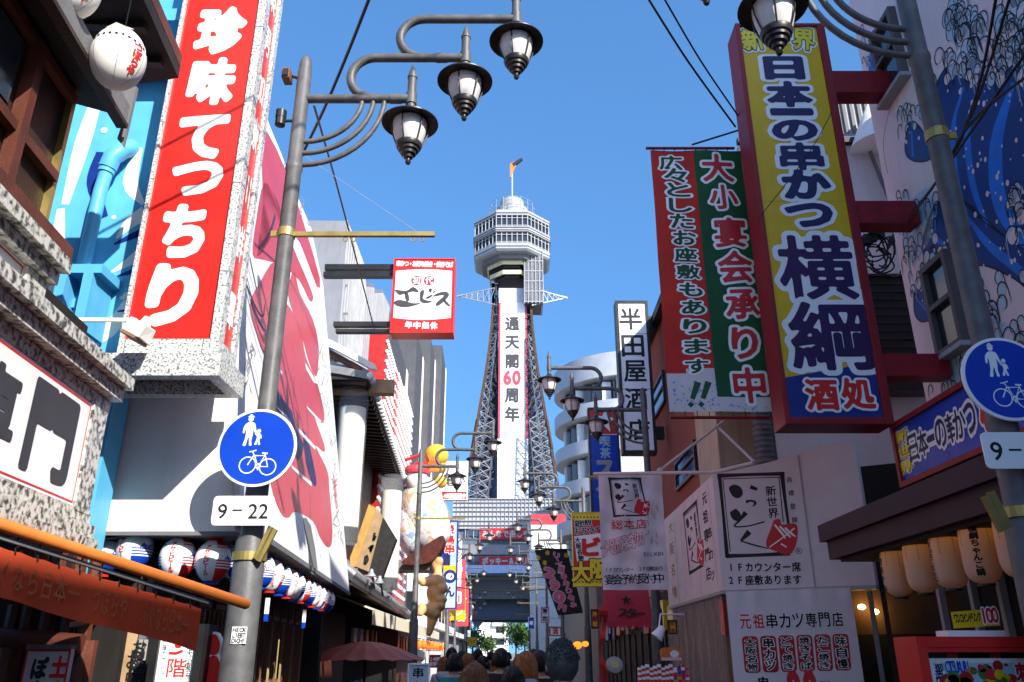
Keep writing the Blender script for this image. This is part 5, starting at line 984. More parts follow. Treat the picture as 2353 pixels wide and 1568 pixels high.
a = Art(FP, .0015); kF = WF_ / 352; itt_logo(a, FP.uv, kF); a.line('商標登録', (1814, 1103), (1826, 1195), .07, .075, ST('ink_soft', .01, 30)); a.ring(*FP.uv(1836, 1266), .036, .006, 'ink', 1, 20); a.char('R', *FP.uv(1836, 1266), .055, .055, ST('ink', .01, 26), 1)
a.line('1Fカウンター席', (1680, 1304), (1830, 1303), .105, .115, ST('ink', .028, 40)); a.line('2F座敷あります', (1680, 1334), (1832, 1332), .105, .115, ST('ink', .028, 40)); a.build('lettering', fr)
a = Art(LP, .0015); sx = 1.12 / 165
(lu, lv) = LP.uv(1592, 1240); itt_logo(a, lambda x, y: (lu + (x - 1732) * .0066, lv + (1187 - y) * .0046), .0052)
a.line('元祖専門店', (1619, 1145), (1628, 1318), .3, .17, ST('ink', .02, 36)); a.line('串カツ', (1631, 1225), (1638, 1322), .26, .15, ST('ink', .02, 36)); a.line('大阪名物', (1541, 1212), (1550, 1360), .4, .2, ST('wood_tan', .01, 36))
for x0_, y0_, x1_, y1_ in ((1603, 1140, 1612, 1370), (1626, 1110, 1650, 1350), (1549, 1200, 1562, 1390)): a.pstroke([(x0_, y0_), (x1_, y1_)], [.014, .014], 'red_ink', 1)
a.build('lettering', lf)
# white hanging banner under the front face, planked wall, lit interior
HP = Panel(FP.at(0, 0, .05), FP.U); t = thing('white_menu_banner', 'white hanging banner with red pill shaped labels below the corner sign', 'banner', HP.px(1820, 1568)); u0, u1 = HP.uv(1677, 1460)[0], HP.uv(1970, 1460)[0]; vT = vB - .02
fw = lambda u, v: .002 * math.sin(u * 7 + .5) + (.010 * math.sin(u * 19) + .008 * math.sin(u * 31 + 2)) * max(0, 1 - (vT - v) / .28) ** 1.5
m = clothmesh(HP, u0, .85, u1, vT, fw, 48, 24, lambda a, b: 'cloth_white'); sh = m.build('sheet', t, 60); a = Art(Cloth(HP, fw), .0015); z7 = lambda x, y: (1654.4 + .15625 * x, 1335.8 + .15625 * y)
for i, ch in enumerate('元祖串カツ専門店'): a.fit(ch, *z7(375 + i * 193.5, 595 - i * 5), 26, 34, OUT('red_ink' if i < 2 else 'ink', 'white_sign', .022, .03, 40), 1)
for i, txt in enumerate(('大阪名物', '串カツ', 'どて焼き', '焼きそば', 'たこ焼き', '味自慢')):
    cx, cy = 462 + i * 266, 1080 - i * 7; w, h = 118, 270; tilt = 22; pts = []
    for ex, ey, a0 in ((1, -1, 0), (-1, -1, 90), (-1, 1, 180), (1, 1, 270)):
        for q in (0, 45, 90): pts.append(z7(cx + ex * (w - 50) + 50 * math.cos(R(a0 + q)) + tilt * ey, cy + ey * (h - 50) - 50 * math.sin(R(a0 + q))))
    a.poly(pts, 'red_deep', 1); n = len(txt)
    for j, ch in enumerate(txt): yy = -1 + (2 * j + 1) / n; a.fit(ch, *z7(cx + tilt * yy, cy + yy * 250), 25, 68 / n, OUT('ink', 'white_sign', .03, .06, 36), 2)
a.fit('串', *z7(640, 1500), 26, 30, ST('ink', .03, 36), 1); a.line('90', z7(1090, 1560), z7(1330, 1555), .26, .42, ST('red_ink', .07, 44), 1); a.fit('円', *z7(1560, 1570), 26, 30, ST('ink', .03, 36), 1); a.build('lettering', sh)
t = thing('planked_shop_side', 'brown planked shop side under clear plastic below the corner sign', 'wall', LP.at(-.5, 0)); m = MB()
for k2 in range(20): u = uF + (-.03 - uF) * k2 / 20; m.pbox(LP, u, 0, u + .17, vB - .05, -.3, -.06 + rs.uniform(-.01, .01), 'plank')
m.build('planks', t); m = MB(); u = LP.uv(1650, 1400)[0]; m.pbox(LP, u - .05, 1.9, u + .12, 2.3, -.06, -.03, 'red_cloth'); m.build('red_rag', t)
M('plastic_sheet', (.8, .8, .82), .15, 0, 0, alpha=.16)
m = clothmesh(LP, uF, 0, -.02, vB - .05, lambda u, v: .02 + .02 * math.sin(u * 13) + .012 * math.sin(u * 31), 60, 4, lambda a, b: 'plastic_sheet'); m.build('plastic_curtain', t, 60)
t = thing('lit_shop_interior', 'dim brown shop interior with two small warm bulbs right of the white banner', 'shopfront', (4.2, 9.6, 0)); m = MB(); IP = Panel(FP.at(0, 0, -.9), FP.U); m.pbox(IP, .4, 1.9, 4, vB, -.1, 0, 'brown_room'); m.pbox(IP, .4, 0, 4, 1.9, -.1, .01, 'shade_dark'); m.build('back_wall', t)
m = MB()
for x in (2015, 2045): u = IP.uv(x, 1450)[0]; m.pbox(IP, u, 0, u + .05, vB, .3, .36, 'grey_mid' if x < 2030 else 'wood_dark')
m.split('door_post', t)
M('bulb', (1, .62, .2), .5, emit=12, var=0)
for x, y in ((1983, 1396), (2013, 1407)): m = MB(); m.ball(IP.px(x, y, .1), .045, .045, .03, 'bulb', 12, 8); m.build('bulb', t)
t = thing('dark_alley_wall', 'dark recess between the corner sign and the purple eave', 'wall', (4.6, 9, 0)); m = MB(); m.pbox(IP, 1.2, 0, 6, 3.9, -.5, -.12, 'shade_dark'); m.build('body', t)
# ---- buildings over the alley
AP = panY(10.6); t = thing('pale_alley_building', 'pale rendered building with drain pipes and coiled cables behind the yellow sign', 'building', (5, 11, 0)); (ua, va), (ub, vb) = AP.uv(1915, 330), AP.uv(1915, 330)
zt = AP.uv(2000, 330)[1]; m = MB(); m.box((3.55, 10.6, 3), (8, 13, zt), 'wall_pale'); m.build('body', t); m = MB(); m.box((3.7, 10.7, zt + .25), (8, 10.76, zt + 1.3), 'grey_mid')
for k2 in range(26): m.box((3.72 + .12 * k2, 10.66, zt + .25), (3.77 + .12 * k2, 10.7, zt + 1.3), 'concrete_dark')
m.box((3.5, 10.5, zt - .04), (8, 10.6, zt + .05), 'wood_dark'); m.build('parapet_screen', t); m = MB(); c = AP.px(1982, 300); m.lathe(c + Vector((.1, -.2, -.45)), [(.42, 0), (.4, .05), (.2, .5), (.08, .75), (0, .78)], 'white_paint', 20); m.build('vent_hood', t, 50)
m = MB()
for xs_ in (((1990, 345), (2040, 470), (2058, 560)), ((2040, 345), (2060, 480), (2070, 570)), ((2052, 350), (2068, 480), (2076, 570))): m.tube([AP.px(x, y, .08) for x, y in xs_], .03, 'wall_pale' if xs_[0][0] > 2000 else 'concrete_dark', 8)
m.split('drain_pipe', t)
DP = panY(10.2); t = thing('dark_shuttered_box', 'black shuttered box beside the red brackets below the coiled cables', 'shutter', DP.px(2050, 800)); (da, db), (dc, dd) = DP.uv(2010, 800), DP.uv(2078, 637); m = MB(); m.pbox(DP, da - .3, db - .6, dc + .4, dd, -.3, 0, 'black_plastic'); m.pbox(DP, da - .3, dd, dc + .42, dd + .03, -.3, .05, 'steel_dark'); m.build('box', t); m = MB()
for k2 in range(9): v = db + (dd - db) * k2 / 9; m.pbox(DP, da - .28, v, dc + .38, v + .02, 0, .02, 'steel_dark')
m.build('slats', t)
t = thing('cable_coil', 'messy bundle of black coiled cables hung on the pale wall', 'cable bundle', DP.px(2025, 590)); m = MB(); c = PY(2025, 590, 9.4)
for k2 in range(9): rr = rs.uniform(.12, .3); o = Vector((rs.uniform(-.12, .12), rs.uniform(-.05, .05), rs.uniform(-.15, .15))); q0 = rs.uniform(0, 6); m.tube([c + o + Vector((rr * math.cos(q + q0) * .8, .05 * math.sin(2 * q), rr * math.sin(q + q0))) for q in np.linspace(0, 5.6, 22)], .011, 'cable_black', 6)
for k2 in range(4): m.box(c + Vector((-.3 + .1 * k2, -.05, .12 + .05 * k2)), c + Vector((-.22 + .1 * k2, .03, .26 + .05 * k2)), 'black_plastic')
m.build('coils', t)
BK = panR(3.45, .012); t = thing('brick_building', 'red brick building with black window frames behind the shop signs', 'building', (6, 17, 0)); uN = -11.6; m = MB(); m.pbox(BK, -21.5, 0, uN, 9.3, -6, 0, 'brick_red'); m.build('body', t); m = MB(); m.pbox(BK, -21.7, 9.3, uN + .1, 9.5, -6, .2, 'wood_black'); m.build('roof_edge', t)
for (xa, ya, xb, yb) in ((1493, 990, 1527, 850), (1560, 1130, 1600, 1010)):
    (u0, v0), (u1, v1) = BK.uv(xa, ya), BK.uv(xb, yb); v0, v1 = min(v0, v1), max(v0, v1); v0 = v1 - 1.5 if v1 - v0 < .3 or v1 - v0 > 4 else v0; m = MB()
    for b in ((u0, v0, u1, v0 + .07), (u0, v1 - .07, u1, v1), (u0, v0 + .07, u0 + .07, v1 - .07), (u1 - .07, v0 + .07, u1, v1 - .07), (u0 + .07, (v0 + v1) / 2, u1 - .07, (v0 + v1) / 2 + .05)): m.pbox(BK, *b, -.02, .07, 'black_plastic')
    f = m.build('window', t); m = MB(); m.pbox(BK, u0 + .07, v0 + .07, u1 - .07, v1 - .07, .0, .03, 'glass_blue'); m.build('pane', f)
t = thing('beige_annex', 'beige rendered annex with a silver duct below the yellow sign', 'building', (4, 11, 0)); XP = panY(11.2); (u0, v0), (u1, v1) = XP.uv(1655, 1070), XP.uv(1990, 930); m = MB(); m.box((u0, 11.2, 2.2), (u1 + 1, 12.5, v1 + .5), 'beige_wall'); m.build('body', t); m = MB(); ub_ = XP.uv(1745, 1000)[0]; m.box((u0 - .1, 10.75, v1 - .05), (ub_ + .2, 11.2, v1 + .06), 'grey_mid'); m.build('canopy', t)
(w0, y0), (w1, y1) = XP.uv(1840, 1060), XP.uv(1945, 970); m = MB()
for b in ((w0, y0, w1, y0 + .05), (w0, y1 - .05, w1, y1), (w0, y0 + .05, w0 + .05, y1 - .05), (w1 - .05, y0 + .05, w1, y1 - .05), (w0 + .4, y0 + .05, w0 + .44, y1 - .05)): m.pbox(XP, *b, 0, .06, 'wood_dark')
f = m.build('window', t); m = MB(); m.pbox(XP, w0 + .05, y0 + .05, w1 - .05, y1 - .05, 0, .02, 'glass_dark'); m.build('pane', f)
t = thing('silver_duct', 'thick ribbed metal ventilation duct rising beside the yellow sign foot', 'duct', XP.px(1765, 1060)); c = PY(1763, 1070, 10.7); m = MB(); pr = []
for k2 in range(22): pr += [(.135, .075 * k2), (.15, .075 * k2 + .03), (.135, .075 * k2 + .06)]
m.lathe(c, pr, 'steel_grey', 20); m.build('pipe', t, 50)
t = thing('pink_flag_poles', 'pale pink pipe arms holding the worn banner beside the corner sign', 'bracket', PY(1640, 1085, 10.5)); m = MB(); m.tube([PY(1365, 1089, 12.35), PY(1640, 1086, 10.6), PY(1731, 1064, 10.1)], .025, 'pink_wall'); m.tube([PY(1516, 1082, 11.4), PY(1663, 968, 11.0)], .02, 'pink_wall'); m.tube([PY(1653, 985, 10.9), PY(1733, 1062, 10.2)], .018, 'pink_wall'); m.ball(PY(1517, 1083, 11.35), .05, .05, .05, 'pink_wall', 10, 6); m.split('pipe', t)
# ---- worn cloth banner
CB = panY(12.4); t = thing('worn_cloth_banner', 'creased pale cloth banner with square brushed logo and faded red writing', 'banner', CB.px(1445, 1354)); (u0, vT), (u1, _), (_, vb) = CB.uv(1375, 1090), CB.uv(1520, 1090), CB.uv(1450, 1356)
fc = lambda u, v: .03 * math.sin(u * 7 + v * 2.2) + .018 * math.sin(u * 17 - v * 4) + .012 * math.sin(v * 15 + u * 6); m = clothmesh(CB, u0, vb, u1, vT, fc, 36, 48, lambda a, b: 'cloth_pale'); sh = m.build('sheet', t, 60)
a = Art(Cloth(CB, fc), .002); z = lambda x, y: (1164 + .3357 * x, 1041.7 + .3357 * y); u_, v_ = CB.uv(*z(825, 305)); itt_logo(a, lambda x, y: (u_ + (x - 1732) * .0034, v_ + (1187 - y) * .0031), .0032)
a.line('総本店', z(755, 490), z(920, 485), .17, .16, OUT('red_ink', 'cloth_pale', .01, .03, 36)); a.line('大阪名物', z(695, 650), z(890, 590), .24, .24, OUT('cloth_pale', 'red_ink', .0, .035, 40), rot=.25); a.pstroke([z(735, 525), z(940, 512)], [.02, .02], 'ink_grey'); a.line('BILLIKEN', z(945, 695), z(1060, 688), .075, .085, ST('ink_soft', .0, 26)); a.line('1Fカウンター 2F座敷あり', z(685, 800), z(1055, 790), .08, .075, ST('ink_soft', .01, 30)); a.line('宴会予約受付中', z(705, 866), z(1045, 856), .165, .155, ST('ink', .012, 40))
for k2 in range(12): x, y = rs.uniform(960, 1040), rs.uniform(340, 660); a.pstroke([z(x, y), z(x + rs.uniform(-15, 15), y + 20), z(x + rs.uniform(-20, 20), y + 45)], [.006, .012, .004], rs.choice(('ink_grey', 'pink_ink', 'ink_grey')), 1, 3)
a.build('lettering', sh)
# ---- white vertical sign, star sign
def frame_sign(name, label, Y, pts, thick, frame, face, w=.06, cat='sign'):
    P = panY(Y); us = [P.uv(*p) for p in pts]; u0, u1 = (us[0][0] + us[3][0]) / 2, (us[1][0] + us[2][0]) / 2; vT, vB = (us[0][1] + us[1][1]) / 2, (us[2][1] + us[3][1]) / 2
    t = thing(name, label, cat, P.at((u0 + u1) / 2, vB)); m = MB(); m.pbox(P, u0 + w, vB + w, u1 - w, vT - w, -thick * .9, -.02, face); f = m.build('face', t); m = MB()
    for b in ((u0, vB, u1, vB + w), (u0, vT - w, u1, vT), (u0, vB + w, u0 + w, vT - w), (u1 - w, vB + w, u1, vT - w)): m.pbox(P, *b, -thick, 0, frame)
    m.build('frame', t); return t, Art(Panel(P.at(0, 0, -.02), P.U, P.V), .003), (u0, vB, u1, vT), f
t, a, bx, f = frame_sign('white_vertical_sign', 'tall white sign with five black characters, half in sun behind a lamp', 18.4, ((1408, 690), (1490, 692), (1509, 1043), (1437, 1040)), .35, 'black_plastic', 'white_sign', .07)
for ch, x, y in (('半', 1449, 733), ('田', 1454, 795), ('屋', 1459, 853), ('酒', 1462, 917), ('店', 1468, 988)): a.fit(ch, x, y, 52, 50, ST('ink', .02, 48), 1)
for y in (768, 895): v = a.P.uv(1450, y)[1]; a.rect(bx[0] + .07, v, bx[2] - .07, v + .015, 'ink_grey', 1)
a.build('lettering', f); P = panY(18.5); m = MB()
for ya, yb in ((727, 757), (980, 1007)): (_, v1), (_, v0) = P.uv(1500, ya), P.uv(1500, yb); m.pbox(P, bx[2], v0, 3.6, v1, -.2, 0, 'black_plastic')
m.split('wall_bracket', t)
t, a, bx, f = frame_sign('star_cafe_sign', 'blue sign with a white star on red at its top', 21.0, ((1351, 935), (1424, 938), (1432, 1300), (1362, 1300)), .3, 'steel_dark', 'blue_sign', .05)
v = a.P.uv(1390, 998)[1]; a.rect(bx[0] + .05, v, bx[2] - .05, bx[3] - .05, 'red_sign', 1); a.rect(bx[0] + .05, v - .02, bx[2] - .05, v, 'white_sign', 2); cu, cv = a.P.uv(1389, 967); a.uvpoly([(cu + (.30 if k2 % 2 == 0 else .12) * math.sin(math.pi * k2 / 5 + .12), cv + (.36 if k2 % 2 == 0 else .14) * math.cos(math.pi * k2 / 5 + .12)) for k2 in range(10)], 'white_sign', 2)
for ch, x, y, s in (('喫', 1390, 1014, 25), ('茶', 1391, 1041, 25), ('ス', 1390, 1080, 46), ('タ', 1392, 1125, 46)): a.fit(ch, x, y, s, s, ST('wave_pale' if s < 30 else 'grey_mid', .025 if s < 30 else .06, 40), 1)
a.build('lettering', f)
# ================================================================ FURTHER DOWN THE STREET
for side, px_, Y_, lab in (('l', -2.46, 21.4, 'grey street lamp before the wooden tiled building, beside the tan statue'), ('l', -3.05, 40, 'grey street lamp beyond the robed figure, lanterns before the lower red sign band'), ('l', -3.95, 59, 'street lamp farther down the left row, its lanterns below the arch beam'), ('l', -4.45, 78, 'small street lamp, second last of the left row'), ('l', -5.1, 97, 'smallest and farthest street lamp of the left row'),
        ('r', 2.72, 16.0, 'dark street lamp in front of the white vertical sign'), ('r', 2.36, 26.7, 'dark street lamp beside the yellow and red souvenir sign'), ('r', 2.18, 36.7, 'street lamp before the white building with a red top edge'), ('r', 1.85, 45, 'street lamp whose lanterns cross the upper red sign band'), ('r', 1.75, 60, 'small street lamp on the right below the pale blue canopy'), ('r', 1.6, 78, 'smallest street lamp of the right row')):
    copy_tree(lampL, (px_, Y_, 0), 0 if side == 'l' else math.pi, lab)
# ---- concrete building with wavy parapet
CPn = panY(20); z4 = lambda x, y: (674 + .1953 * x, 459.6 + .1953 * y)
t = thing('concrete_building', 'grey concrete building with a wavy parapet and ribbed metal side', 'building', (-7, 20, 0)); m = MB()
top = [z4(*p) for p in ((-900, 250), (-400, 268), (0, 262), (240, 265), (380, 265), (460, 284), (520, 276), (580, 258), (640, 240))]; m.slab(CPn, [CPn.uv(*p) for p in top] + [CPn.uv(*z4(640, 700)), (CPn.uv(*z4(640, 700))[0], 0), (CPn.uv(*top[0])[0], 0)], -3, 0, 'concrete'); m.build('front', t)
m = MB()
for y in (705, 1020, 1350): v = CPn.uv(*z4(500, y))[1]; m.pbox(CPn, CPn.uv(*z4(0, y))[0], v, CPn.uv(*z4(638, y))[0], v + .05, 0, .03, 'concrete_dark')
m.build('joint_lines', t); SPl = panL(-4.09, -.025); poly = [(800, 508), (823, 600), (839, 649), (858, 652), (860, 665), (879, 665), (895, 700)]; m = MB(); uvs = [SPl.uv(*p) for p in poly]; m.slab(SPl, uvs + [(uvs[-1][0], 0), (uvs[0][0], 0)], -3, 0, 'grey_panel'); m.build('ribbed_side', t); m = MB()
for k in range(26): u = uvs[0][0] + (uvs[-1][0] - uvs[0][0]) * k / 26; v = np.interp(u, [p[0] for p in uvs], [p[1] for p in uvs]); m.pbox(SPl, u, 5, u + .12, float(v) - .15, 0, .05, 'grey_mid')
m.build('ribs', t)
# ---- red and white box sign
t, a, bx, f = frame_sign('red_white_box_sign', 'red and white box sign with brushed grey characters on black beams', 14.5, ((905, 592), (1046, 596), (1041, 765), (896, 764)), .38, 'red_sign', 'white_sign', .02)
u0, v0, u1, v1 = bx; H_ = v1 - v0; W_ = u1 - u0
n = 16; a.uvpoly([(u0 + .02, v1 - .02)] + [(u0 + .02 + (W_ - .04) * k / n, v1 - H_ * (.17 - .025 * math.sin(math.pi * k / n))) for k in range(n + 1)] + [(u1 - .02, v1 - .02)], 'red_sign', 1); a.uvpoly([(u0 + .02, v0 + .02)] + [(u0 + .02 + (W_ - .04) * k / n, v0 + H_ * (.20 - .03 * math.sin(math.pi * k / n))) for k in range(n + 1)] + [(u1 - .02, v0 + .02)], 'red_sign', 1)
a.rect(u0 + .02, v0 + .1, u0 + .05, v1 - .1, 'red_sign', 2); a.rect(u1 - .05, v0 + .1, u1 - .02, v1 - .1, 'red_sign', 2)
a.line('串かつ・お好み焼き・焼きそば', (916, 606), (1036, 609), .1, .135, ST('white_sign', .045, 30), 3)
for ch, x, y in zip('年中無休', (939, 958, 978, 997), (747, 748, 748, 749)): a.fit(ch, x, y, 17, 17, ST('white_sign', .05, 36), 3)
for ch, x in (('初', 957), ('代', 986)): a.disc(*a.P.uv(x, 645), .105, 'red_sign', 1, 24); a.fit(ch, x, 645, 17, 17, ST('white_sign', .03, 36), 3)
def brush(pts): a.uvpoly(spline([a.P.uv(*z4(*p)) for p in pts], 4, True), 'ink_soft', 2)
brush([(1195, 1060), (1260, 1065), (1330, 1070), (1410, 1025), (1470, 1070), (1460, 1090), (1400, 1080), (1300, 1110), (1240, 1115)]); brush([(1310, 1105), (1350, 1100), (1365, 1160), (1360, 1190), (1330, 1190)]); brush([(1180, 1215), (1225, 1180), (1300, 1185), (1400, 1215), (1500, 1215), (1440, 1240), (1340, 1262), (1240, 1255)]); brush([(1495, 1080), (1540, 1065), (1535, 1120), (1525, 1160), (1580, 1185), (1640, 1185), (1600, 1210), (1530, 1215), (1490, 1180)]); brush([(1560, 1150), (1620, 1120), (1640, 1130), (1580, 1165)]); brush([(1590, 1060), (1615, 1040), (1635, 1060), (1615, 1090)]); brush([(1640, 1085), (1670, 1070), (1672, 1085), (1650, 1095)]); brush([(1650, 1125), (1720, 1090), (1800, 1085), (1835, 1120), (1790, 1180), (1740, 1225), (1690, 1250), (1680, 1215), (1740, 1160), (1770, 1125), (1700, 1130), (1655, 1140)]); brush([(1770, 1170), (1800, 1190), (1845, 1240), (1830, 1252), (1780, 1215)])
a.border(*(lambda q: (q[0] - .07, q[1] - .09, q[0] + .07, q[1] + .09))(a.P.uv(1022, 662)), .012, 'pink_wall', 2); a.build('lettering', f); P = panY(14.6); m = MB()
for ya, yb, xl in ((606, 618, 745), (623, 634, 742), (738, 748, 765), (755, 762, 770)): (ul_, va), (ur_, vb) = P.uv(xl, yb), P.uv(900, ya); m.pbox(P, ul_, va, u0 + .01, vb, -.16, -.02, 'black_plastic')
m.split('beam', t)
# ---- wooden building with tiled roofs
TZ = 6.94; te = lambda Y: -2.95 - .059 * (Y - 15.7)
t = thing('tiled_wooden_building', 'traditional wooden building with grey tiled eaves and dark rafters', 'building', (-5, 20, 0)); m = MB()
e = [Vector((te(y), y, TZ)) for y in (15.7, 29.8)]; r_ = [Vector((te(y) - 1.6, y + (1.2 if i == 0 else 0), TZ + .95)) for i, y in enumerate((15.7, 29.8))]; up = Vector((0, 0, .16))
m.hexa([e[0], e[1], r_[1], r_[0]] + [p + up for p in (e[0], e[1], r_[1], r_[0])], 'tile_grey'); l0 = Vector((te(15.7) - 2.0, 15.7, TZ + .55)); m.hexa([e[0], r_[0], r_[0] + Vector((-1.5, 0, 0)), l0 + Vector((-1, 0, 0))] + [p + up for p in (e[0], r_[0], r_[0] + Vector((-1.5, 0, 0)), l0 + Vector((-1, 0, 0)))], 'tile_grey')
for k in range(40): y = 15.9 + .35 * k; m.tube([Vector((te(y), y, TZ + .17)), Vector((te(y) - 1.5, y, TZ + 1.08))], .055, 'tile_grey', 6)
m.tube([r_[0] + up, r_[1] + up], .16, 'tile_grey', 8); rf = m.build('roof', t)
m = MB()
for k in range(44): y = 15.75 + .32 * k; m.ball((te(y) + .03, y, TZ + .09), .085, .085, .085, 'white_paint', 10, 7)
m.build('tile_ends', rf); m = MB(); BG = panY(15.62); m.slab(BG, [BG.uv(x, y) for x, y in ((730, 770), (764, 783), (862, 838), (866, 850), (850, 846), (764, 800), (730, 790))], -.12, 0, 'white_paint'); m.slab(BG, [BG.uv(x, y) for x, y in ((730, 795), (766, 805), (828, 838), (826, 850), (764, 816), (730, 808))], -.3, -.13, 'wood_mid'); m.build('bargeboard', t)
m = MB(); m.slab(BG, [BG.uv(x, y) for x, y in ((720, 810), (760, 818), (779, 830), (778, 848), (720, 850))], -.4, -.32, 'white_paint'); m.build('plaster', t)
m = MB()
for k in range(40): y = 15.8 + .35 * k; m.beam(Vector((te(y) - .05, y, TZ - .06)), Vector((te(y) - 1.5, y, TZ + .1)), .09, .12, 'wood_dark')
m.hexa([Vector((te(15.7) - .02, 15.7, TZ - .02)), Vector((te(29.8) - .02, 29.8, TZ - .02)), Vector((te(29.8) - 2, 29.8, TZ - .02)), Vector((te(15.7) - 3.4, 15.7, TZ - .02))] + [Vector((te(15.7) - .02, 15.7, TZ)), Vector((te(29.8) - .02, 29.8, TZ)), Vector((te(29.8) - 2, 29.8, TZ)), Vector((te(15.7) - 3.4, 15.7, TZ))], 'wood_dark')
m.beam(PY(800, 888, 16.4) - Vector((1, 0, 0)), PY(905, 892, 16.4), .25, .3, 'wood_tan'); m.beam(PY(900, 1170, 27), PY(945, 1172, 27), .3, .35, 'wood_mid'); m.build('rafters', t)
m = MB(); m.box((-9, 16.4, 0), (te(16) - 1.3, 30, TZ + .1), 'wood_dark'); 
for k in range(16): y = 17 + .8 * k; m.box((te(y) - 1.42, y, 3.4), (te(y) - 1.1, y + .14, TZ - .1), 'wood_mid' if k % 3 == 0 else 'wood_red')
m.build('wall', t)
zl = 2.88; tl = lambda Y: -2.86 - .054 * (Y - 15); m = MB(); A = [Vector((tl(15.0), 15.0, zl)), Vector((tl(31), 31, zl)), Vector((tl(31) - 1.2, 31, zl + .95)), Vector((tl(15.0) - 1.2, 15.0, zl + .95))]; m.hexa(A + [p + Vector((0, 0, .1)) for p in A], 'tile_dark')
for k in range(72): y = 15.1 + .22 * k; m.tube([Vector((tl(y) + .03, y, zl + .12)), Vector((tl(y) - 1.15, y, zl + 1.05))], .075, 'tile_grey', 8)
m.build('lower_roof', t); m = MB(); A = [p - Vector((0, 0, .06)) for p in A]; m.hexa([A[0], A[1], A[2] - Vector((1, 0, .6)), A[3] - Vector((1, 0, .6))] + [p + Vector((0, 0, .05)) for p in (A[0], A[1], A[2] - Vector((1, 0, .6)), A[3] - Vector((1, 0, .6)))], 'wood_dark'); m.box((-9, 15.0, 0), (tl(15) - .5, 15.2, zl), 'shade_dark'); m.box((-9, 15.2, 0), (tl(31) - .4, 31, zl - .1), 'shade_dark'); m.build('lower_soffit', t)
# big paper cylinders, wooden board
M('paper_lantern_white', (.8, .75, .62), .7, 0, .04, 3, .12, 9); M('clear_film', (.5, .52, .55), .1, 0, 0, alpha=.13)
for (x, yt, yb, w, Y, lab) in ((803, 940, 1215, 60, 16.2, 'huge white paper cylinder lantern in plastic beside the painted wall'), (898, 1130, 1330, 46, 21.5, 'huge white paper cylinder lantern behind the wooden signboard')):
    c0, c1 = PY(x - 6, yb, Y), PY(x + (4 if w > 50 else 0), yt, Y); c0.x = c1.x = (c0.x + c1.x) / 2; h = c1.z - c0.z; r = w / 2 * Y / .98 / F; t = thing('giant_paper_lantern', lab, 'lantern', c0, 0, 'huge paper cylinder lanterns'); m = MB(); pr = [(r * .9, 0)]
    for k in range(44): pr += [(r, h * (k + .5) / 44), (r * .985, h * (k + 1) / 44)]
    pr += [(r * .85, h)]; m.lathe(c0, pr, 'paper_lantern_white', 36); m.build('paper', t, 70); m = MB(); m.lathe(c0, [(r * .95, -.28), (r * 1.0, -.26), (r * 1.01, -.01), (r * .9, 0)], 'black_plastic', 30); m.build('base_band', t); m = MB(); m.lathe(c0, [(r * 1.12, -.35), (r * 1.1, h * .5), (r * 1.14, h + .1), (r * 1.02, h + .42)], 'clear_film', 30); m.v, m.f, m.m = m.v, m.f[:-2], m.m[:-2]; m.build('film', t, 60)
z6 = lambda x, y: (723 + .2344 * x, 1011 + .2344 * y); WP = panY(17.2); t = thing('wooden_signboard', 'thick slanted wooden signboard, yellow edge and blackened face with carved writing', 'sign', WP.px(850, 1330)); m = MB()
def wslab(pts, n0, n1, mat): m.slab(WP, [WP.uv(*z6(*p)) for p in pts], n0, n1, mat)
wslab([(400, 1010), (530, 628), (602, 668), (400, 1245), (345, 1240), (345, 1150)], -.35, -.02, 'wood_light'); wslab([(602, 668), (663, 755), (525, 1290), (400, 1240)], -.35, -.06, 'wood_tan'); wslab([(663, 755), (792, 965), (650, 1350), (540, 1330), (525, 1290)], -.35, -.1, 'wood_black'); m.build('board', t); a = Art(Panel(WP.at(0, 0, -.06), WP.U, WP.V), .003)
for pts in ([(590, 910), (575, 990), (600, 940)], [(530, 1070), (560, 1040), (545, 1100), (575, 1030)], [(500, 1140), (490, 1220), (520, 1180), (510, 1130)]): a.pstroke([z6(*p) for p in pts], [.05] * len(pts), 'ink', 2, 4)
a.build('carving', t); m = MB(); m.slab(WP, [WP.uv(*z6(*p)) for p in ((410, 1250), (520, 1270), (520, 1310), (465, 1310), (465, 1400), (420, 1370))], -.3, -.15, 'wood_mid'); m.build('bracket', t)
t = thing('reflector_lamp', 'pair of small metal reflector lamps below the wooden signboard', 'lamp', PY(853, 1325, 16.8)); m = MB()
for x, y in ((853, 1322), (872, 1338)): c = PY(x, y, 16.8); m.lathe(c, [(.03, .12), (.05, .05), (.11, -.03), (.1, -.03), (0, .02)], 'tower_light', 16); m.tube([c + Vector((0, 0, .1)), c + Vector((.05, .2, -.25))], .02, 'steel_grey')
m.split('reflector', t)
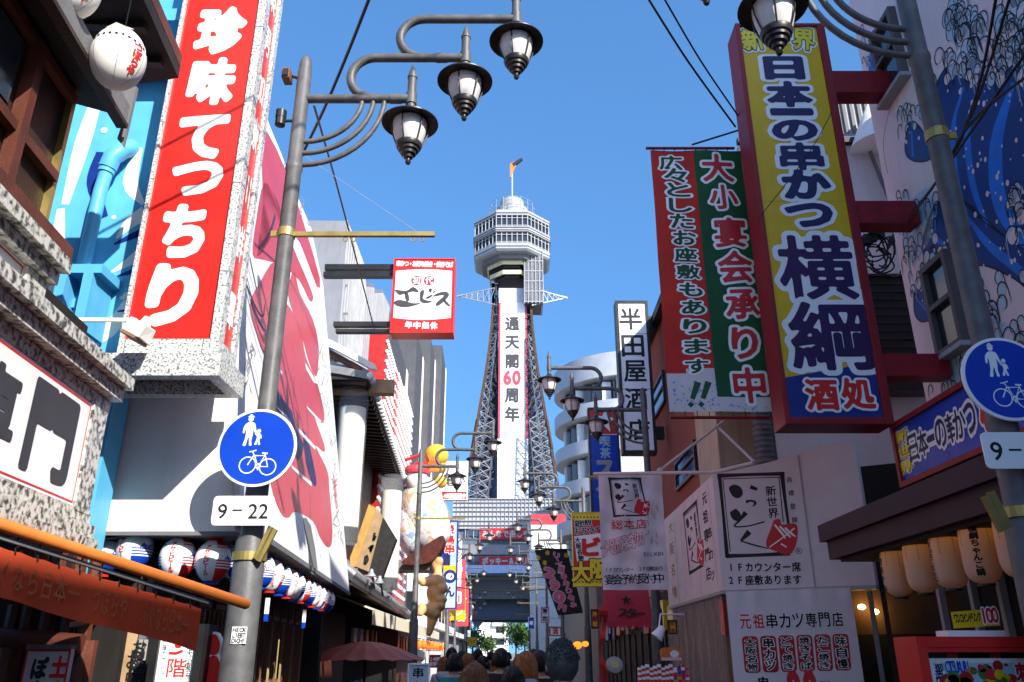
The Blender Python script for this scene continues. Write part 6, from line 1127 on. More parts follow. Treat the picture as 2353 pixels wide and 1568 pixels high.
# ---- red beaded facade and dark pillared block
z5 = lambda x, y: (723 + .215 * x, 735 + .215 * y); RP = panL(-3.05, -.043)
t = thing('red_bead_facade', 'red facade covered with rows of white studs beyond the tiled roof', 'building', RP.px(930, 1000)); m = MB(); u_ = lambda *p: RP.uv(*z5(*p)); um_ = (u_(850, 700)[0] + u_(850, 1000)[0]) / 2
ua, uz = u_(755, 500)[0], u_(1030, 1000)[0]; vt_ = u_(800, 200)[1]; v2 = u_(880, 560)[1]
m.slab(RP, [(ua, 2.8), (um_, 2.8), (um_, vt_ * .96), (ua, vt_)], -2, 0, 'red_deep'); m.slab(RP, [(um_, 2.8), (uz, 2.8), (uz, u_(1030, 980)[1]), (um_, v2)], -2, .05, 'red_sign'); m.build('wall', t); m = MB(); cnt = 0
q0 = ua
while q0 < uz:
    v = 3.4; vmax = vt_ - .3 if q0 < um_ else np.interp(q0, [um_, uz], [v2, u_(1030, 980)[1]])
    while v < vmax and cnt < 2400: p = RP.at(q0, v, .07 if q0 > um_ else .02); m.ball(p, .07, .07, .07, 'white_paint', 6, 4); v += .34; cnt += 1
    q0 += .3
m.build('studs', t); m = MB(); m.tube([PY(930, 1058, 30), PY(965, 1046, 30)], .06, 'red_sign'); m.build('red_bar', t)
DB = panL(-4.3, -.03); t = thing('dark_pillared_block', 'dark grey block with tall pillars, their sunlit edges coloured white, under the blue sky', 'building', DB.px(960, 1100)); m = MB(); xs_ = ((885, 935, 765), (935, 955, 776), (955, 970, 790), (970, 985, 808)); 
for i, (xa, xb, yt) in enumerate(xs_): u0, u1 = DB.uv(xa, 900)[0], DB.uv(xb, 900)[0]; v = DB.uv((xa + xb) / 2, yt)[1]; m.pbox(DB, u0, 0, u1, v, -5, .4 * i, 'pillar_dark'); m.pbox(DB, u1 - .8, 0, u1 + .02, v + .02, -4, .4 * i + .03, 'white_paint')  # white strips put the sunlit pillar edges into the colour
m.split('pillar', t)
# ---- robed figure and tan statue
mr_, nd_, lk_, bs_ = nodes_of('robe_print'); tc_ = nd_.new('ShaderNodeTexCoord'); n1_ = nd_.new('ShaderNodeTexNoise'); n1_.inputs['Scale'].default_value = 1.7; n1_.inputs['Detail'].default_value = 3; n1_.inputs['Distortion'].default_value = 1.2
rp_ = nd_.new('ShaderNodeValToRGB'); rp_.color_ramp.interpolation = 'CONSTANT'; e_ = rp_.color_ramp.elements; e_[0].position = 0; e_[0].color = (.25, .38, .6, 1); e_[1].position = .40; e_[1].color = (.66, .66, .66, 1)
for p_, c_ in ((.49, (.6, .62, .66)), (.54, (.64, .38, .2)), (.59, (.68, .62, .55)), (.66, (.2, .35, .2))): q_ = e_.new(p_); q_.color = (*c_, 1)
lk_.new(tc_.outputs['Object'], n1_.inputs[0]); lk_.new(n1_.outputs[0], rp_.inputs[0]); lk_.new(rp_.outputs[0], bs_.inputs['Base Color'])
M('bowl_brown', (.07, .014, .008), .6, 0, .4, 7, .3, 20); Yf = 26.5; pf = lambda x, y, Y=Yf: PY(x, y, Y)
M('robe_pale', (.62, .6, .58), .6, 0, .1, 1.2); M('robe_blue', (.32, .42, .6), .6, 0, .2, 2); M('robe_orange', (.66, .3, .12), .6, 0, .3, 4); M('statue_tan', (.68, .37, .16), .6, 0, .2, 2.5, .2, 8); M('ball_yellow', (.72, .42, .04), .4, 0, .1, 3)
t = thing('robed_figure_sign', 'big rounded figure in a flowered robe with yellow balls above a dark red bowl', 'figure', pf(975, 1290)); c = pf(972, 1180); m = MB(); m.ball(pf(968, 1170), .74, .7, 1.1, 'robe_print', 28, 20); m.ball(pf(985, 1215), .72, .62, .75, 'robe_print', 24, 16); m.ball(pf(945, 1205), .5, .6, .95, 'robe_print', 24, 16); m.ball(pf(1002, 1190), .4, .45, .6, 'robe_print', 20, 12); m.ball(pf(1006, 1225), .42, .45, .42, 'robe_print', 20, 12)
m.ball(pf(958, 1105, 26.2), .36, .36, .42, 'white_paint', 20, 14); rb = m.build('robe', t, 60); rs = random.Random(5); m = MB()
m.lathe(pf(958, 1083, 26.2), [(.40, -.1), (.42, 0), (.36, .14)], 'pink_red', 20); m.ball(pf(968, 1075, 26.2), .3, .3, .22, 'red_sign', 16, 10); m.build('headband', t); m = MB(); BP_ = panY(25.75); m.slab(BP_, spline([BP_.uv(*p) for p in ((922, 1294), (950, 1270), (985, 1248), (1012, 1232), (1020, 1236), (1014, 1262), (990, 1290), (955, 1298))], 4, True), -.9, 0, 'bowl_brown'); m.build('bowl', t, 50)
for x, y, r in ((1003, 1047, .40), (1012, 1108, .22), (1013, 1075, .2)): m = MB(); m.ball(pf(x, y), r, r, r * .95, 'ball_yellow', 20, 14); m.build('yellow_ball', t, 60)
m = MB(); 
for k in range(5): p = pf(985 + 5 * k, 1065); m.tube([p + Vector((0, -.3, .2)), p + Vector((.1, -.35, 0)), p + Vector((-.05, -.3, -.2)), p + Vector((.08, -.3, -.35))], .05, 'orange_paint', 6)
m.build('ribbons', t)
m = MB(); m.box(pf(922, 1305) + Vector((-.6, -.3, -.1)), pf(1000, 1297) + Vector((0, .8, .1)), 'concrete_dark'); m.build('platform', t)
t = thing('tan_statue', 'tan muscular crouching statue with raised arm holding up the platform', 'statue', pf(990, 1440)); m = MB(); S_ = lambda x, y, Y, rx, ry, rz: m.ball(pf(x, y, Y), rx, ry, rz, 'statue_tan', 14, 10)
def limb(a, b, r0, r1):
    for k in range(7): f_ = k / 6; p = a.lerp(b, f_); r = r0 + (r1 - r0) * f_; m.ball(p, r, r, r, 'statue_tan', 10, 8)
S_(1004, 1300, 26.2, .19, .2, .23); S_(1009, 1290, 26.1, .14, .14, .14)
for (x, y, rx, rz) in ((1003, 1338, .3, .24), (1012, 1352, .24, .2), (1000, 1362, .28, .3), (1010, 1378, .24, .16), (1000, 1395, .25, .2), (1012, 1392, .16, .16), (996, 1408, .25, .2)): S_(x, y, 26.0, rx, .3, rz)
limb(pf(995, 1335, 25.9), pf(972, 1338, 25.7), .17, .14); limb(pf(972, 1338, 25.7), pf(962, 1332, 25.6), .13, .1); limb(pf(1005, 1330, 26), pf(1006, 1312, 26.1), .15, .13); limb(pf(996, 1408, 25.9), pf(970, 1398, 25.6), .2, .16); limb(pf(970, 1398, 25.6), pf(966, 1408, 25.5), .14, .12); limb(pf(996, 1410, 26), pf(990, 1440, 26), .2, .13); limb(pf(990, 1440, 26), pf(986, 1455, 26), .13, .1)
o = m.build('body', t, 60); rm = o.modifiers.new('remesh', 'REMESH'); rm.mode = 'VOXEL'; rm.voxel_size = .035; rm.use_smooth_shade = True; o.modifiers.new('smooth', 'SMOOTH').iterations = 2
# ---- signs and shops on the left beyond
t, a, bx, f = frame_sign('white_red_box_sign', 'white sign with black brush character over a red strip, beside the robed figure', 30, ((1006, 1058), (1075, 1062), (1074, 1150), (1006, 1148)), .3, 'white_paint', 'white_sign', .03); (_, v) = a.P.uv(1040, 1130); a.rect(bx[0] + .03, bx[1] + .03, bx[2] - .03, v, 'red_sign', 1); a.fit('亀', 1030, 1102, 24, 30, ST('ink', .01, 40), 2); a.fit('か', 1058, 1106, 22, 24, ST('ink', .0, 36), 2); a.line('24時間営業中', (1013, 1140), (1066, 1140), .16, .2, ST('white_sign', .05, 30), 2); a.build('lettering', f)
t, a, bx, f = frame_sign('navy_vertical_banner', 'navy vertical banner with red and pale blue characters behind the statue', 33, ((1017, 1195), (1053, 1197), (1050, 1400), (1016, 1400)), .12, 'blue_deep', 'navy', .05); (_, v) = a.P.uv(1035, 1300); uL_, uR_ = bx[0] + .05, bx[2] - .05; a.rect((uL_ + uR_) / 2, v, uR_, bx[3] - .05, 'pale_blue', 1); a.rect(uL_, v - .4, uR_, v, 'yellow_sign', 1); a.rect(uL_, bx[1] + .05, uR_, v - .4, 'wave_pale', 1)
for ch, y in (('焼', 1216), ('鳥', 1240), ('串', 1262)): a.fit(ch, 1034, y, 22, 22, OUT('red_sign', 'white_sign', .03, .05, 36), 2)
a.disc(*a.P.uv(1034, 1325), .26, 'blue_deep', 2, 24); a.fit('の', 1034, 1325, 18, 16, ST('white_sign', .06, 36), 3); a.fit('ん', 1034, 1360, 22, 24, ST('navy', .04, 36), 3); a.build('lettering', f)
M('awning_cream', (.66, .6, .45), .8, 0, .06)
t = thing('cream_awning_shop', 'low shop with a cream awning and hanging orange lanterns beyond the tiled eave', 'shopfront', (-4, 26, 0)); AP2 = panL(-2.6, -.02); m = MB(); q = [AP2.px(855, 1428, .0), AP2.px(1000, 1462, 0)]; u0, u1 = 18.3, 40; vA = 2.26; m.pbox(AP2, u0, vA, u1, vA + .28, -.04, 0, 'awning_cream'); A = [AP2.at(u0, vA + .28, 0), AP2.at(u1, vA + .28, 0), AP2.at(u1, vA + .7, -1.2), AP2.at(u0, vA + .7, -1.2)]; m.hexa(A + [p + Vector((0, 0, .04)) for p in A], 'awning_cream'); m.build('awning', t); m = MB(); m.pbox(AP2, u0, 0, u1, vA + .3, -3, -1.1, 'wood_red'); m.build('wall', t); m = MB()
for k in range(18): m.pbox(AP2, 22 + k, 1.6, 22.5 + k, 2.3, -1.1, -1.0, rs.choice(('yellow_sign', 'red_sign', 'white_sign', 'orange_paint')))
m.split('price_board', t)
M('glow_orange', (.9, .16, .02), .6, emit=.35, var=0)
for k in range(9): c = AP2.at(29 + 1.9 * k, 1.98, -.12); t = thing('orange_lantern', 'glowing orange lantern hanging under the cream awning', 'lantern', c, 0, 'orange lanterns under the cream awning'); m = MB(); m.ball(c, .13, .13, .17, 'glow_orange', 14, 10); m.lathe(c, [(.07, -.21), (.07, -.18)], 'black_plastic', 10); m.lathe(c, [(.07, .18), (.07, .21)], 'black_plastic', 10); m.build('shade', t, 60)
# parasol and stands
pc = PY(842, 1474, 16.5); t = thing('paper_parasol', 'wide dull red paper parasol over the left pavement', 'parasol', (pc.x, pc.y, 0)); M('parasol_red', (.30, .07, .05), .6, 0, .2, 3); m = MB(); n = 40; vs = [pc]
for rr, dz, wv in ((.3, -.03, 0), (.65, -.13, .006), (1.12, -.33, .012)): vs += [pc + Vector((rr * math.cos(2 * math.pi * k / n), rr * math.sin(2 * math.pi * k / n), dz + (wv if k % 2 else -wv))) for k in range(n)]
m.add(vs, [(0, 1 + k, 1 + (k + 1) % n) for k in range(n)] + [(1 + n * j + k, 1 + n * (j + 1) + k, 1 + n * (j + 1) + (k + 1) % n, 1 + n * j + (k + 1) % n) for j in range(2) for k in range(n)], 'parasol_red'); m.build('canopy', t); m = MB(); m.tube([(pc.x, pc.y, 0), pc], .03, 'wood_dark'); m.build('pole', t); m = MB()
for k in range(0, n, 2): m.tube([pc + Vector((0, 0, -.1)), pc + Vector((1.1 * math.cos(2 * math.pi * k / n), 1.1 * math.sin(2 * math.pi * k / n)  , -.35))], .008, 'wood_mid', 4)
m.build('ribs', t)
t, a, bx, f = frame_sign('kushi_standing_sign', 'pale standing sign with black characters under the parasol', 13, ((935, 1524), (985, 1525), (985, 1640), (935, 1640)), .1, 'white_paint', 'wave_pale', .02); a.fit('串', 961, 1546, 24, 24, ST('ink', .02, 36), 1); a.fit('か', 961, 1574, 20, 18, ST('ink', .02, 36), 1); a.build('lettering', f)
t, a, bx, f = frame_sign('red_hours_sign', 'small red sign with pale characters beside the parasol', 20, ((986, 1505), (1012, 1505), (1012, 1535), (986, 1535)), .1, 'red_sign', 'red_deep', .01); a.line('24時間', (991, 1515), (1007, 1515), .08, .1, ST('white_sign', .02, 26), 1); a.line('営業中', (991, 1526), (1007, 1526), .08, .1, ST('white_sign', .02, 26), 1); a.build('lettering', f)
# row of narrow buildings far on the left and right
rs = random.Random(12); kinds = [('far_shop_building', 'white narrow building with balconies right after the cream awning shop', 'white_paint'), ('far_shop_building', 'grey narrow building with dark window bands beyond the white one on the left', 'grey_mid'), ('far_shop_building', 'pinkish building with a dark red vertical panel far down the left', 'pink_wall'), ('far_shop_building', 'pale building farthest down the left row, next to the tower base', 'white_paint')]
yy = 41.0
for i, (nm, lab, mt) in enumerate(kinds):
    ln = (14, 20, 26, 34)[i]; hgt = (9.5, 11.5, 10.5, 12)[i]; x = -4.1 - .035 * (yy - 40) - .3 * (i == 3); t = thing(nm, lab, 'building', (x - 3, yy + ln / 2, 0), 0, 'narrow buildings far down the left side'); m = MB(); m.box((x - 8, yy, 0), (x, yy + ln - .3, hgt), mt); m.build('body', t); m = MB(); z = 3.2
    while z < hgt - 1:
        for k in range(int(ln / 2.2)): m.box((x, yy + .4 + 2.2 * k, z), (x + .03, yy + 1.8 + 2.2 * k, z + 1.3), 'glass_dark')
        for k in range(4): m.box((x - 1.6 - 1.6 * k, yy - .03, z), (x - .6 - 1.6 * k, yy, z + 1.3), 'glass_dark')
        z += 2.7
    m.split('window', t); m = MB(); z = 2.9
    while z < hgt - 1: m.box((x, yy + .2, z - .1), (x + .45, yy + ln - .6, z + .25), 'white_paint' if i != 2 else 'red_deep'); z += 2.7
    m.split('balcony', t)
    for k in range(3):
        sy = yy + 2 + 4.4 * k; sx = x + .9; sh = rs.uniform(2, 3.6); sz = rs.uniform(3.2, 5.2); cm, lb = rs.choice((('red_sign', 'red'), ('yellow_sign', 'yellow'), ('blue_sign', 'blue'), ('white_sign', 'white'), ('pink_red', 'pink'))); t2 = thing('projecting_sign', 'small %s projecting sign, %s on the %s' % (lb, ('nearest', 'middle', 'farthest')[k], ('white balcony building', 'grey banded building', 'pinkish building', 'pale last building')[i]), 'sign', (sx, sy, sz), 0, 'projecting signs far down the left side'); m = MB(); m.box((sx - .75, sy, sz), (sx + .35, sy + .2, sz + sh), cm); m.build('face', t2); a = Art(Panel((0, sy, 0), (1, 0, 0)), .01); a.line(rs.choice(('串かつ', '寿司', '麻雀', '酒場', '喫茶', '立呑')), (sx - .2, sz + sh * .8), (sx - .2, sz + sh * .25), .8, .8, ST('white_sign' if cm != 'white_sign' else 'red_sign', .03, 22), 1, px=False); a.build('lettering', t2)
    yy += ln
t = thing('white_wall_building', 'white blank walled building with a red strip along its top, right of the arch', 'building', (6, 95, 0)); P = panY(88); u0, u1 = P.uv(1222, 1300)[0], 14; vt2 = P.uv(1250, 1184)[1]; m = MB(); m.box((u0, 88, 0), (u1, 100, vt2), 'white_paint'); m.build('body', t); m = MB(); m.box((u0 - .05, 87.95, vt2 - 1.0), (u1, 88, vt2 + .1), 'pink_red'); m.build('red_strip', t); m = MB()
for k in range(6): m.box((u0 + 1 + .0, 87.97, 3 + 2 * k), (u1, 88, 3.04 + 2 * k), 'grey_mid')
m.build('panel_joints', t)
# rounded apartment building
t = thing('round_apartment_building', 'white apartment building with curved stacked balconies right of the tower', 'building', (11, 66, 0)); cx, cy, rr = 10.2, 66, 6.6; m = MB(); zt = PY(1380, 828, 60).z; z = zt; m.lathe((cx, cy, 0), [(rr - 1.1, 0), (rr - 1.1, zt - 1.2)], 'pillar_dark', 48); core = m.build('core', t, 30); m = MB(); k = 0
M('balcony_white', (.42, .44, .47), .5, 0, .06, 2, streak=.2)
while z > 2: m.lathe((cx, cy, z - 1.35), [(rr - .05, 0), (rr, .05), (rr, 1.08 if k else 2.0), (rr - .12, 1.08 if k else 2.0), (rr - .12, .25), (rr - 1.2, .25)], 'balcony_white', 64); m.lathe((cx, cy, z - 1.35), [(rr - 1.2, .0), (rr - .05, .004)], 'pillar_dark', 64); z -= 2.95; k += 1
m.build('balconies', t, 30); m = MB(); z = zt - 2.95
while z > 2:
    for q in range(14): al = math.pi + .1 + q * .16; m.box((cx + (rr - 1.05) * math.cos(al) - .35, cy + (rr - 1.05) * math.sin(al) - .35, z - .1), (cx + (rr - 1.05) * math.cos(al) + .35, cy + (rr - 1.05) * math.sin(al) + .35, z + 1.4), 'glass_dark' if q % 3 else 'white_paint')
    z -= 2.95
m.build('windows', t); m = MB(); m.box((cx - 2, cy - 6.3, 0), (cx + 18, cy + 10, zt - 1.3), 'balcony_white'); m.build('wing', t)
t = thing('added_shade_block', 'added tall round block, unseen behind the yellow sign, to shade the tower base', 'building', (40.1, 99, 0)); m = MB(); m.lathe((40.1, 99, 0), [(13, 0), (13, 56.4), (0, 56.5)], 'balcony_white', 48); m.build('body', t, 40); m = MB()  # unseen block added to cast the round shadow on the tower base
for k in range(16): m.lathe((40.1, 99, 4 + 3.1 * k), [(13.05, 0), (13.05, 1.3)], 'glass_dark', 48)
m.f = [f for f in m.f if len(f) == 4]; m.m = m.m[:len(m.f)]; m.build('window_bands', t, 40)
# ---- right side middle distance
t, a, bx, f = frame_sign('souvenir_sign', 'yellow and red souvenir sign with dotted bands behind the worn banner', 15.5, ((1312, 1177), (1400, 1177), (1405, 1348), (1320, 1348)), .15, 'yellow_trim', 'red_sign', .01)
vA, vB_ = a.P.uv(1350, 1195)[1], a.P.uv(1350, 1330)[1]; a.rect(bx[0], vA, bx[2], bx[3], 'yellow_trim', 1); a.rect(bx[0], bx[1], bx[2], vB_, 'yellow_trim', 1)
for k in range(12): 
    for v in (vA + .05, vB_ - .06): a.disc(bx[0] + .04 + .065 * k, v, .015, 'ink', 2, 8)
z = lambda x, y: (1164 + .3357 * x, 1041.7 + .3357 * y); a.line('新世界', z(490, 485), z(560, 480), .15, .15, OUT('ink', 'white_sign', .02, .05, 36)); a.line('おみやげ', z(485, 535), z(610, 525), .14, .14, OUT('ink', 'white_sign', .02, .05, 36)); a.poly([z(462, 570), z(700, 540), z(715, 720), z(482, 740)], 'white_sign', 1); a.line('大阪名物', z(485, 595), z(508, 718), .11, .11, ST('ink', .03, 30), 3); a.fit('ビ', *z(580, 640), 44, 44, ST('red_sign', .06, 44), 3); a.line('大阪', z(510, 810), z(630, 790), .36, .38, OUT('yellow_trim', 'ink', .04, .05, 44), 3); a.build('lettering', f)
BB = Panel(PY(1275, 1340, 18.5), Vector((1, .1, -.12))); t = thing('black_price_banner', 'black banner with pink 290 price lettering, wind blown, right of the arch', 'banner', PY(1285, 1400, 18.5)); fb_ = lambda u, v: .05 * math.sin(u * 5 + v * 3); cs = [BB.uv(*p) for p in ((1236, 1270), (1312, 1257), (1333, 1401), (1275, 1414))]; m = MB(); N_ = 14; g = lambda i, j: (lambda a_, b_: a_.lerp(b_, j / N_))(Vector((*cs[3], 0)).lerp(Vector((*cs[2], 0)), i / N_), Vector((*cs[0], 0)).lerp(Vector((*cs[1], 0)), i / N_))
m.v = [tuple(BB.at(g(i, j).x, g(i, j).y, fb_(g(i, j).x, g(i, j).y))) for j in range(N_ + 1) for i in range(N_ + 1)]; m.f = [(j * (N_ + 1) + i, j * (N_ + 1) + i + 1, (j + 1) * (N_ + 1) + i + 1, (j + 1) * (N_ + 1) + i) for j in range(N_) for i in range(N_)]; m.m = ['ink'] * len(m.f); sh = m.build('sheet', t, 60); a = Art(Cloth(BB, fb_), .004)
for ch, x, y, w_, h_ in (('2', 300, 825, 26, 24), ('9', 325, 905, 22, 24), ('0', 350, 980, 26, 27), ('円', 365, 1050, 18, 16)): a.fit(ch, *z(x, y), w_, h_, OUT('pink_ink', 'pink_wall', .06, .05, 40), 1, -.2)
for i, ch in enumerate('リン一番搾り串か'): a.fit(ch, *z(360 + i * 12, 700 + i * 46), 14, 13, OUT('pink_ink', 'pink_wall', .03, .05, 30), 1, -.2)
for x, y in ((235, 730), (300, 690), (275, 760), (430, 690)): a.fit('串', *z(x, y), 9, 12, ST('yellow_sign', .02, 26), 1, -.2)
a.build('lettering', sh); m = MB(); m.tube([BB.at(cs[0][0], cs[0][1] + .04), BB.at(cs[1][0] + .6, cs[1][1] + .02)], .015, 'cable_black'); m.build('rod', t)
t = thing('red_cafe_awning', 'dark red scalloped awning with a black star over the cafe door', 'awning', PY(1440, 1450, 14.2)); M('awning_red', (.33, .025, .05), .8, 0, .15, 3); c0, c1 = PY(1395, 1430, 14.2), PY(1498, 1430, 14.0); c1.z = c0.z; m = MB(); n = 12; prf = [(0, 0), (.02, .18), (.08, .38), (.2, .56), (.38, .68), (.6, .74)]; vs = []
for i in range(n + 1): p = c0.lerp(c1, i / n); vs += [p + Vector((0, d, h)) for d, h in prf]
k = len(prf); m.add(vs, [(i * k + j, (i + 1) * k + j, (i + 1) * k + j + 1, i * k + j + 1) for i in range(n) for j in range(k - 1)], 'awning_red'); e0 = [c0 + Vector((0, d, h)) for d, h in prf] + [c0 + Vector((0, .6, 0))]; m.poly(e0, 'awning_red'); m.poly([p + (c1 - c0) for p in e0][::-1], 'awning_red')
for i in range(n): p, q = c0.lerp(c1, i / n), c0.lerp(c1, (i + 1) / n); m.add([p, q] + [p.lerp(q, 1 - s_ / 6) - Vector((0, 0, .05 + .05 * math.sin(math.pi * s_ / 6))) for s_ in range(7)], [tuple(range(9))], 'awning_red')
for i in range(6): p, q = c0 + Vector((0, .6 * i / 6, 0)), c0 + Vector((0, .6 * (i + 1) / 6, 0)); m.add([p, q] + [p.lerp(q, 1 - s_ / 6) - Vector((0, 0, .05 + .05 * math.sin(math.pi * s_ / 6))) for s_ in range(7)], [tuple(range(9))], 'awning_red')
aw = m.build('canopy', t, 60); a = Art(Panel(c0 + Vector((0, -.015, 0)), c1 - c0), .002); L_ = (c1 - c0).length; a.uvpoly([(L_ * .45 + (.09 if k % 2 == 0 else .04) * math.sin(math.pi * k / 5), .34 + (.09 if k % 2 == 0 else .04) * math.cos(math.pi * k / 5)) for k in range(10)], 'ink', 1); a.line('スター', (L_ * .36, .15), (L_ * .75, .13), .2, .17, ST('ink', .03, 36), 1, px=False); a.build('lettering', aw)
# dark shop fronts, lit signs and goods low on the right
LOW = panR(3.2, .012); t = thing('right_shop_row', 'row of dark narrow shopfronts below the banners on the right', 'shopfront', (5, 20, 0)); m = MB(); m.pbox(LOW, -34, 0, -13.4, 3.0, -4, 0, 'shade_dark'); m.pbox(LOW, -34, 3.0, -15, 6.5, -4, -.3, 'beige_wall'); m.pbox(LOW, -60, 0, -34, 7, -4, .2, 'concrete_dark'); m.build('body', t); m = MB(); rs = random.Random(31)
for k in range(16): u = -33 + 1.25 * k; m.pbox(LOW, u, rs.uniform(2.1, 2.4), u + rs.uniform(.5, 1), rs.uniform(2.6, 3.1), 0, .12, rs.choice(('red_deep', 'wood_mid', 'yellow_sign', 'white_sign', 'wood_dark', 'blue_deep')))
m.split('fascia_board', t); m = MB()
for k in range(14): u = -32 + 1.3 * k; m.pbox(LOW, u, .3, u + .06, 2.2, 0, .05, 'wood_dark')
m.split('post', t)
t = thing('orange_rounded_sign', 'orange rounded sign on a post among the souvenir goods', 'sign', PY(1540, 1520, 11.5)); P = panY(11.5); m = MB(); uv = []
(ua, va), (ub, vb) = P.uv(1520, 1519), P.uv(1565, 1488)
for cx_, cy_, a0 in ((ub - .06, vb - .06, 0), (ua + .06, vb - .06, 90)): uv += [(cx_ + .06 * math.cos(R(a0 + q)), cy_ + .06 * math.sin(R(a0 + q))) for q in (0, 30, 60, 90)]
m.slab(P, uv + [(ua, va), (ub, va)], -.06, 0, 'orange_paint'); m.build('board', t); a = Art(P, .002); a.disc(*P.uv(1550, 1503), .06, 'white_sign', 1, 20, .045); a.border(ua + .01, va + .01, ub - .01, va + .04, .01, 'white_sign', 1); a.build('marks', t); m = MB(); m.tube([P.at((ua + ub) / 2, 0, -.03), P.at((ua + ub) / 2, va, -.03)], .02, 'steel_grey'); m.build('post', t)
t = thing('goods_rack', 'counter of striped red and white souvenir packets at the right', 'stall', PY(1500, 1568, 11)); m = MB(); c = PY(1430, 1568, 11); c2 = PY(1570, 1568, 11); m.box((c.x, 10.8, 0), (c2.x, 11.6, c.z - .02), 'wood_red'); m.build('counter', t)
for k in range(13): 
    x = c.x + .2 + .05 * k; p = Vector((x, 10.95, c.z)); t2 = thing('souvenir_packet', 'upright striped packet, one of the row on the souvenir counter', 'packet', p, 0, 'striped packets on the souvenir counter'); m = MB(); h = .17 + .02 * (k % 3)
    for s_ in range(6): m.box((x, 10.95 + .002 * k, c.z + h * s_ / 6), (x + .042, 11.02, c.z + h * (s_ + 1) / 6), rs.choice(('red_sign', 'white_sign', 'red_sign', 'pink_ink', 'yellow_sign', 'blue_sign')) if k > 8 else ('red_sign', 'white_sign')[s_ % 2])
    m.build('packet', t2)
t = thing('clip_floodlight', 'white clip floodlight under the side of the corner sign', 'lamp', PY(1515, 1455, 11.8)); p = PY(1515, 1455, 11.8); m = MB(); m.lathe(p, [(.03, .1), (.05, .08), (.09, -.07), (.085, -.07), (0, .04)], 'white_paint', 16, axis=Matrix.Rotation(R(35), 3, 'Y')); m.tube([p + Vector((0, 0, .08)), p + Vector((.05, .1, .25)), p + Vector((.4, .2, .25))], .012, 'white_paint'); m.build('head', t, 50)
for i, (x, y, Y, r) in enumerate(((1299, 1477, 20, .1), (1327, 1483, 18.5, .1), (1345, 1480, 17.5, .07))): c = PY(x, y, Y); t = thing('amber_shop_lamp', 'glowing amber lamp in the shop, %s of the three by the grey haired man' % ('leftmost', 'middle', 'rightmost')[i], 'lamp', c, 0, 'amber shop lamps on the right'); m = MB(); m.ball(c, r, r, r * .8, 'glow_amber' if 'glow_amber' in MATS else (M('glow_amber', (.9, .3, .02), .6, emit=.75, var=0) and 'glow_amber'), 16, 10); m.lathe(c, [(.05, r * .78), (.05, r * .95)], 'black_plastic', 10); m.build('globe', t, 60)
t = thing('red_flag_strip', 'narrow orange red flag hanging twisted beside the dark lamp pole', 'banner', PY(1386, 1500, 12)); P = panY(12); m = MB(); prev = None
for k in range(22): y = 1395 + 9 * k; x = 1384 + 3 * math.sin(k * .45); w = 7 + 3 * math.sin(k * .35 + 1); a_, b_ = P.px(x - w, y, .05 * math.sin(k)), P.px(x + w, y, .05 * math.cos(k * .8)); prev and m.quad(prev[0], prev[1], b_, a_, 'red_cloth'); prev = (a_, b_)
m.build('cloth', t, 60); m = MB(); m.tube([P.px(1384, 1640), P.px(1384, 1388)], .012, 'steel_grey'); m.build('pole', t)
# far end of the street: pale apartment block, trees, yellow sign
P = panY(230); t = thing('distant_apartment_block', 'white balconied apartment block seen far off through the arch', 'building', P.px(1150, 1500)); (u0, v1), (u1, _) = P.uv(1098, 1412), P.uv(1168, 1412); m = MB(); m.box((u0, 230, 0), (u1, 250, v1), 'white_paint'); m.build('body', t); m = MB(); k = 0
z_ = v1 - 3
while z_ > 1: m.box((u0 + 4, 229, z_), (u1, 230, z_ + 1.2), 'white_paint'); m.box((u0 + 5, 229.8, z_ + 1.2), (u1 - 1, 229.98, z_ + 2.7), 'glass_dark'); z_ -= 3.0
m.build('balconies', t)
def tree(x, y, h, cr, label, seed):
    r = random.Random(seed); t = thing('broadleaf_tree', label, 'tree', (x, y, 0), 0, 'green trees beyond the tower arch'); m = MB(); m.tube([(x, y, 0), (x + .1, y, h * .3), (x, y, h * .6)], [.25, .18, .08], 'bark', 8)
    for k in range(6): al = k * 1.05; m.tube([(x, y, h * (.35 + .04 * k)), (x + cr * .7 * math.cos(al), y + cr * .7 * math.sin(al), h * (.55 + .06 * k))], [.1, .03], 'bark', 5)
    m.build('trunk', t); m = MB()
    for k in range(1500):
        al, ph, q = r.uniform(0, 6.28), math.acos(r.uniform(-1, 1)), r.random() ** .45; lump = .8 + .3 * math.sin(al * 3 + seed) * math.sin(ph * 4); p = Vector((x + cr * q * lump * math.sin(ph) * math.cos(al), y + cr * q * lump * math.sin(ph) * math.sin(al), h * .62 + h * .4 * q * lump * math.cos(ph))); d1 = Vector((r.uniform(-1, 1), r.uniform(-1, 1), r.uniform(-1, 1))).normalized() * .26; d2 = Vector((r.uniform(-1, 1), r.uniform(-1, 1), r.uniform(-1, 1))).normalized() * .2; m.add([p - d1, p + d2, p + d1, p - d2], [(0, 1, 2, 3)], 'leaf' if r.random() < .6 else 'leaf_dark')
    m.build('crown', t)
for (px_, Y, h, cr, lab, sd) in ((1185, 190, 9.5, 4.2, 'bright green tree right of the arch opening', 1), (1205, 182, 8, 3.6, 'green tree at the right arch leg, second of the pair', 2), (1085, 188, 7.5, 3.4, 'low green tree left of the arch opening behind the yellow sign', 3), (1120, 215, 6, 3, 'small distant tree in front of the white apartment block', 4)): p = PY(px_, 1490, Y); tree(p.x, Y, h, cr, lab, sd)
t, a, bx, f = frame_sign('yellow_road_sign', 'small yellow sign at the far left of the arch opening', 80, ((1074, 1464), (1095, 1464), (1095, 1485), (1074, 1485)), .2, 'gold_metal', 'yellow_sign', .05); a.line('ハイ', (1080, 1474), (1089, 1474), .4, .5, ST('ink', .02, 22), 1); a.build('lettering', f)
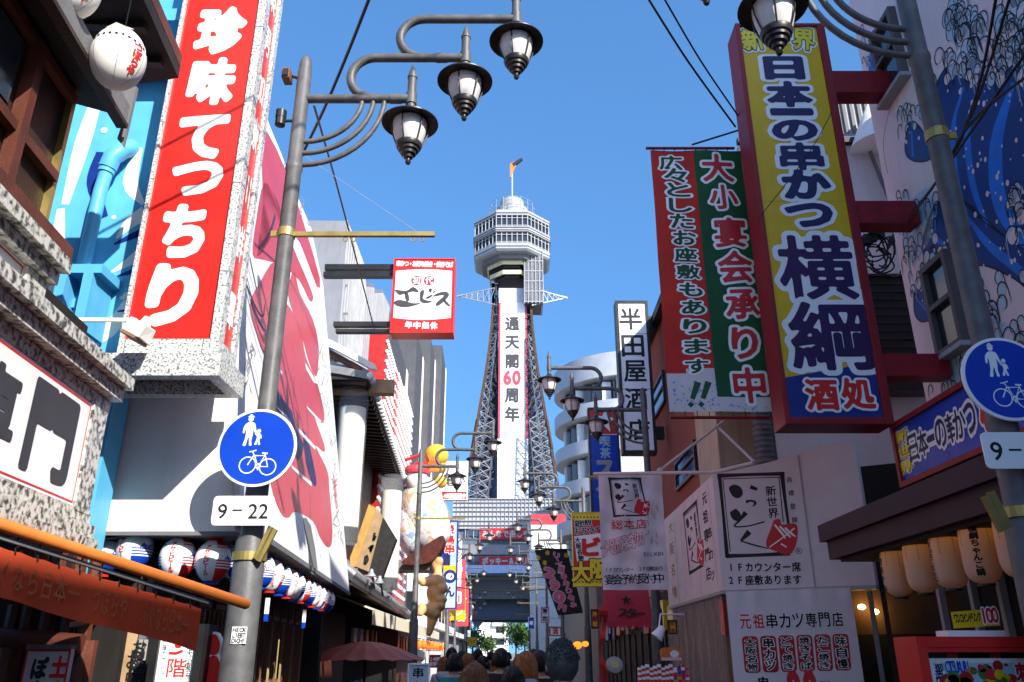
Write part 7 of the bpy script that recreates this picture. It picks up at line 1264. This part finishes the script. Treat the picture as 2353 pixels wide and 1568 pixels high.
# ---- cables
def cable(label, pts, r, mat='cable_black'):
    t = thing('overhead_cable', label, 'cable', pts[0]); m = MB(); m.tube(spline([tuple(p) for p in pts], 6, False), r, mat, 6); m.build('strand', t); return t
cable('thick black cable crossing behind the top of the left lamp post', [PY(855, -20, 5.8), PY(800, 120, 6.6), PY(745, 250, 7.4), PY(690, 365, 8.4)], .017); cable('thin black wire running down the sky beside the concrete building', [PY(722, 245, 6.4), PY(775, 430, 9), PY(830, 640, 12), PY(862, 765, 15)], .012); cable('hair thin pale line from the left lamp to the gold arm', [PY(700, 358, 6.0), PY(820, 440, 6.0), PY(960, 534, 6.05)], .0022, 'cable_grey'); cable('black wire meeting the yellow sign, left of the pair', [PY(1485, -10, 6.2), PY(1580, 140, 7), PY(1690, 292, 7.8)], .012); cable('black wire meeting the yellow sign, right of the pair', [PY(1522, -10, 6.2), PY(1610, 140, 7), PY(1697, 268, 7.8)], .010); cable('thin wire stretched across the yellow sign', [PY(1925, 230, 7.3), PY(1860, 350, 7.3), PY(1745, 500, 7.3)], .005)
for i, (x, y) in enumerate(((2290, -10), (2322, -10), (2395, 150), (2400, 60))): cable('black cable over the wave wall, %s of the four from the top left' % ORD[i], [PY(x, y, 4.15), PY(2240 - 4 * i, 230 + 26 * i, 5.0), PY(2160 - 8 * i, 405 + 12 * i, 6.4), PY(2040, 555 + 6 * i, 9.3)], .011)
for i, (a_, b_) in enumerate((((1000, 1330), (1420, 1305)), ((1010, 1345), (1300, 1350)))): cable('thin wire across the street below the tower, %s of two' % ('upper', 'lower')[i], [PY(*a_, 34), PY((a_[0] + b_[0]) / 2, (a_[1] + b_[1]) / 2 + 12, 34), PY(*b_, 34)], .02)

for i, (p_, q_) in enumerate((((350, 470), (520, 385)), ((372, 330), (535, 245)))):      # cables high over the street that shade the red sign
    a_, b_ = P_ = PY(*p_, 5.5), PY(*q_, 5.5); A_, B_ = a_ + SDIR * 3.2, b_ + SDIR * 3.9; d_ = (B_ - A_).normalized(); cable('street cable high above the red sign, casting a thin shadow on it, %s' % ('lower one', 'upper one')[i], [A_ - d_ * 1.2, A_, B_, B_ + d_ * 5], .016)

for (x, y, Y, pts, lab) in ((560, 1280, 5.99, (((588, 1285), (624, 1211)), ((594, 1290), (632, 1216))), 'folded gold bracket arms on the left lamp pole below the time plate'), (2300, 1180, 4.62, (((2318, 1215), (2275, 1130)), ((2304, 1222), (2262, 1140))), 'folded dull gold bracket arms on the right lamp pole beside the lanterns')):
    c = PY(x, y, Y); t = thing('folded_bracket', lab, 'bracket', c); m = MB(); cx_, cy_ = (-1.9, 6.0) if x < 1000 else (2.9, 4.62); m.lathe((cx_, cy_, c.z), [(.11, -.03), (.122, -.03), (.122, .03), (.11, .03)], 'gold_metal', 24); m.build('clamp_band', t)
    for p_, q_ in pts: m = MB(); m.beam(PY(*p_, Y - .1), PY(*q_, Y - .1), .028, .04, 'gold_metal'); m.build('arm', t)

for i, (nm, lab, Y, box, fr, fc, txt, ink) in enumerate((('small_red_sign', 'small red framed white sign under the black price banner', 24, ((1243, 1396), (1262, 1396), (1262, 1432), (1243, 1432)), 'red_sign', 'white_sign', '寿司', 'ink'), ('small_menu_board', 'small brown menu board low beside the grey haired man', 16, ((1262, 1440), (1290, 1440), (1290, 1462), (1262, 1462)), 'wood_mid', 'paper_white', '酒', 'red_ink'), ('small_yellow_sign', 'small yellow sign beside the clip floodlight under the corner sign', 12.6, ((1536, 1425), (1556, 1425), (1556, 1458), (1536, 1458)), 'wood_dark', 'yellow_sign', '甘酒', 'red_ink'), ('small_blue_sign', 'small blue sign at the foot of the white blank walled building', 50, ((1214, 1418), (1228, 1418), (1228, 1446), (1214, 1446)), 'white_paint', 'blue_sign', '薬', 'white_sign'), ('small_orange_sign', 'orange red hanging sign left of the worn banner foot', 15, ((1358, 1400), (1376, 1400), (1376, 1445), (1358, 1445)), 'wood_dark', 'red_deep', '丼飯', 'yellow_sign'))):
    t, a, bx, f = frame_sign(nm, lab, Y, box, .1, fr, fc, .02); n_ = len(txt); h_ = (bx[3] - bx[1]) / n_
    for j, ch in enumerate(txt): a.fit(ch, (bx[0] + bx[2]) / 2, bx[3] - h_ * (j + .5), min(h_, bx[2] - bx[0]) * .66, min(h_, bx[2] - bx[0]) * .66, ST(ink, .03, 36), 1, 0, False)
    a.build('lettering', f)
t = thing('souvenir_drum', 'round pale drum among the souvenir goods left of the packets', 'drum', PY(1415, 1550, 11.4)); c = PY(1412, 1530, 11.4); ax = Matrix.Rotation(R(75), 3, 'X'); m = MB(); m.lathe(c, [(.0, .06), (.09, .06), (.105, .05), (.115, 0), (.105, -.05), (.09, -.06), (0, -.06)], 'cloth_dim', 28, axis=ax); m.build('shell', t, 40); m = MB(); m.lathe(c, [(.0, .067), (.05, .067), (.05, .063)], 'gold_metal', 20, axis=ax); m.build('emblem', t)
# ================================================================ PEOPLE walking away
M('skin', (.45, .27, .19), .5, 0, .06); M('hair_grey', (.055, .055, .057), .5, 0, .3, 25); M('hair_brown', (.14, .055, .025), .4, 0, .4, 40); M('hair_orange', (.26, .085, .025), .4, 0, .35, 40); M('hair_black', (.012, .010, .010), .4, 0, .3, 40)
M('coat_black', (.015, .015, .018), .8, 0, .2); M('hoodie_grey', (.27, .28, .32), .9, 0, .1, 5, .1); M('teal_top', (.02, .17, .2), .8); M('jeans', (.03, .045, .09), .85); M('coat_brown', (.08, .05, .035), .8); M('shoe', (.02, .02, .02), .6)
def person(x, y, h, rz, hair, top, label, style='short', phase=1):
    t = thing('person', label, 'person', (x, y, 0), rz, 'people walking away down the street'); k = h / 1.72; me = bpy.data.meshes.new('skel'); s_ = phase
    J = [(0, 0, .96), (0, .01, 1.18), (0, .015, 1.38), (0, .01, 1.47), (0, .02, 1.54), (0, .03, 1.615), (0, .02, 1.67),
         (.09, 0, .92), (.10, .12 * s_, .50), (.10, .05 * s_, .09), (.10, .19 * s_, .04), (-.09, 0, .92), (-.10, -.06 * s_, .50), (-.10, -.26 * s_, .12), (-.10, -.14 * s_, .04),
         (.17, .0, 1.40), (.22, -.04 * s_, 1.13), (.22, .05 - .06 * s_, .88), (.215, .08 - .07 * s_, .80), (-.17, 0, 1.40), (-.22, .06 * s_, 1.13), (-.22, .10 + .05 * s_, .88), (-.215, .14 + .06 * s_, .80)]
    rad = [.145, .135, .15, .06, .058, .098, .085, .095, .062, .045, .04, .095, .062, .045, .04, .075, .05, .038, .032, .075, .05, .038, .032]
    ed = [(0, 1), (1, 2), (2, 3), (3, 4), (4, 5), (5, 6), (0, 7), (7, 8), (8, 9), (9, 10), (0, 11), (11, 12), (12, 13), (13, 14), (2, 15), (15, 16), (16, 17), (17, 18), (2, 19), (19, 20), (20, 21), (21, 22)]
    for hx, wj in ((1, 18), (-1, 22)):      # five fingers
        b = len(J)
        for f in range(5): w = Vector(J[wj]); J += [tuple(w + Vector((.012 * hx * (f == 4), .022 - .013 * f, -.05))), tuple(w + Vector((-.012 * hx, .028 - .015 * f, -.105 - .012 * (f in (1, 2)) + .03 * (f == 4))))]; rad += [.0105, .008]; ed += [(wj, len(J) - 2), (len(J) - 2, len(J) - 1)]
    me.from_pydata([(a * k, b * k, c * k) for a, b, c in J], ed, []); o = bpy.data.objects.new('skel', me); COL.objects.link(o); sk = o.modifiers.new('skin', 'SKIN'); me.skin_vertices.new() if not me.skin_vertices else None
    for i, r in enumerate(rad):
        v = me.skin_vertices[0].data[i]; v.radius = (r * k * (1.18 if i in (0, 1, 2) else 1), r * k * (.8 if i in (0, 1, 2) else 1)); v.use_root = (i == 0)
    ss = o.modifiers.new('sub', 'SUBSURF'); ss.levels = ss.render_levels = 2; bpy.context.view_layer.update(); dg = bpy.context.evaluated_depsgraph_get(); m2 = bpy.data.meshes.new_from_object(o.evaluated_get(dg)); bpy.data.objects.remove(o)
    for mt in ('skin', top, 'jeans', 'shoe'): m2.materials.append(MATS[mt])
    for p in m2.polygons:
        c = p.center / k; p.use_smooth = True; p.material_index = 0 if c.z > 1.455 or (abs(c.x) > .16 and c.z < .86 and c.z > .55) else 1 if c.z > .93 or abs(c.x) > .165 and c.z > .5 else 2 if c.z > .075 else 3
    b = bpy.data.objects.new('body', m2); COL.objects.link(b); b.parent = t; b.name = 'body'
    m = MB(); hc = Vector((0, .02, 1.628)) * k; rs = random.Random(int(x * 100 + y * 7)); nz = 22; seg = 30; V = []; Rx, Ry, Rz = .098 * k, .112 * k, .125 * k
    for i in range(nz + 1):
        for j in range(seg):
            th = math.pi * i / nz * .80; al = 2 * math.pi * j / seg; fr = max(0, math.sin(al)); lim = .42 + .38 * (1 - fr) if style != 'x' else 1; th *= lim / .8 if fr > 0 else 1
            n = 1 + (.03 if style == 'curly' else .02) * (rs.random() - .3) + .015 * math.sin(al * 9 + th * 3); V.append(hc + Vector((Rx * 1.06 * n * math.sin(th) * math.cos(al), Ry * 1.04 * n * math.sin(th) * math.sin(al), Rz * 1.04 * n * math.cos(th))))
    m.add(V, [(i * seg + j, i * seg + (j + 1) % seg, (i + 1) * seg + (j + 1) % seg, (i + 1) * seg + j) for i in range(nz) for j in range(seg)], hair)
    n_s = {'long': 260, 'curly': 900, 'short': 160}[style]
    for q in range(n_s):      # strands
        al = rs.uniform(-math.pi - .25, .25) if style != 'curly' else rs.uniform(0, 6.28); th = rs.uniform(.1, 1.5); p = hc + Vector((Rx * 1.07 * math.sin(th) * math.cos(al), Ry * 1.05 * math.sin(th) * math.sin(al), Rz * 1.05 * math.cos(th)))
        if style == 'curly': d = Vector((rs.uniform(-1, 1), rs.uniform(-1, 1), rs.uniform(-1, 1))) * .011; m.tube([p, p + d + (p - hc) * .04, p + d * .2 + (p - hc) * .08], [.003, .0035, .0015], hair, 4)
        else:
            L_ = (.30 if style == 'long' else .10) * k; out = Vector((math.cos(al) * Rx, math.sin(al) * Ry, 0)) * 1.12; e = hc + out + Vector((rs.uniform(-.01, .01), 0, -L_ * rs.uniform(.7, 1))); m.tube([p, hc + out + Vector((0, 0, .01)), hc + out * 1.06 + Vector((0, 0, -L_ * .45)), e], [.004, .007, .007, .002], hair, 4)
    m.build('hair', t, 80, local=True)
    m = MB()
    for sx in (-1, 1): m.ball(Vector((sx * .096, .02, 1.60)) * k, .012, .02, .03, 'skin', 8, 6)
    m.ball(Vector((0, .135, 1.60)) * k, .013, .018, .022, 'skin', 8, 6)
    for sx in (-1, 1): m.ball(Vector((sx * .034, .117, 1.628)) * k, .013, .008, .008, 'ink', 8, 6)
    m.ball(Vector((0, .117, 1.555)) * k, .024, .008, .006, 'pink_red', 8, 5); m.build('face', t, 80, local=True)
    if 'hoodie' in top: m = MB(); m.ball(Vector((0, -.07, 1.43)) * k, .13, .075, .085, top, 16, 10); m.build('hood', t, 80, local=True)
    return t
def at(px_, Y, ): return PY(px_, 1500, Y).x
person(at(1292, 5.5), 5.5, 1.735, .1, 'hair_grey', 'coat_black', 'man with curly grey hair close to the viewer, seen from behind', 'curly'); person(at(1090, 6.0), 6.0, 1.60, -.1, 'hair_brown', 'coat_brown', 'person with brown streaked hair nearest the picture bottom centre', 'long', -1)
person(at(1209, 8.6), 8.6, 1.68, -.05, 'hair_orange', 'hoodie_grey', 'woman with long orange hair and a grey hoodie', 'long'); person(at(1151, 11), 11, 1.72, 0, 'hair_black', 'coat_black', 'tall person in black in the middle of the street', 'short', -1); person(at(1045, 11.5), 11.5, 1.66, .1, 'hair_black', 'teal_top', 'dark haired person in a teal top at the left of the crowd', 'short')
person(at(1075, 13.5), 13.5, 1.66, 0, 'hair_brown', 'coat_black', 'person with dark brown hair just right of the teal top', 'short', -1); person(at(1110, 14.5), 14.5, 1.62, 0, 'hair_black', 'coat_black', 'shorter person in black between the brown hair and the tall person', 'short'); person(at(1240, 10), 10, 1.69, .05, 'hair_black', 'coat_black', 'person in black between the orange hair and the grey hair', 'short', -1); person(at(1038, 17), 17, 1.76, 0, 'hair_black', 'coat_black', 'dark distant person by the yellow lit shop at the left', 'short'); person(at(1178, 7.4), 7.4, 1.56, 0, 'hair_black', 'coat_black', 'short person in a black coat left of the grey hoodie', 'short', -1)
person(at(1128, 24), 24, 1.7, 0, 'hair_black', 'coat_brown', 'small distant walker in brown in the street centre', 'short'); person(at(1168, 28), 28, 1.68, 0, 'hair_black', 'hoodie_grey', 'small distant walker in grey right of the street centre', 'short', -1)
for i, (px_, Y, h, hr, tp, lab, st) in enumerate(((1062, 16, 1.7, 'hair_black', 'coat_brown', 'walker in brown beyond the teal top', 'short'), (1098, 19, 1.74, 'hair_black', 'hoodie_grey', 'walker in a grey top beyond the brown streaked hair', 'short'), (1195, 13, 1.65, 'hair_brown', 'coat_black', 'brown haired walker behind the orange haired woman', 'long'), (1226, 14, 1.72, 'hair_black', 'coat_brown', 'walker in brown at the right edge of the crowd', 'short'), (1020, 15, 1.6, 'hair_brown', 'hoodie_grey', 'brown haired walker in grey beside the small red sign at the left', 'long'), (1140, 17, 1.6, 'hair_orange', 'teal_top', 'light haired walker in teal in mid street', 'long'))): person(at(px_, Y), Y, h, .05 * (-1) ** i, hr, tp, lab, st, (-1) ** i)
